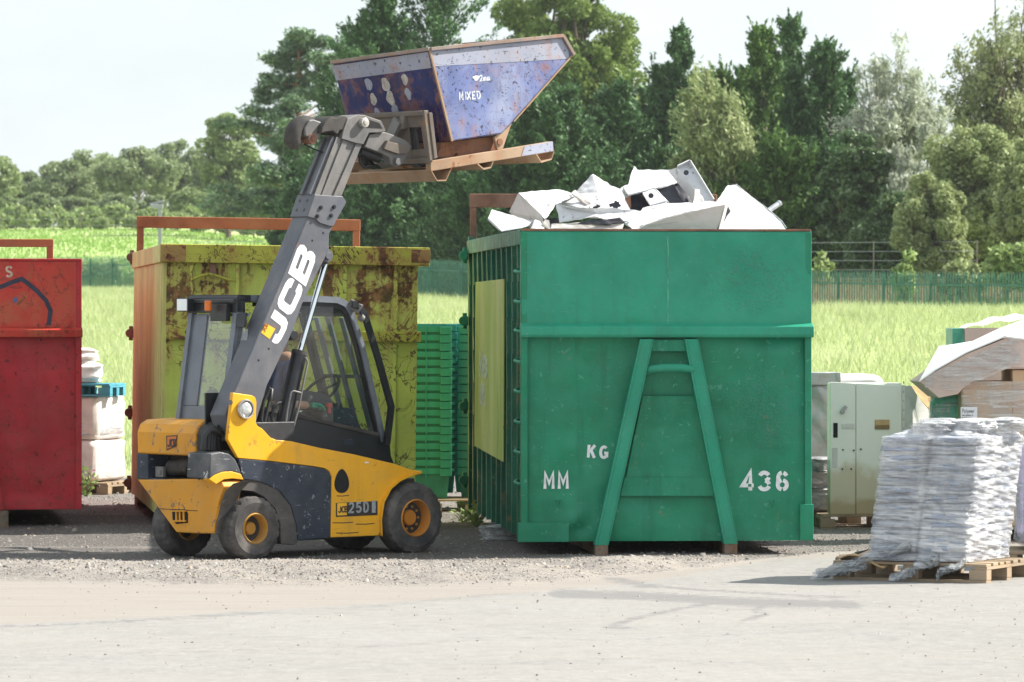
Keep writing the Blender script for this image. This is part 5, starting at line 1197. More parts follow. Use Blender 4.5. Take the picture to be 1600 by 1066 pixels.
m = MB(); m.panel([(.125, -.012, .655), (.125, .012, .655), (.15, 0, .66), (.132, 0, .70)], .012); m.build('nose', M_SKIN, dv, bevel=.006)
# ================================================================== BLUE TIPPING SKIP ON THE FORKS
M_BLUE = paint('blue_skip_paint', (.125, .16, .33), .45, .25, rust=.34, rust_scale=3.2, streak=.3, scratch=1.2, scratch_col=(.02, .022, .05, 1), dust=.4, dust_col=(.26, .28, .42, 1), fade=(.30, .34, .46, 1), fade_amt=.85, scrib=.4, dent=.2, chip_scale=24)
M_BLUE_SHADE = paint('blue_skip_shaded', (.010, .020, .115), .5, .3, scrib=.6, rust=.48, rust_scale=2.6, streak=.1, scratch=.9, scratch_col=(.012, .014, .03, 1), dust=.2, dust_col=(.07, .08, .17, 1), dent=.3, chip_scale=20)  # same blue paint as the flank, darkened for the shaded rear
M_BAND = paint('grey_band_paint', (.30, .32, .40), .5, .15, rust=.3, rust_scale=3, streak=.1, scratch=1, scratch_col=(.05, .05, .06, 1), dust=.3, dust_col=(.38, .36, .36, 1), chip_scale=22)
M_RUSTB = paint('rusty_base', (.34, .23, .145), .8, .3, rust=.46, rust_scale=3, dust=.6, dust_col=(.42, .31, .22, 1))
M_PALE = plain('worn_patch', (.42, .38, .34), .8, 0, .3, .3, 30)
bq = S(760, 258, .55); bz = S(760, 262, 0).z
bk = thing('tipping_skip', 'battered blue and rust tipping skip stencilled MIXED, raised on the forks', 'skip', wpt(Vector((bq.x, .55, bz))), MF.deg)
OFF = Vector((bq.x, .55, bz))
V = lambda px, py, t=0: S(px, py, t) - OFF
sA, sB, sC, sD, sE, sG = V(671, 77), V(878, 56), V(895, 86), V(802, 190), V(784, 209), V(706, 221)
wd = MF.on_s(517, 100, S(671, 77, 0).x).y; far = Vector((0, wd, 0)); drop = (sG - sA) * (.055 / (sA.z - sG.z))
th = .014
m = MB(); m.extrude([sA, sB, sC, sD, sE, sG], (0, th, 0)); ns = m.build('side_plate', M_BLUE, bk, bevel=.003)
m = MB(); m.extrude([sA + far + drop - Vector((0, th, 0)), sB + far + drop * .4 - Vector((0, th, 0)), sC + far - Vector((0, th, 0)), sD + far - Vector((0, th, 0)), sE + far - Vector((0, th, 0)), sG + far - Vector((0, th, 0))], (0, th, 0)); m.build('side_plate', M_BLUE, bk, bevel=.003)
def plate(name, a, b, c, d, n, mat, parent=bk, t=th):
    m = MB(); n = Vector(n).normalized() * t; m.hexa([a, b, c, d, a + n, b + n, c + n, d + n]); return m.build(name, mat, parent, bevel=.003)
i0 = Vector((0, .0, 0))
rp = plate('rear_plate', sG, sA, sA + far + drop, sG + far, (1, 0, .2), M_BLUE_SHADE)
plate('bottom_plate', sG, sE, sE + far, sG + far, (0, 0, 1), M_BLUE_SHADE); plate('front_plate', sE, sD, sD + far, sE + far, (-1, 0, .5), M_BLUE_SHADE); plate('tipping_plate', sD, sC, sC + far, sD + far, (-1, 0, 1), M_BLUE_SHADE)
plate('front_flange', sC, sB, sB + far + drop * .4, sC + far, (-1, 0, -.3), M_BAND)
# rim angle
y1 = Vector((0, -.012, 0))
M_RIMB = paint('worn_rim', (.24, .19, .16), .75, .3, rust=.4, rust_scale=4, dust=.5, dust_col=(.33, .28, .25, 1))
for nm, a, b in (('rim_angle', sA + y1, sB + y1), ('rim_angle', sB + y1, sC + y1), ('rim_angle', sA + y1 + Vector((-.012, 0, 0)), sA + far + drop + Vector((-.012, 0, 0))), ('rim_angle', sA + far + drop, sB + far + drop * .4)):
    m = MB(); m.bar(a, b, .03, .03); m.build(nm, M_RIMB, bk, bevel=.004)
m = MB(); m.bar(sB + Vector((.0, 0, -.01)), sB + far + drop * .4, .03, .04); m.build('rim_angle', M_RIMB, bk, bevel=.004)
m = MB(); m.bar(sC + (sB - sC) * .03, sD, .012, .025, (0, 1, 0)); m.build('edge_strip', M_RUSTB, bk); 
m = MB(); m.bar(sA + Vector((0, -.002, 0)), sG + Vector((0, -.002, 0)), .018, .018, (0, 1, 0)); m.build('edge_strip', M_RUSTB, bk)
# grey bands
q = [V(*p, -.0025) for p in ((673, 81), (877, 60), (888, 80), (889.5, 92), (675.5, 104))]; m = MB(); m.extrude(q, (0, .0035, 0)); bn2 = m.build('painted_band', M_BAND, bk)
nR = (sG - sA).cross(far); nR.normalize()
if nR.x > 0: nR = -nR
RPL = lambda px, py: on_plane(MF, px, py, sA + OFF, nR) - OFF
q = [RPL(*p) for p in ((518.5, 103), (669, 81), (674.5, 106), (525.5, 126))]; m = MB(); m.extrude([p + nR * .001 for p in q], nR * .002); m.build('painted_band', M_BAND, bk)
for px, py, r in ((576, 132, .058), (602.5, 132, .066), (632.5, 124.5, .05), (583.5, 155, .052), (610.5, 153.5, .064), (638, 147, .05), (590, 177, .05), (618, 173, .055)):
    c = RPL(px, py); u = Vector((0, 1, 0)); v = nR.cross(u); m = MB()
    for rr, lf in ((r, .0), (r * .82, .0015)):
        pts = [c + nR * (.001 + lf) + u * math.cos(a) * rr * (.8 + .14 * math.sin(3 * a + px)) + v * math.sin(a) * rr * (1 + .1 * math.cos(2 * a + py)) for a in [i * 6.283 / 18 for i in range(18)]]
        m.extrude(pts, nR * .001)
    m.build('worn_patch', M_PALE if px % 2 else M_BAND, rp)
e1_ = (V(754.8, 153.2) - V(717, 156)).normalized(); e2_ = Vector((-e1_.z, 0, e1_.x))
def sk_text(text, p, h, w, adv):
    o = V(*p, -.001); m = MB(); letters(m, text, h, lambda x, y, d: o + e1_ * x + e2_ * y + Vector((0, -d, 0)), w, adv, .001); m.build('stencil_lettering', plain('faded_stencil', (.50, .52, .56), .8, 0, .35, .1, 40), ns, fix=False)
sk_text('MIXED', (717.5, 157), .066, .2, .82); sk_text('2mm', (749.5, 127), .05, .24, .8)
m = MB(); c = V(744, 122, -.001); m.extrude([c + e1_ * math.cos(a) * .035 * (1 + .3 * math.sin(3 * a)) + e2_ * math.sin(a) * .022 for a in [i * .4488 for i in range(14)]], (0, -.001, 0)); m.build('paint_smear', plain('white_smear', (.6, .6, .62), .8, 0, .3, .1, 40), ns)
# rusty base frame with channel runners
m = MB(); m.extrude([V(*p, .0) for p in ((673, 252), (864, 221), (865, 237), (673, 268))], (0, .07, 0)); m.build('base_beam', M_RUSTB, bk, bevel=.005)
m = MB(); m.extrude([V(*p, 0) + far * .94 for p in ((673, 252), (864, 221), (865, 237), (673, 268))], (0, .07, 0)); m.build('base_beam', M_RUSTB, bk, bevel=.005)
m = MB(); m.extrude([V(*p, -.004) for p in ((820, 228.5), (864, 221.2), (864.8, 236), (815, 244))], (0, .003, 0)); m.build('blue_overspray', M_BAND, bk)
for pts in (((674, 267.5), (683, 283.5), (697, 283), (706, 263)), ((746, 257), (756, 265.5), (767, 263), (771, 253.5)), ((838, 241.5), (846, 254.5), (862, 250), (866, 237))):
    m = MB(); q = [V(*p, -.004) for p in pts]; m.strip(q, (0, wd + .02, 0), (.0, 0, .012)); m.build('fork_channel', M_RUSTB, bk)
m = MB(); m.extrude([V(*p, .10) for p in ((690, 223), (778, 212), (785, 219), (772, 240), (683, 247))], (0, wd - .2, 0)); m.build('cradle', M_RUST, bk, bevel=.006)
for t0 in (.02, wd - .06):
    m = MB(); m.extrude([V(*p, 0) + Vector((0, t0, 0)) for p in ((775, 214), (797, 193), (803, 190), (792, 222), (788, 234), (780, 235))], (0, .03, 0)); br = m.build('pivot_bracket', M_RUSTB, bk, bevel=.005)
    c = V(783, 222, 0) + Vector((0, t0 - .01, 0)); m = MB(); m.cyl(c, c + Vector((0, .05, 0)), .03, 14); m.build('pivot_pin', M_RUST, br, bevel=.003)
# ================================================================== TREES, HEDGE, FENCES
def leaf_mat(name, a, b, c2, tr=.3, rough=.6):
    s = NT(name); r = s.island()
    c = s.mix(r, a, b)
    c = s.mix(s.step(s.math('FRACT', s.math('MULTIPLY', r, 23.1)), .72, .95), c, c2)
    c = s.mix(s.step(s.noise(.55, 4, .6), .45, .7, 0, .4), c, c2)
    bs = s.bsdf(c, rough, 0, .3)
    t = s.n('ShaderNodeBsdfTranslucent'); s.put(t.inputs[0], c)
    m = s.n('ShaderNodeMixShader'); m.inputs[0].default_value = tr; s.put(m.inputs[1], bs); s.put(m.inputs[2], t.outputs[0])
    return s.done(m.outputs[0])
LM = {
 'oak': leaf_mat('oak_leaf', (0.141, 0.196, 0.091, 1), (0.262, 0.337, 0.154, 1), (0.374, 0.430, 0.224, 1)),
 'birch': leaf_mat('birch_leaf', (0.162, 0.230, 0.081, 1), (0.284, 0.365, 0.149, 1), (0.365, 0.432, 0.216, 1)),
 'sycamore': leaf_mat('sycamore_leaf', (0.095, 0.161, 0.035, 1), (0.200, 0.282, 0.066, 1), (0.284, 0.363, 0.106, 1)),
 'cypress': leaf_mat('cypress_leaf', (0.040, 0.101, 0.037, 1), (0.088, 0.183, 0.061, 1), (0.135, 0.243, 0.086, 1), .15),
 'bright': leaf_mat('bright_cypress_leaf', (0.043, 0.108, 0.026, 1), (0.103, 0.196, 0.042, 1), (0.173, 0.283, 0.062, 1), .2),
 'pine': leaf_mat('pine_needle', (0.101, 0.173, 0.088, 1), (0.184, 0.288, 0.150, 1), (0.276, 0.384, 0.211, 1), .1),
 'willow': leaf_mat('willow_leaf', (0.186, 0.243, 0.096, 1), (0.343, 0.400, 0.177, 1), (0.486, 0.529, 0.273, 1), .3),
 'silver': leaf_mat('silver_leaf', (0.264, 0.300, 0.218, 1), (0.456, 0.492, 0.380, 1), (0.576, 0.600, 0.483, 1), .3, .45),
 'poplar': leaf_mat('poplar_leaf', (0.179, 0.221, 0.097, 1), (0.304, 0.344, 0.166, 1), (0.442, 0.456, 0.248, 1), .3),
 'laurel': leaf_mat('glossy_leaf', (0.048, 0.101, 0.036, 1), (0.107, 0.178, 0.060, 1), (0.202, 0.274, 0.143, 1), .2, .35),
 'shrub': leaf_mat('shrub_leaf', (0.180, 0.276, 0.084, 1), (0.300, 0.396, 0.132, 1), (0.396, 0.456, 0.204, 1)),
}
M_BARK = plain('bark', (.12, .09, .07), .9, 0, .35, .5, 6)
M_BARK_PALE = plain('pale_bark', (.34, .31, .27), .85, 0, .3, .4, 6)
M_BARK_PINE = plain('pine_bark', (.30, .16, .09), .9, 0, .3, .5, 6)

def cards(C, size, up=.4, aspect=1.8, axis=None, spread=1.0):
    n = len(C); size = np.broadcast_to(size, n) * RNG.uniform(.6, 1.35, n)
    N = RNG.normal(0, 1, (n, 3)); N[:, 2] += up * 2; N /= np.linalg.norm(N, axis=1)[:, None]
    A = RNG.normal(0, spread, (n, 3))
    if axis is not None: A = A + axis * 2.2
    A -= N * (A * N).sum(1)[:, None]; A /= np.linalg.norm(A, axis=1)[:, None] + 1e-9
    B = np.cross(N, A)
    a = A * (size * aspect / 2)[:, None]; b = B * (size / 2)[:, None]
    V = np.stack([C - a, C + b * .9 - a * .1, C + a, C - b * .9 - a * .1], 1)
    return V.reshape(-1, 3)
def ball(n, c, rad, shell=2.6):
    d = RNG.normal(0, 1, (n, 3)); d /= np.linalg.norm(d, axis=1)[:, None]
    r = RNG.random(n) ** (1 / shell)
    return np.asarray(c) + d * r[:, None] * np.asarray(rad)
def limb(mb, a, b, r0, r1, sag=.0, n=5):
    a, b = Vector(a), Vector(b); L = (b - a).length
    pts = []
    for i in range(n):
        t = i / (n - 1); p = a.lerp(b, t)
        p += Vector((random.uniform(-1, 1), random.uniform(-1, 1), random.uniform(-.6, .6))) * L * .05 * math.sin(math.pi * t) + Vector((0, 0, sag * L * math.sin(math.pi * t)))
        pts.append(p)
    mb.tube(pts, [r0 + (r1 - r0) * i / (n - 1) for i in range(n)], 6)

def broadleaf(h, w, leaf=.16, n=24000, nb=46, bare=.22, clump=.17, gap=.0, seed=0, squash=.8, lean=0, core=True):
    random.seed(seed)
    tr = MB(); limb(tr, (0, 0, -.3), (lean * w, 0, h * .62), h * .026, h * .012)
    cz0, cz1 = h * bare, h * .98; ch = (cz1 - cz0) / 2; cc = Vector((lean * w, 0, (cz0 + cz1) / 2))
    pts = []; V = []
    for k in range(nb):
        while True:
            d = Vector((random.gauss(0, 1), random.gauss(0, 1), random.gauss(0, 1))).normalized()
            if d.z > -.75: break
        q = random.random() ** .45 * (1 - clump * .8)
        prof = 1 - .25 * max(0, -d.z)
        p = cc + Vector((d.x * w / 2 * q * prof, d.y * w / 2 * q * prof, d.z * ch * q))
        r = min(w, h) * clump * random.uniform(.6, 1.25)
        pts.append((p, r))
        if k % 3 == 0: limb(tr, (lean * w * .6, 0, h * random.uniform(.22, .5)), p, h * .010, h * .003, .05)
    wt = np.array([r * r for _, r in pts]); wt /= wt.sum()
    for (p, r), q in zip(pts, wt):
        m = int(n * q)
        c = ball(m, p, (r * 1.25, r * 1.25, r * squash), 3.2)
        V.append(c)
    C = np.concatenate(V)
    if gap: C = C[vnoise(C[:, 0] * .8 + C[:, 1] * .5, C[:, 2] * .8, seed) > -gap]
    return tr, cards(C, leaf, .35)
def conifer(h, w, leaf=.085, n=62000, nb=190, seed=0, taper=.56, bottom=.02, tops=2, fluff=1.0):
    random.seed(seed); r = np.random.default_rng(seed)
    tr = MB(); limb(tr, (0, 0, -.3), (0, 0, h * .92), h * .02, .02)
    V = []; A = []
    heads = [(0, 0, h, w)] + [(w * random.uniform(.18, .34) * random.choice((-1, 1)), w * random.uniform(-.2, .2), h * random.uniform(.78, .94), w * .62) for _ in range(tops)]
    tot = nb * len(heads); m = int(n / tot)
    for ox, oy, hh, ww in heads:
        lobes = [random.uniform(.72, 1.12) for _ in range(7)]
        for k in range(nb):
            t = (bottom + (1 - bottom) * (k + random.random()) / nb) ** .92
            a = random.random() * 6.283
            lb = lobes[int(a / 6.2832 * 7) % 7] * (1 + .22 * math.sin(t * 17 + a * 2 + seed))
            rad = ww / 2 * ((1 - t) ** taper * 1.08 + .02) * random.uniform(.55, 1.12) * lb
            z0 = hh * t; up = (.12 + .75 * t) * rad + .2
            root = np.array((ox, oy, z0 - .1 * rad)); tip = np.array((math.cos(a) * rad + ox, math.sin(a) * rad + oy, z0 + up))
            mm = max(8, int(m * (.45 + 1.1 * rad / (ww / 2))))
            u = r.random(mm) ** .5
            sw = (.05 + .15 * np.sin(np.clip(u, 0, 1) * 2.6)) * fluff * (.45 + .42 * rad)
            droop = -.10 * rad * np.sin(u * 3.1)
            p = root + (tip - root) * u[:, None] + r.normal(0, 1, (mm, 3)) * sw[:, None] * np.array((.6, .6, .34)); p[:, 2] += droop
            V.append(p); d = (tip - root) / (np.linalg.norm(tip - root) + 1e-6) + np.array((0, 0, .35)); A.append(np.repeat(d[None], mm, 0))
        for k in range(26):     # leader shoots break the outline
            a = random.random() * 6.283; q = np.array((ox + math.cos(a) * ww * .05, oy + math.sin(a) * ww * .05, hh * random.uniform(.86, .97))); L = random.uniform(.5, 1.2)
            d = np.array((random.gauss(0, .3), random.gauss(0, .3), 1.0)); u = r.random(34)[:, None]
            V.append(q + d * L * u + r.normal(0, .06, (34, 3)) * (1.2 - u)); A.append(np.repeat(d[None], 34, 0))
    return tr, cards(np.concatenate(V), leaf, .45, 2.3, np.concatenate(A), .7)
def pine(h, w, leaf=.13, n=20000, seed=0):
    random.seed(seed)
    tr = MB(); limb(tr, (0, 0, -.3), (.25, 0, h * .55), h * .017, h * .012); limb(tr, (.25, 0, h * .55), (.1, 0, h * .98), h * .012, h * .003)
    V = []; nb = 46
    for k in range(nb):
        t = .24 + .74 * (k + random.random()) / nb
        z = h * t; a = random.random() * 6.283; rad = w / 2 * min(1, (1.06 - t) * 1.7) ** .8 * random.uniform(.35, 1.12)
        tip = Vector((.15 + math.cos(a) * rad, math.sin(a) * rad, z + rad * random.uniform(.1, .32))); root = Vector((.15, 0, z - rad * .1))
        limb(tr, root, tip, h * .005, h * .0012, -.05)
        for j in range(5):
            q = root.lerp(tip, 1.05 - random.random() ** 1.6 * .55) + Vector((random.gauss(0, .3), random.gauss(0, .3), random.gauss(0, .15)))
            s0 = random.uniform(.35, .75) * w * .085 * (1.5 - t * .6)
            V.append(ball(int(n / nb / 5), q, (s0 * 1.6, s0 * 1.6, s0 * .8), 1.7))
    return tr, cards(np.concatenate(V), leaf, .8, 2.8)
def feathery(h, w, leaf=.13, n=16000, seed=0, nl=26, spread=.5, bare=.15, aspect=3.0, tuft=.5):
    """upright open tree: limbs rise steeply, leaves hang along them in sprays"""
    random.seed(seed); r = np.random.default_rng(seed)
    tr = MB(); limb(tr, (0, 0, -.3), (0, 0, h * .5), h * .016, h * .008)
    V = []; A = []
    for k in range(nl):
        z0 = h * random.uniform(.1, .6); a = random.random() * 6.283; rad = w / 2 * random.uniform(.15, 1) ** .7
        zt = h * (bare + (1 - bare) * random.uniform(.3, 1) * (1 - .35 * (rad / (w / 2)) ** 2))
        tip = Vector((math.cos(a) * rad, math.sin(a) * rad, max(zt, z0 + .5)))
        limb(tr, (0, 0, z0), tip, h * .007, h * .0015, .0)
        for j in range(9):
            b = Vector((0, 0, z0)).lerp(tip, random.uniform(.35, 1.04)) + Vector((random.gauss(0, 1), random.gauss(0, 1), random.gauss(0, .5))) * w * .06
            m = int(n / nl / 9); L = random.uniform(.5, 1.3) * tuft * w * .2
            dr = np.array((random.gauss(0, .35), random.gauss(0, .35), random.uniform(.5, 1)))
            u = r.random(m)[:, None]
            p = np.array(b) + dr * L * (u - .3) + r.normal(0, 1, (m, 3)) * L * .22
            V.append(p); A.append(np.repeat(dr[None], m, 0))
    return tr, cards(np.concatenate(V), leaf, .2, aspect, np.concatenate(A), .6)

PROTO = {}
def tree(name, px, Y, ytop, wpx, make, mat, bark, label, group, base=None, part='crown', cat='tree', rot=None):
    x = (px - CX) * Y / F; zb = float(hz(x, Y)) if base is None else base
    h = CH - (ytop - HY) * Y / F - zb; w = wpx * Y / F
    t = thing(name, label, cat, (x, Y, zb), rot if rot is not None else 0, group)
    tr, V = make(h, w)
    tr.build('trunk' if cat == 'tree' else 'stem', bark, t, smooth=60, fix=False)
    fast_mesh(part, V, np.arange(len(V)).reshape(-1, 4), mat, t)
    return t
BL = lambda **k: (lambda h, w: broadleaf(h, w, **k))
CO = lambda **k: (lambda h, w: conifer(h, w, **k))
FE = lambda **k: (lambda h, w: feathery(h, w, **k))
g1, g2, g3 = 'woodland trees on the hill', 'dark evergreens behind the yard', 'trees behind the palisade fence'
far = [(-18, 385, 236, 105, 'birch', 'pale green tree at the photo edge, cut off by the frame'), (42, 405, 268, 80, 'oak', 'dark low tree beside the pale one at the end of the hill wood'),
 (97, 400, 246, 105, 'oak', 'olive tree with brownish lower crown at the low end of the hill wood'), (152, 408, 230, 112, 'birch', 'rounded pale olive tree above the red skip in the hill wood'),
 (216, 396, 226, 130, 'oak', 'broad oak with a pale forked trunk showing in the hill wood'), (282, 402, 214, 112, 'oak', 'oak on the hill over the end post of the rusty skip bar'),
 (338, 392, 212, 90, 'oak', 'dark oak beside the pine, last in the hill wood'), (358, 335, 164, 100, 'birch', 'tall light green tree standing highest beside the pine'),
 (300, 372, 292, 70, 'birch', 'small yellowish bushy tree in front of the hill oaks'), (60, 372, 300, 70, 'oak', 'small bushy tree low in front of the hill wood above the red skip'),
 (180, 374, 300, 75, 'oak', 'squat dark tree at the foot of the broad oak'), (420, 330, 250, 90, 'oak', 'dark leafy tree half hidden behind the pine'), (20, 380, 305, 60, 'birch', 'low yellow green tree at the foot of the hill wood'), (120, 378, 305, 70, 'oak', 'low brownish tree at the foot of the hill wood'), (245, 376, 305, 70, 'oak', 'low dark tree between the broad oak and the yellowish one'), (350, 360, 290, 70, 'oak', 'low dark tree under the tall light green one')]
for i, (px, Y, yt, wp, sp, lb) in enumerate(far):
    tree('broadleaf_tree', px, Y, yt, wp, BL(leaf=.19, n=20000, nb=80, bare=.10 if i != 4 else .3, clump=.115, gap=.32, seed=20 + i), LM[sp], M_BARK_PALE if i == 4 else M_BARK, lb, g1)
tree('pine_tree', 462, 235, 52, 255, lambda h, w: pine(h, w, .11, 52000, 5), LM['pine'], M_BARK_PINE, 'scots pine with orange trunk and layered open branches above the lime skip', g3)
ev = [(688, 192, -70, 391, 'cypress', CO(leaf=.10, n=110000, nb=260, seed=1, taper=.6, tops=2), 'tallest dark evergreen, directly behind the raised blue skip'),
 (560, 186, 235, 217, 'cypress', CO(seed=2), 'dark evergreen filling the space under the raised fork carriage'),
 (640, 180, 270, 217, 'cypress', CO(seed=3), 'low dark evergreen beneath the rusty skip base'),
 (725, 176, 238, 217, 'cypress', CO(seed=4), 'dark evergreen between the raised skip and the rusty container hoop'),
 (812, 172, 150, 232, 'cypress', CO(seed=5), 'dark evergreen just beyond the tipping edge of the blue skip'),
 (885, 172, 150, 217, 'cypress', CO(seed=6), 'dark evergreen in front of the tall light green broadleaf'),
 (968, 174, 138, 181, 'cypress', CO(seed=7), 'rounded dark evergreen below the gap of open sky'),
 (1062, 180, 52, 159, 'cypress', CO(seed=8, tops=1), 'dark twin topped evergreen beside the open sky gap'),
 (1190, 174, 50, 188, 'bright', CO(seed=9, tops=2), 'yellow green evergreen beside the olive willow column'),
 (1240, 178, 38, 174, 'cypress', CO(seed=10), 'pointed dark evergreen, tallest above the green container'),
 (1290, 172, 78, 188, 'cypress', CO(seed=11), 'ragged evergreen leaning out beside the silvery willow'),
 (1030, 168, 250, 188, 'cypress', CO(seed=12), 'low dark evergreen behind the white scrap sheets'),
 (1130, 167, 245, 188, 'cypress', CO(seed=13), 'low dark evergreen under the olive willow column'),
 (1215, 165, 225, 203, 'bright', CO(seed=14), 'mid green evergreen low behind the scrap sheet peak'),
 (1300, 165, 235, 188, 'cypress', CO(seed=15), 'low dark evergreen by the back corner of the green container'),
 (945, 167, 262, 174, 'cypress', CO(seed=16), 'low dark evergreen behind the peaked white scrap panel'),
 (500, 195, 300, 188, 'cypress', CO(seed=17), 'low dark evergreen at the foot of the pine')]
for px, Y, yt, wp, sp, mk, lb in ev:
    tree('evergreen_tree', px, Y, yt, wp, mk, LM[sp], M_BARK, lb, g2)
tree('broadleaf_tree', 880, 222, -90, 270, BL(leaf=.14, n=110000, nb=150, bare=.1, clump=.10, gap=.45, seed=61), LM['sycamore'], M_BARK, 'huge light green broadleaf rising out of the frame beside the blue skip', g3)
tree('willow_tree', 1118, 166, 92, 135, FE(leaf=.08, n=60000, seed=62, nl=60, bare=.05, tuft=1.1), LM['willow'], M_BARK, 'narrow olive willow column between two dark evergreens', g3)
tree('broadleaf_tree', 1345, 162, 190, 140, BL(leaf=.11, n=50000, nb=110, bare=.03, clump=.12, gap=.5, seed=63), LM['laurel'], M_BARK, 'glossy dark broadleaf beside the pointed evergreens', g3)
tree('broadleaf_tree', 1400, 158, 300, 150, BL(leaf=.11, n=42000, nb=90, bare=.02, clump=.13, gap=.5, seed=64), LM['laurel'], M_BARK, 'low dark leafy tree under the silvery willow', g3)
tree('willow_tree', 1400, 168, 58, 175, FE(leaf=.075, n=30000, seed=65, nl=44, bare=.25, tuft=.75), LM['silver'], M_BARK_PALE, 'silvery open willow with pale crooked branches against the sky', g3)
tree('willow_tree', 1430, 161, 175, 130, FE(leaf=.075, n=30000, seed=66, nl=40, bare=.12, tuft=.75), LM['silver'], M_BARK_PALE, 'shorter grey willow whose pale stem reaches down to the wires', g3)
tree('poplar_tree', 1572, 182, -60, 175, FE(leaf=.10, n=30000, seed=67, nl=60, bare=.2, aspect=1.9, tuft=.9), LM['poplar'], M_BARK, 'tall airy poplar cut off by the top corner of the photo', g3)
tree('willow_tree', 1525, 156, 182, 200, BL(leaf=.09, n=78000, nb=170, bare=.05, clump=.09, gap=.6, seed=68, squash=1.3), LM['willow'], M_BARK, 'broad olive green willow under the airy poplar', g3)
tree('willow_tree', 1455, 152, 255, 120, BL(leaf=.09, n=46000, nb=100, bare=.03, clump=.11, gap=.6, seed=69, squash=1.3), LM['willow'], M_BARK, 'lower olive willow between the grey willow and the broad one', g3)
tree('willow_tree', 1610, 150, 205, 120, BL(leaf=.09, n=46000, nb=100, bare=.03, clump=.11, gap=.6, seed=70, squash=1.3), LM['willow'], M_BARK, 'olive willow cut off by the photo edge above the cardboard boxes', g3)
for i in range(11):     # dense back row that closes the wood
    px = 540 + i * 80
    tree('evergreen_tree', px, 206 + (i % 3) * 3, [230, 150, 110, 90, 165, 185, 150, 130, 120, 150, 200][i], 215, CO(leaf=.2, n=20000, nb=150, seed=80 + i, taper=.5), LM['cypress'], M_BARK,
         'evergreen of the back row, deep in the dark of the wood', 'evergreens of the back row')
bushes = [(1575, 141, 352, 95, 'shrub', 'yellow green bush by the palisade at the photo edge'), (1500, 143, 392, 70, 'willow', 'low olive bush behind the palisade fence'), (1283, 146, 385, 34, 'shrub', 'spindly sapling beside the top corner of the green container'),
          (1415, 139, 383, 40, 'shrub', 'thin upright sapling among the pink weeds'), (1640, 140, 375, 70, 'willow', 'bush at the very edge of the photo behind the palisade')]
for i, (px, Y, yt, wp, sp, lb) in enumerate(bushes):
    tree('bush', px, Y, yt, wp, BL(leaf=.13, n=5200 if wp > 50 else 700, nb=26, bare=.02, clump=.2, seed=40 + i), LM[sp], M_BARK, lb, 'bushes along the palisade fence', part='foliage', cat='bush')
# young hedge along the pasture
for i in range(24):
    px = -14 + i * 19.5
    tree('hedge_bush', px, 350 + (i % 3) * 4, 326 + 9 * math.sin(i * 2.3) + (i % 2) * 4, 38, BL(leaf=.22, n=1500, nb=16, bare=.0, clump=.25, seed=100 + i), LM['shrub'], M_BARK,
         'light green bush in the young hedge along the top of the pasture', 'bushes of the young hedge', part='foliage', cat='bush')
for i, (px, yt, wp) in enumerate([(150, 408, 60), (172, 412, 50), (100, 412, 60), (690, 425, 40)]):
    tree('scrub_bush', px, 219 if px < 300 else 172, yt, wp, BL(leaf=.15, n=1800, nb=16, bare=0, clump=.25, seed=140 + i), LM['oak'], M_BARK,
         ['dark scrub seen through the palisade beside the lime skip', 'smaller dark scrub through the palisade nearest the lime skip', 'dark scrub behind the palisade above the red skip', 'dark scrub behind the palisade between the lime skip and green container'][i], 'scrub behind the palisade', part='foliage', cat='bush')

# palisade fence
M_PAL = plain('green_palisade', (.030, .155, .105), .5, .1, .2, .05, 4)
A = Vector((-27.5, 219.0)); B = Vector((17.0, 124.0)); L = (B - A).length; bay = 2.75; nb = int(L / bay)
fx, fy = A.x + (B.x - A.x) * .6, A.y + (B.y - A.y) * .6
fence = thing('palisade_fence', 'long green steel palisade fence between the meadow and the trees', 'fence', (fx, fy, float(hz(fx, fy))))
d = (B - A).normalized(); n2 = Vector((-d.y, d.x)); O = Vector((fx, fy, float(hz(fx, fy))))
for k in range(nb):
    q = A + d * bay * k; pb = MB(); rb = MB()
    sink = .08 + .42 * k / nb; z = float(hz(q.x, q.y)) - sink; c = Vector((q.x, q.y, z)) - O
    pb.bar(c + Vector((0, 0, -.2)), c + Vector((0, 0, 1.72)), .055, .05, (d.x, d.y, 0)); pb.build('post', M_PAL, fence, fix=False)
    q2 = A + d * bay * (k + 1); z2 = float(hz(q2.x, q2.y)) - .08 - .42 * (k + 1) / nb; c2 = Vector((q2.x, q2.y, z2)) - O
    for hh in (.42, 1.42): rb.bar(c + Vector((n2.x * .05, n2.y * .05, hh)), c2 + Vector((n2.x * .05, n2.y * .05, hh)), .03, .05)
    rb.build('rail', M_PAL, fence, fix=False)
    sb = MB()
    for j in range(18):
        t = (j + .5) / 18; c3 = c.lerp(c2, t) + Vector((n2.x * .09, n2.y * .09, 0)); hw = .034
        sb.extrude([c3 + Vector((d.x * a, d.y * a, b)) for a, b in ((-hw, .04), (hw, .04), (hw, 1.66), (0, 1.80), (-hw, 1.66))], (n2.x * .012, n2.y * .012, 0))
    sb.build('pale_panel', M_PAL, fence, fix=False)
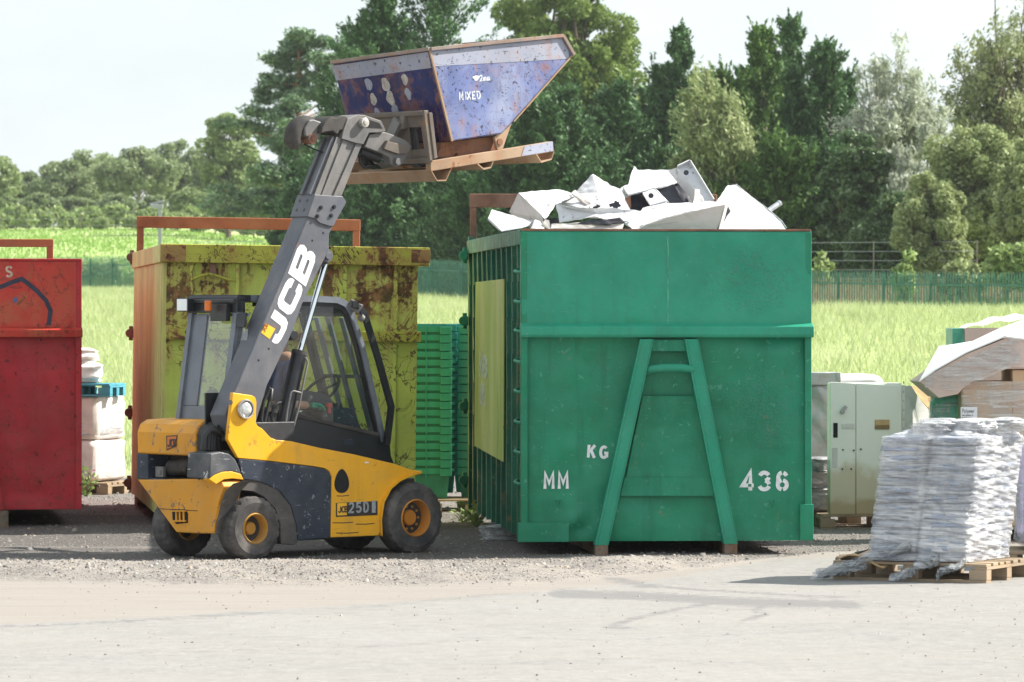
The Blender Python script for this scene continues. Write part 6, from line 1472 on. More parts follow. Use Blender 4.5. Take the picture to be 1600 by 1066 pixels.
# wire fence
M_WIRE = plain('galvanised_wire', (.42, .43, .44), .5, .6, .1, 0)
M_POST = plain('weathered_post', (.30, .26, .21), .9, 0, .3, .3, 6)
def wire_fence(label, pa, pb, hgt, nw, step, mat):
    a = Vector(pa); b = Vector(pb); L = (b - a).length; n = max(2, int(L / step)); m = (a + b) / 2; O = Vector((m.x, m.y, float(hz(m.x, m.y))))
    f = thing('wire_fence', label, 'fence', O); pts = []
    for i in range(n + 1):
        q = a.lerp(b, i / n); z = float(hz(q.x, q.y)); c = Vector((q.x, q.y, z)) - O; pts.append(c)
        MB().bar(c + Vector((0, 0, -.2)), c + Vector((0, 0, hgt + .05)), .035, .035, (0, 1, 0)).build('post', mat, f, fix=False)
    for k in range(nw):
        w_ = MB(); w_.tube([p + Vector((0, 0, hgt * (.35 + .65 * k / (nw - 1)))) for p in pts], .010, 5); w_.build('wire', M_WIRE, f, fix=False)
wire_fence('tall post and wire fence in front of the dark evergreens', (-14, 205), (15, 149), 2.35, 6, 6, M_POST)
wire_fence('post and wire fence along the hedge above the pasture', (-42, 344), (-12, 340), 1.5, 3, 2.0, M_POST)
# grey mast beyond the lime skip
p = P(250, 378, 225); t = thing('utility_mast', 'grey steel mast with a small head unit behind the lime skip', 'mast', (p.x, 225, float(hz(p.x, 225))))
hm = CH - (326 - HY) * 225 / F - t.location.z
MB().bar((0, 0, -.2), (0, 0, hm), .17, .17).build('pole', M_WIRE, t)
MB().box(-.45, .15, -.15, .15, hm, hm + .2).bar((-.5, 0, hm + .2), (.2, 0, hm + .38), .08, .08).build('head_unit', M_WIRE, t, bevel=.03)
p = P(433, 378, 200); t = thing('fence_stub_post', 'grey square post seen just above the lime skip rim beside the boom', 'post', (p.x, 200, float(hz(p.x, 200))))
hm = CH - (352 - HY) * 200 / F - t.location.z
MB().bar((0, 0, -.2), (0, 0, hm), .28, .28).build('shaft', M_WIRE, t, bevel=.03); MB().box(-.2, .2, -.2, .2, hm, hm + .06).build('cap', M_WIRE, t)
# ================================================================== CRATES, BAGS, PALLETS, WRAPPED LOADS
M_CRATE = plain('green_plastic', (.018, .22, .12), .45, 0, .15, .05, 6); M_CRATE_D = plain('green_plastic_shaded', (.012, .14, .08), .5, 0, .2, .05, 6); M_TEAL = plain('teal_plastic', (.03, .27, .24), .45, 0, .15, .05, 6)  # the darker green puts recess shade into the crate colour
M_LABEL = plain('paper_label', (.62, .62, .50), .7, 0, .1, .1)
M_WOOD = paint('pallet_wood', (.30, .22, .14), .85, .3, scratch=.4, scratch_col=(.12, .09, .06, 1), dust=.4, dust_col=(.33, .29, .24, 1))
M_WOODB = paint('blue_pallet_wood', (.06, .28, .36), .8, .25, scratch=.4, scratch_col=(.2, .16, .1, 1), dust=.2)
def make_crate(mat, name='plastic_crate'):
    w, d, h = .60, .40, .30
    t = thing(name, 'x', 'crate')
    m = MB()
    for a in range(4):
        pass
    b0, b1 = .035, .0
    o = [(-w / 2 + .04, 0 + .04), (w / 2 - .04, .04), (w / 2 - .04, d - .04), (-w / 2 + .04, d - .04)]; u = [(-w / 2 + .012, .012), (w / 2 - .012, .012), (w / 2 - .012, d - .012), (-w / 2 + .012, d - .012)]
    vs = [(x, y, 0) for x, y in o] + [(x, y, h) for x, y in u]
    m.add(vs, [(0, 3, 2, 1), (0, 1, 5, 4), (1, 2, 6, 5), (2, 3, 7, 6), (3, 0, 4, 7)])
    m.build('bin_wall', M_CRATE_D if mat is M_CRATE else mat, t, fix=False)
    r = MB()
    r.box(-w / 2, w / 2, 0, .014, h - .055, h).box(-w / 2, w / 2, d - .014, d, h - .055, h).box(-w / 2, -w / 2 + .014, .014, d - .014, h - .055, h).box(w / 2 - .014, w / 2, .014, d - .014, h - .055, h)
    for x in (-.25, -.1, .04): r.box(x, x + .012, -.006, .014, h - .09, h - .01)
    r.build('rim', mat, t, fix=False)
    for x in (-w / 2, w / 2 - .115): q = MB(); q.box(x, x + .115, -.02, .02, h - .078, h - .003); q.build('corner_block', mat, t, bevel=.004)
    for y in (.05, d - .12): q = MB(); q.box(w / 2 - .004, w / 2 + .035, y, y + .07, h - .03, h - .002); q.build('side_lug', mat, t)
    return t
def stack(px, Y, deg, n, mat, label, group, lean=0, zb=.15, pitch=.0835, proto=None):
    x = (px - CX) * Y / F
    for k in range(n):
        if proto is None: proto = o = make_crate(mat)
        else: o = copy_tree(proto)
        o.location = (x + lean * k + random.uniform(-.004, .004), Y + random.uniform(-.004, .004), zb + k * pitch); o.rotation_euler = (0, 0, R(deg + random.uniform(-.5, .5)))
        o['label'] = label(k, n); o['group'] = group
    return proto
crate_g = 'nested green crates between the lime and green skips'
nth = ['lowest', 'second', 'third', 'fourth', 'fifth', 'sixth', 'seventh', 'eighth', 'ninth', 'tenth', 'eleventh', 'twelfth', 'thirteenth', 'fourteenth', 'fifteenth', 'sixteenth', 'seventeenth', 'eighteenth', 'nineteenth', 'top']
lab = lambda where: (lambda k, n: ('lowest crate of ' if k == 0 else 'topmost crate of ' if k == n - 1 else nth[k] + ' crate from the bottom of ') + where)
pr = stack(659, 46.2, 7, 18, M_CRATE, lab('the green nested stack beside the lime skip'), crate_g)
stack(760, 46.5, -9, 18, M_CRATE, lab('the green nested stack half hidden by the green skip'), crate_g, .001, proto=pr)
stack(668, 46.95, 6, 18, M_TEAL, lab('the teal stack behind the green ones'), crate_g, zb=.175)
stack(752, 47.1, -6, 18, M_TEAL, lab('the teal stack behind the half hidden green one'), crate_g, zb=.175)
for k in (4, 8, 10, 12, 15):     # paper labels stuck on some crates of the first stack
    pass
def pallet(x, y, deg, label, L=1.2, Wd=.8, mat=M_WOOD, h=.144, z=0, name='wooden_pallet', group='wooden pallets'):
    t = thing(name, label, 'pallet', (x, y, z), deg, group)
    n = 7; bw_ = .095
    for k in range(n):
        yy = (Wd - bw_) * k / (n - 1); m = MB(); m.box(random.uniform(0, .012), L - random.uniform(0, .012), yy, yy + bw_ + random.uniform(-.012, .008), h - .022, h + random.uniform(-.002, .002)); m.build('deck_board', mat, t, bevel=.003)
    for xx in (0, (L - .1) / 2, L - .1): m = MB(); m.box(xx, xx + .1, .004, Wd - .004, h - .044, h - .023); m.build('stringer_board', mat, t, bevel=.002)
    for xx in (.002, (L - .14) / 2, L - .142):
        for yy in (.002, (Wd - .1) / 2, Wd - .102): m = MB(); m.box(xx, xx + .14, yy, yy + .1, .022, h - .045); m.build('block', mat, t, bevel=.004)
    for yy in (0, (Wd - .1) / 2, Wd - .1): m = MB(); m.box(0.004, L - .004, yy, yy + .1, 0, .021); m.build('base_board', mat, t, bevel=.002)
    return t
def at(px, Y): return (px - CX) * Y / F
pallet(at(610, 46.1), 46.1, 7, 'wooden pallet under the green nested crates beside the lime skip', .9)
pallet(at(718, 46.4), 46.4, -9, 'wooden pallet under the half hidden crate stack by the green skip', .8)

def soft(w, d, h, seed, amp=.02, p=5, nu=40, nv=22, fold=1.0, sag=0):
    """slumped bag: rounded box with folds, base at z = 0, centred in x and y"""
    rr = random.Random(seed); ph = [rr.uniform(0, 6.28) for _ in range(12)]
    def fn(u, v):
        th = u * 2 * math.pi; f = (v - .5) * math.pi
        sg = lambda c, e: math.copysign(abs(c) ** (2 / e), c)
        x = sg(math.cos(th), p) * max(.0, sg(math.cos(f), p)); y = sg(math.sin(th), p) * max(0, sg(math.cos(f), p)); zz = sg(math.sin(f), p)
        n = math.sin(9 * th / 2 + ph[0] + 4 * zz) * .35 + math.sin(zz * 13 + ph[1] + 2.2 * math.sin(th + ph[2])) * .55 * fold + math.sin(17 * th + ph[3] + 7 * zz) * .2 + math.sin(23 * zz + 6 * math.sin(2 * th + ph[4])) * .3 * fold
        k = 1 + amp * n * 2 / max(w, .2)
        return (x * w / 2 * k * (1 + sag * (1 - zz) / 2), y * d / 2 * k * (1 + sag * (1 - zz) / 2), h / 2 * (zz * (1 + amp * .8 * n) + 1))
    m = MB(); m.grid(fn, nu, nv, closed_u=True); return m
def film_mat(name, col, alpha=.7, ridge=1.0, rough=.22, scale=(1.2, 1.2, 22)):
    s = NT(name)
    n1 = s.noise(1.0, 6, .7, s.map(scale, (0, 0, 0), (.03, .05, 0)), 1.6); n2 = s.noise(7, 7, .75, None, 2.2); n3 = s.noise(2.2, 5, .65, None, .8)
    n4 = s.noise(1.3, 4, .6, s.map((2.4, 2.4, 14), (3, 1, 2), (.5, .45, .1)), 1.0)
    c = s.mix(s.step(n1, .34, .66), tuple(x * .7 for x in col) + (1,), tuple(min(.9, x * 1.18) for x in col) + (1,))
    b = s.bsdf(c, rough, 0, .7, s.bump(s.math('ADD', s.math('ADD', s.math('MULTIPLY', n1, 1.0 * ridge), s.math('MULTIPLY', n4, .8)), s.math('MULTIPLY', n2, .7)), .9, .035))
    tr = s.n('ShaderNodeBsdfTransparent')
    m = s.n('ShaderNodeMixShader'); s.put(m.inputs[0], s.math('ADD', s.step(n3, .35, .65, -.22, .22), s.step(n1, .3, .7, alpha - .2, alpha + .2))); s.put(m.inputs[1], tr.outputs[0]); s.put(m.inputs[2], b)
    return s.done(m.outputs[0])

M_BAGW = plain('white_woven_bag', (.72, .70, .67), .7, 0, .08, .5, 9); M_BAGP = plain('pale_pink_wrap', (.62, .55, .51), .55, 0, .14, .5, 7)
def bag(px, Y, z, w, d, h, deg, seed, mat, label, group, name='bulk_bag', amp=.02, wrap=None, cat='bag', **k):
    t = thing(name, label, cat, (at(px, Y), Y, z), deg, group)
    soft(w, d, h, seed, amp, **k).build('sack', mat, t, smooth=180, fix=True)
    if wrap: soft(w + .03, d + .03, h * .55, seed + 50, amp * 1.3).build('wrap_band', wrap, t, smooth=180)
    return t
M_FILM = film_mat('stretch_film', (.86, .885, .93), .64, .8, .2); M_FILMC = film_mat('clear_film', (.72, .75, .78), .42)
M_FILMP = film_mat('carton_film', (.86, .78, .76), .36, .7)
gW = 'white bagged load between the red and lime skips'
pallet(at(64, 51.2), 50.9, -22, 'wooden pallet under the white bags between the red and lime skips', .86, .9)
bag(121, 51.2, .145, .84, .76, .47, -22, 3, M_BAGP, 'lower beige bulk bag between the red and lime skips', gW, wrap=M_FILMC, p=11, amp=.014)
bag(120, 51.2, .61, .85, .77, .49, -22, 4, M_BAGP, 'upper pale bulk bag carrying the blue pallet', gW, wrap=M_FILM, p=11, amp=.014)
pallet(at(66, 51.0), 50.8, -12, 'blue wooden pallet lying on top of the white bags', .80, .6, M_WOODB, .14, 1.09, 'blue_pallet', 'blue pallet on the bags')
bag(126, 51.0, 1.23, .46, .5, .24, 10, 6, M_BAGW, 'flattened white sack lying on the blue pallet', gW, 'white_sack', p=4, amp=.03)
bag(122, 51.0, 1.44, .36, .4, .18, 30, 8, M_BAGW, 'small white sack topmost above the blue pallet', gW, 'white_sack', p=4, amp=.03)
# flowering weed by the pallet
def weed(px, Y, label, pink=True, h=.4, n=60):
    t = thing('weed_plant', label, 'plant', (at(px, Y), Y, 0)); st = MB(); V = []
    for k in range(9):
        tip = Vector((random.uniform(-.16, .16), random.uniform(-.12, .12), random.uniform(.5, 1) * h)); limb(st, (0, 0, 0), tip, .006, .003); V += [tip.lerp(Vector((0, 0, 0)), random.uniform(0, .7)) + Vector((random.gauss(0, .03), random.gauss(0, .03), random.gauss(0, .03))) for _ in range(n // 9)]
    st.build('stem', LM['shrub'], t, fix=False); V = np.array([tuple(v) for v in V]); q = cards(V, .05, .3, 1.8); fast_mesh('leaves', q, np.arange(len(q)).reshape(-1, 4), LM['shrub'], t)
    if pink: q = cards(V[::4] + np.array((0, 0, .05)), .04, .3, 1.2); fast_mesh('blossom', q, np.arange(len(q)).reshape(-1, 4), plain('pink_petal', (.50, .16, .30), .7), t)
weed(134, 50.2, 'small pink flowering weed at the foot of the white bags'); weed(742, 43.2, 'low green weed growing beside the rear of the green skip', False, .22, 50); weed(724, 44.0, 'sparse weed tuft by the pallet of the crates', False, .18, 40)

# ---------------------------------------------------------------- right-hand group
s = NT('pale_green_enamel'); zc_ = s.sep()[2]
c = s.mix(s.step(s.noise(1.6, 4), .35, .7), (.76, .80, .72, 1), (.82, .83, .76, 1))
st_ = s.step(s.math('ADD', s.math('SUBTRACT', .42, zc_), s.math('MULTIPLY', s.math('SUBTRACT', s.noise(2.3, 4, .5), .5), .9)), -.05, .08)
c = s.mix(s.math('MULTIPLY', st_, .75), c, (.50, .43, .27, 1)); c = s.mix(s.step(s.math('ADD', s.math('SUBTRACT', .14, zc_), s.math('MULTIPLY', s.math('SUBTRACT', s.noise(3.1, 4, .5), .5), .4)), -.03, .05, 0, .7), c, (.36, .25, .12, 1))
M_CAB = s.done(s.bsdf(c, .35, 0, .4, s.bump(s.noise(3, 3), .12, .02)))
M_CABI = plain('pale_inner_sheet', (.60, .59, .56), .5, 0, .1); M_TAN = plain('tan_board', (.50, .34, .17), .8, 0, .15); M_GALV = paint('galvanised_sheet', (.42, .43, .42), .4, .25, scratch=.4, scratch_col=(.6, .6, .6, 1), dust=.4, dust_col=(.33, .31, .27, 1), metal=.35, dent=.6, dent_scale=6)
YC = 42.7; CFm = Frame(at(1297, YC), YC, 3)
pallet(at(1281, YC), YC - .05, 3, 'wooden pallet under the pale green cabinet', 1.2, .8)
pallet(at(1180, 43.6), 43.5, 2, 'wooden pallet under the galvanised box behind the green skip', 1.0, .8)
cab = thing('steel_cabinet', 'scrapped pale green steel cabinet with brown stains and a bent side panel', 'cabinet', (CFm.x0, CFm.y0, .146), 3)
C = lambda px, py, t=0: CFm.on_t(px, py, t) - Vector((0, 0, .146))
a, b = C(1297, 597), C(1409, 801); zt4 = a.z
m = MB(); m.box(0, b.x, .012, .22, .0, zt4 - .01); m.build('carcass', M_CAB, cab, bevel=.006)
x1 = C(1337, 700).x
m = MB(); m.hexa([(0, -.012, .0), (x1 - .004, -.008, .0), (x1 - .004, .012, 0), (0, .012, 0), (.0, -.012, zt4), (x1 - .004, -.008, zt4 - .012), (x1 - .004, .012, zt4 - .012), (0, .012, zt4)]); dl = m.build('door_leaf', M_CAB, cab, bevel=.004)
m = MB(); m.hexa([(x1 + .004, -.006, .0), (b.x, 0, .0), (b.x, .012, 0), (x1 + .004, .012, 0), (x1 + .004, -.006, zt4 - .012), (b.x, 0, zt4 - .035), (b.x, .012, zt4 - .035), (x1 + .004, .012, zt4 - .012)]); dl2 = m.build('door_leaf', M_CAB, cab, bevel=.004)
h0 = C(1314, 645, -.03); m = MB(); m.bar(h0, h0 + Vector((.05, 0, .06)), .03, .03).cyl(h0 + Vector((.015, .03, .01)), h0 + Vector((.015, -.01, .01)), .02, 12); m.build('handle', M_GALV, dl, bevel=.004)
for (p0, p1, mt, par) in (((1302, 661), (1309, 684), M_HOLE, dl), ((1315, 662), (1335, 670), M_CABI, dl), ((1367, 656), (1390, 671), M_TAN, dl2), ((1300, 700), (1309, 731), M_CABI, dl), ((1367, 664), (1390, 671), M_TAN, dl2)):
    a, b_ = C(*p0, -.0155), C(*p1, -.0155); m = MB(); m.box(a.x, b_.x, -.0155 if par is dl else -.012, -.004, b_.z, a.z); m.build('plate_mark', mt, par, bevel=.001)
for px, py in ((1317, 703), (1334, 704), (1316, 733), (1330, 733), (1345, 702)): a = C(px, py, -.01); m = MB(); m.cyl(a + Vector((0, .004, 0)), a + Vector((0, -.008, 0)), .008, 8); m.build('screw_hole', M_HOLE, cab)
m = MB(); x2 = b.x; m.box(x2 + .002, x2 + .03, -.01, .02, 0, zt4 - .03); sp = m.build('perforated_strip', M_CABI, cab, bevel=.002)
for k in range(14): zz = .1 + k * .085; m = MB(); m.box(x2 + .010, x2 + .022, -.0115, -.009, zz, zz + .02); m.build('slot', M_GALV, sp)
sidep = [C(1414, 603, .0), C(1424, 603, .02), C(1436, 622, .1), C(1449, 638, .2), C(1462, 648, .3), C(1458, 668, .3), C(1440, 801, .2), C(1414, 801, 0)]
m = MB(); m.panel(sidep, .008); m.build('bent_side_panel', M_CABI, cab, bevel=.002)
m = MB(); m.panel([C(1420, 603, .12), C(1466, 604, .4), C(1470, 650, .4), C(1462, 650, .36), C(1436, 622, .2)], .01); m.build('backing_board', M_TAN, cab)
gb = thing('galvanised_box', 'dull galvanised metal box standing behind the edge of the green skip', 'metal box', (at(1262, 43.9), 43.9, .62), 4)
m = MB(); m.box(0, .30, 0, .4, 0, .70); m.build('casing', M_GALV, gb, bevel=.008); m = MB(); m.grid(lambda u, v: (.30 * u, -.012 - .018 * math.sin(u * 7 + v * 9) * math.sin(v * 5), .02 + .66 * v), 20, 30); m.build('buckled_front', M_GALV, gb, smooth=180, fix=False)
m = MB(); m.box(-.01, .315, -.03, .41, .70, .82); m.build('lid', M_GALV, gb, bevel=.008)
bag(1330, 44.3, .7, .62, .6, .72, 5, 31, M_BAGW, 'rounded white sack showing just above the pale green cabinet', None, 'white_sack', .015)
gB = 'grey refuse sacks behind the green skip'
M_SACK = film_mat('grey_refuse_sack', (.34, .34, .36), .95, .5, .3, (3, 3, 9))
for k, (z0, w_, h_, lb) in enumerate(((.145, .50, .24, 'lowest grey refuse sack beside the cabinet'), (.36, .48, .20, 'middle grey refuse sack beside the cabinet'), (.52, .46, .14, 'topmost grey refuse sack under the galvanised box'))):
    bag(1270, 43.3, z0, w_, .5, h_, k * 25, 40 + k, M_SACK, lb, gB, 'refuse_sack', .03)

# wrapped cartons at the photo edge
M_CARD = paint('cardboard', (.58, .40, .26), .85, .12, dust=.3, dust_col=(.62, .5, .42, 1), orange=.05); M_CARDP = paint('pink_cardboard', (.58, .43, .37), .8, .12, dust=.3, dust_col=(.66, .56, .52, 1), orange=.05); M_GRNSH = plain('green_shrink_wrap', (.10, .36, .26), .35, 0, .3, .6, 8)
M_WHT = plain('white_sheet_film', (.80, .79, .78), .3, 0, .05, .4, 6)
YB = 40.2; BFm = Frame(at(1504, YB), YB, 2); C2 = lambda px, py, t=0: BFm.on_t(px, py, t)
crt = thing('wrapped_carton', 'tall film wrapped cardboard carton with a paper label, behind the wrapped silver load', 'carton', BFm.loc(), 2)
zz = C2(1510, 596).z; xr = C2(1582, 600).x
m = MB(); m.box(0, xr, 0, .7, .15, zz).hexa([(xr, 0, .15), (xr + .8, .12, .15), (xr + .8, .7, .15), (xr, .7, .15), (xr, 0, zz + .1), (xr + .8, .12, zz + .1), (xr + .8, .7, zz + .1), (xr, .7, zz + .1)]); m.build('box_wall', M_CARD, crt, bevel=.01)
m = MB(); m.grid(lambda u, v: (-.012 + (xr + .5) * u, -.014 - .008 * math.sin(v * 60 + 9 * u) * math.sin(u * 9 + 2), .2 + (zz - .2) * v), 40, 60); m.build('stretch_film', M_FILMP, crt, smooth=180, fix=False)
a, b_ = C2(1501, 636, -.03), C2(1527, 661, -.03); m = MB(); m.box(a.x, b_.x, -.034, -.03, b_.z, a.z); lbp = m.build('paper_label', plain('white_paper', (.72, .72, .74), .6, 0, .04, .05), crt)
m = MB(); letters(m, 'Polymer', .034, lambda x, y, d: Vector((a.x + .012 + x * .72, -.0345 - d, a.z - .05 + y)), .18, .72, .0006)
for k in range(3): letters(m, 'mm mmmm m'[k:], .016, lambda x, y, d: Vector((a.x + .012 + x, -.0345 - d, a.z - .078 - k * .02 + y)), .2, .75, .0006)
m.build('label_print', plain('grey_print', (.20, .20, .24), .7), lbp, fix=False)
def slab(pts, mat, name, parent, depth):
    m = MB(); q = [C2(*p) for p in pts]; m.extrude([Vector((v.x, 0 + v.y, v.z)) for v in q], (0, depth, 0)); return m.build(name, mat, parent, bevel=.012)
tray = thing('cardboard_tray', 'tipped cardboard tray under white film lying across the wrapped carton', 'carton', BFm.loc(), 2)
C2o = C2
q = [C2(*p) for p in ((1438, 597, -.08), (1462, 580, -.08), (1510, 553, -.08), (1570, 529, -.08), (1640, 538, -.08), (1640, 578, -.08), (1570, 573, -.08), (1510, 601, -.08), (1497, 616, -.08), (1467, 622, -.08))]
m = MB(); m.extrude(q, (0, .75, 0)); m.build('tray_wall', M_CARDP, tray, bevel=.006)
top = [((1437, 597, -.1), (1468, 543, .7)), ((1462, 579, -.1), (1490, 540, .75)), ((1510, 552, -.1), (1520, 535, .8)), ((1570, 527, -.1), (1562, 515, .85)), ((1645, 537, -.1), (1640, 486, .9))]
m = MB()
for (a0, a1), (b0, b1) in zip(top[:-1], top[1:]): m.panel([C2(*a0), C2(*b0), C2(*b1), C2(*a1)], .012)
m.build('film_top', M_WHT, tray, smooth=60)
m = MB(); m.grid(lambda u, v: C2(1445 + 150 * u, (588 - 62 * min(1, u * 1.05)) + (20 + 24 * min(1, u * 3)) * v, -.095 - .006 * math.sin(v * 40 + u * 20)), 40, 16); m.build('stretch_film', M_FILMP, tray, smooth=180, fix=False)
gs2 = thing('green_bundle', 'green shrink wrapped bundle squeezed between cabinet and wrapped carton', 'bundle', (at(1486, 40.7), 40.7, .9), 0)
soft(.34, .4, .46, 71, .03).build('bundle', M_GRNSH, gs2, smooth=180); soft(.36, .42, .40, 72, .03).build('wrap_band', M_FILMC, gs2, smooth=180)
bx2 = thing('carton', 'farther cardboard carton with green side and white film top, behind the tipped tray', 'carton', (at(1489, 42.2), 42.2, .15), 0)
w1_ = 18 * 42.2 / F; zt5 = CH - (513 - 490) * 42.2 / F - .15
m = MB(); m.box(w1_, 1.2, 0, .7, 0, zt5); m.build('box_wall', M_CARDP, bx2, bevel=.008); m = MB(); m.hexa([(0, .05, 0), (w1_ - .002, 0, 0), (w1_ - .002, .7, 0), (0, .7, 0), (0, .05, zt5), (w1_ - .002, 0, zt5), (w1_ - .002, .7, zt5), (0, .7, zt5)]); m.build('green_side', M_GRNSH, bx2, bevel=.006)
m = MB(); m.grid(lambda u, v: (.12 + 1.1 * u, .0 + .7 * v, zt5 + .004 + .12 * math.sin(min(1, u * 2) * 1.57) * (.6 + .4 * v) + .01 * math.sin(u * 30)), 30, 10); m.build('film_top', M_WHT, bx2, smooth=180, fix=False)
pallet(at(1500, 40.3), 40.2, 2, 'wooden pallet under the tall wrapped carton'); pallet(at(1489, 42.2), 42.2, 0, 'wooden pallet under the farther carton')

# the silver wrapped load in front
WFm = Frame(2.41, 34.77, -27)
pallet(WFm.x0, WFm.y0, -27, 'splintered wooden pallet under the silver wrapped load', 1.24, .95)
ld = thing('wrapped_load', 'pallet load of silver bundles in crinkled stretch film with bunched plastic on top', 'wrapped load', (WFm.x0, WFm.y0, .147), -27)
M_BUN = film_mat('silver_bundle', (.55, .60, .72), 1.0, 1.2, .3, (2, 2, 26)); LX0, LX1, LY0, LY1, LH = .27, 1.05, .03, .96, .93
shear = lambda z: .13 * z
nl = 15
bun = [soft(.40, .48, .075, 200 + k, .02, 4, 36, 12, .5) for k in range(6)]
for k in range(nl):
    for i in range(2):
        for j in range(2):
            src = bun[(k * 3 + i * 2 + j) % 6]; m = MB(); zz0 = LH * k / nl
            cx_, cy_ = LX0 + (LX1 - LX0) * (.25 + .5 * i) + shear(zz0) + random.uniform(-.026, .02), LY0 + (LY1 - LY0) * (.25 + .5 * j) + random.uniform(-.016, .016)
            m.add([Vector((v.x + cx_, v.y + cy_, v.z * (LH / nl / .075) * 1.06 + zz0 + .006 * math.sin(5 * v.x + k))) for v in src.v], src.f); m.build('bundle', M_BUN, ld, smooth=180, fix=False)
def shellpt(u, v, off=.014, sd=0):
    per = [(LX0, LY0), (LX1, LY0), (LX1, LY1), (LX0, LY1)]; k = int(u * 4) % 4; f = u * 4 - int(u * 4)
    a = Vector(per[k]); b = Vector(per[(k + 1) % 4]); p = a.lerp(b, f); d = (b - a).normalized(); nrm = Vector((d.y, -d.x))
    z_ = LH * v; lay = abs(math.sin(math.pi * nl * v + 1.1 * math.sin(3 * f + 2 * k + 5 * v) + .5 * math.sin(11 * f + 9 * v))) * (.6 + .6 * math.sin(13 * v + 4 * f + k) ** 2)
    e = off + .009 * lay - .006 + .003 * math.sin(37 * f + 11 * v + sd) + .005 * math.sin(5 * f + 60 * v + 3 * math.sin(8 * f)) + .003 * math.sin(170 * v + 26 * f)
    e -= .028 * math.exp(-((f - .5) / .022) ** 2) if k in (0, 2) else 0
    cr = max(0, abs(f - .5) - .46) / .04; e -= .03 * cr
    return (p.x + nrm.x * e + shear(z_), p.y + nrm.y * e, z_ + .004)
m = MB(); m.grid(lambda u, v: shellpt(u, v), 160, 130, closed_u=True); m.build('stretch_film', M_FILM, ld, smooth=180, fix=False)
def topfn(u, v):
    x, y = LX0 + (LX1 - LX0) * u, LY0 + (LY1 - LY0) * v; e = min(u, 1 - u, v, 1 - v) * 5; e = min(1, e)
    zz = .02 + e * (.03 + .016 * math.sin(x * 13 + 2 * math.sin(y * 7)) * math.sin(y * 9 + 1) + .012 * math.sin(23 * x + 11 * y) + .006 * math.sin(49 * x + 31 * y)) - (1 - e) * .03 + .05 * e * v
    return (x + shear(LH) + .02 * math.sin(31 * y), y + .02 * math.sin(27 * x), LH + zz)
m = MB(); m.grid(topfn, 70, 70); m.build('bunched_film', M_FILM, ld, smooth=180, fix=False)
for k, (bx_, by_, bw, bd, bh) in enumerate(((.62, .30, .34, .36, .10), (.86, .42, .34, .4, .12), (1.02, .70, .3, .4, .12), (.50, .66, .3, .4, .11))):
    m = MB(); q = soft(bw, bd, bh, 300 + k, .05, 2.4, 44, 20, .6); m.add([Vector((v.x + bx_ + .11, v.y + by_, v.z + LH + .02)) for v in q.v], q.f); m.build('bunched_film', M_FILM, ld, smooth=180, fix=False)
def tail(p0, p1, w0, w1, sd, dz=.05):
    def fn(u, v):
        a = Vector(p0).lerp(Vector(p1), u); wd_ = w0 + (w1 - w0) * u
        return (a.x + .03 * math.sin(9 * u + sd), a.y + (v - .5) * wd_ + .02 * math.sin(13 * u + 5 * v), max(.004 - .14, a.z + dz * math.sin(17 * u + 7 * v + sd) * .5 + .02 * math.sin(29 * v + sd + 9 * u)))
    m = MB(); m.grid(fn, 40, 14); return m
tail((.62, -.03, .12), (-.02, -.22, -.10), .12, .26, 1).build('trailing_film', M_FILMC, ld, smooth=180, fix=False); tail((.30, -.08, -.04), (-.06, -.1, -.115), .12, .06, 3, .03).build('trailing_film', M_FILMC, ld, smooth=180, fix=False)
tail((1.10, -.0, .03), (.84, -.07, -.11), .12, .05, 5, .035).build('trailing_film', M_FILMC, ld, smooth=180, fix=False); tail((.85, -.04, .02), (.55, -.1, -.12), .08, .14, 8, .05).build('trailing_film', M_FILMC, ld, smooth=180, fix=False)
gC = 'broken boards and card on the splintered pallet'
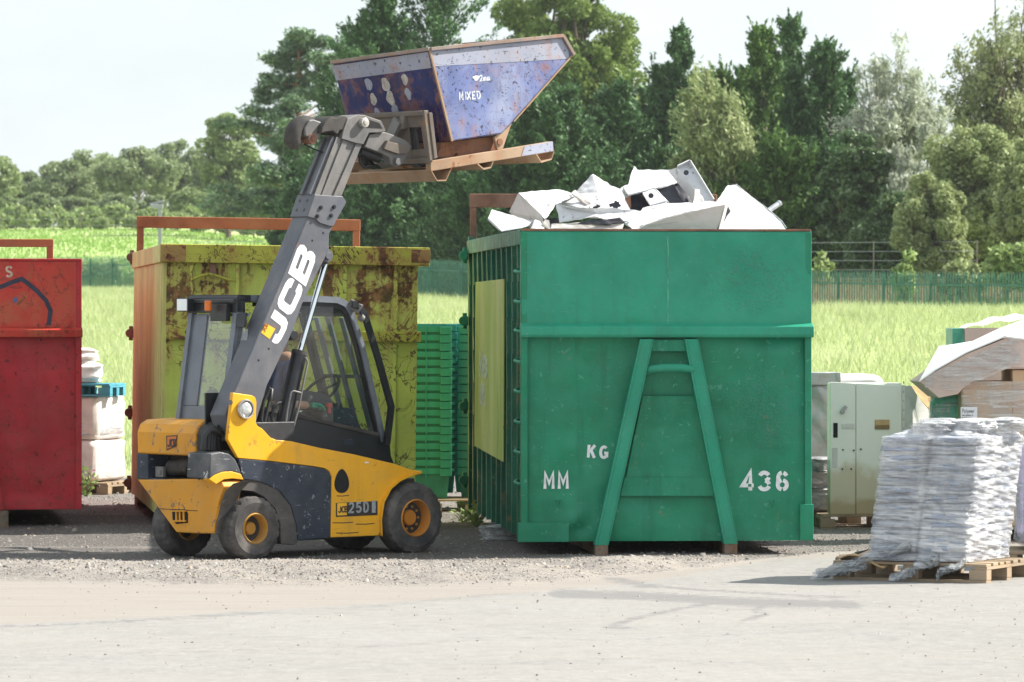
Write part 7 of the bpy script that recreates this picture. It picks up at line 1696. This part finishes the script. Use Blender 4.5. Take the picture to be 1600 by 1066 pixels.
for nm, lb, mt, (x0, y0, z0, dx, dy, dg, tilt) in (('cardboard_scrap', 'torn buff cardboard lying on the near end of the splintered pallet', M_CARD, (.03, .05, .16, .26, .14, 18, 10)), ('cardboard_scrap', 'second torn card sheet tucked under the silver load', M_TAN, (.14, .02, .19, .3, .1, -8, -14)),
        ('black_offcut', 'black plastic offcut under the corner of the silver load', M_BLK, (.10, .2, .175, .34, .10, 20, 16)), ('loose_board', 'loose split board on the far end of the splintered pallet', M_WOOD, (-.02, .10, .15, .5, .08, 3, 3)), ('black_offcut', 'small black foot poking from the base of the silver load', M_BLK, (.96, -.02, .06, .04, .05, 0, 60))):
    t = thing(nm, lb, 'offcut', wpt(Vector()), 0, gC); wq = Vector((WFm.x0 + x0 * WFm.c - y0 * WFm.s, WFm.y0 + x0 * WFm.s + y0 * WFm.c, z0)); t.location = wq; t.rotation_euler = (R(tilt * .4), R(-tilt), R(dg - 27))
    m = MB(); m.grid(lambda u, v: (dx * u, dy * v, .015 * math.sin(u * 5 + v * 3)), 8, 5); o = m.build('sheet', mt, t, smooth=180, fix=False); sd_ = o.modifiers.new('thick', 'SOLIDIFY'); sd_.thickness = .012
# purple wrapped load beyond it
l2 = thing('wrapped_load', 'lilac tinted wrapped load cut off by the photo edge beside the silver one', 'wrapped load', (at(1592, 36.2), 36.2, .147), -6)
soft(.9, .8, .86, 91, .02, 7).build('bundle', plain('lilac_wrap', (.50, .46, .60), .4, 0, .2, .6, 9), l2, smooth=180); soft(.93, .83, .6, 92, .02, 7).build('stretch_film', M_FILMC, l2, smooth=180)
l2.location.x += .47; l2.location.y += .3
pallet(at(1570, 36.0), 36.0, -6, 'wooden pallet under the lilac wrapped load', 1.0, .9)
bag(786, 40.5, .0, .34, .3, .15, 20, 55, M_FILMC, 'crumpled clear plastic bag lying under the side of the green skip', None, 'plastic_bag', .04)
bag(1178, 37.9, .0, .0, .0, .0, 0, 56, M_FILMC, 'x', None) if False else None
# ================================================================== AIR
hm_ = bpy.data.materials.new('air'); hm_.use_nodes = True; nt = hm_.node_tree; nt.nodes.clear()
o_ = nt.nodes.new('ShaderNodeOutputMaterial'); pv = nt.nodes.new('ShaderNodeVolumePrincipled')
pv.inputs['Color'].default_value = (.93, .95, .97, 1); pv.inputs['Density'].default_value = .00013; pv.inputs['Anisotropy'].default_value = .3
nt.links.new(pv.outputs[0], o_.inputs['Volume'])
m = MB(); m.box(-950, 950, -80, 2900, -1.2, 34); tag(m.build('haze', hm_, None), 'thin summer haze over the yard and the hill', 'haze', kind='stuff')
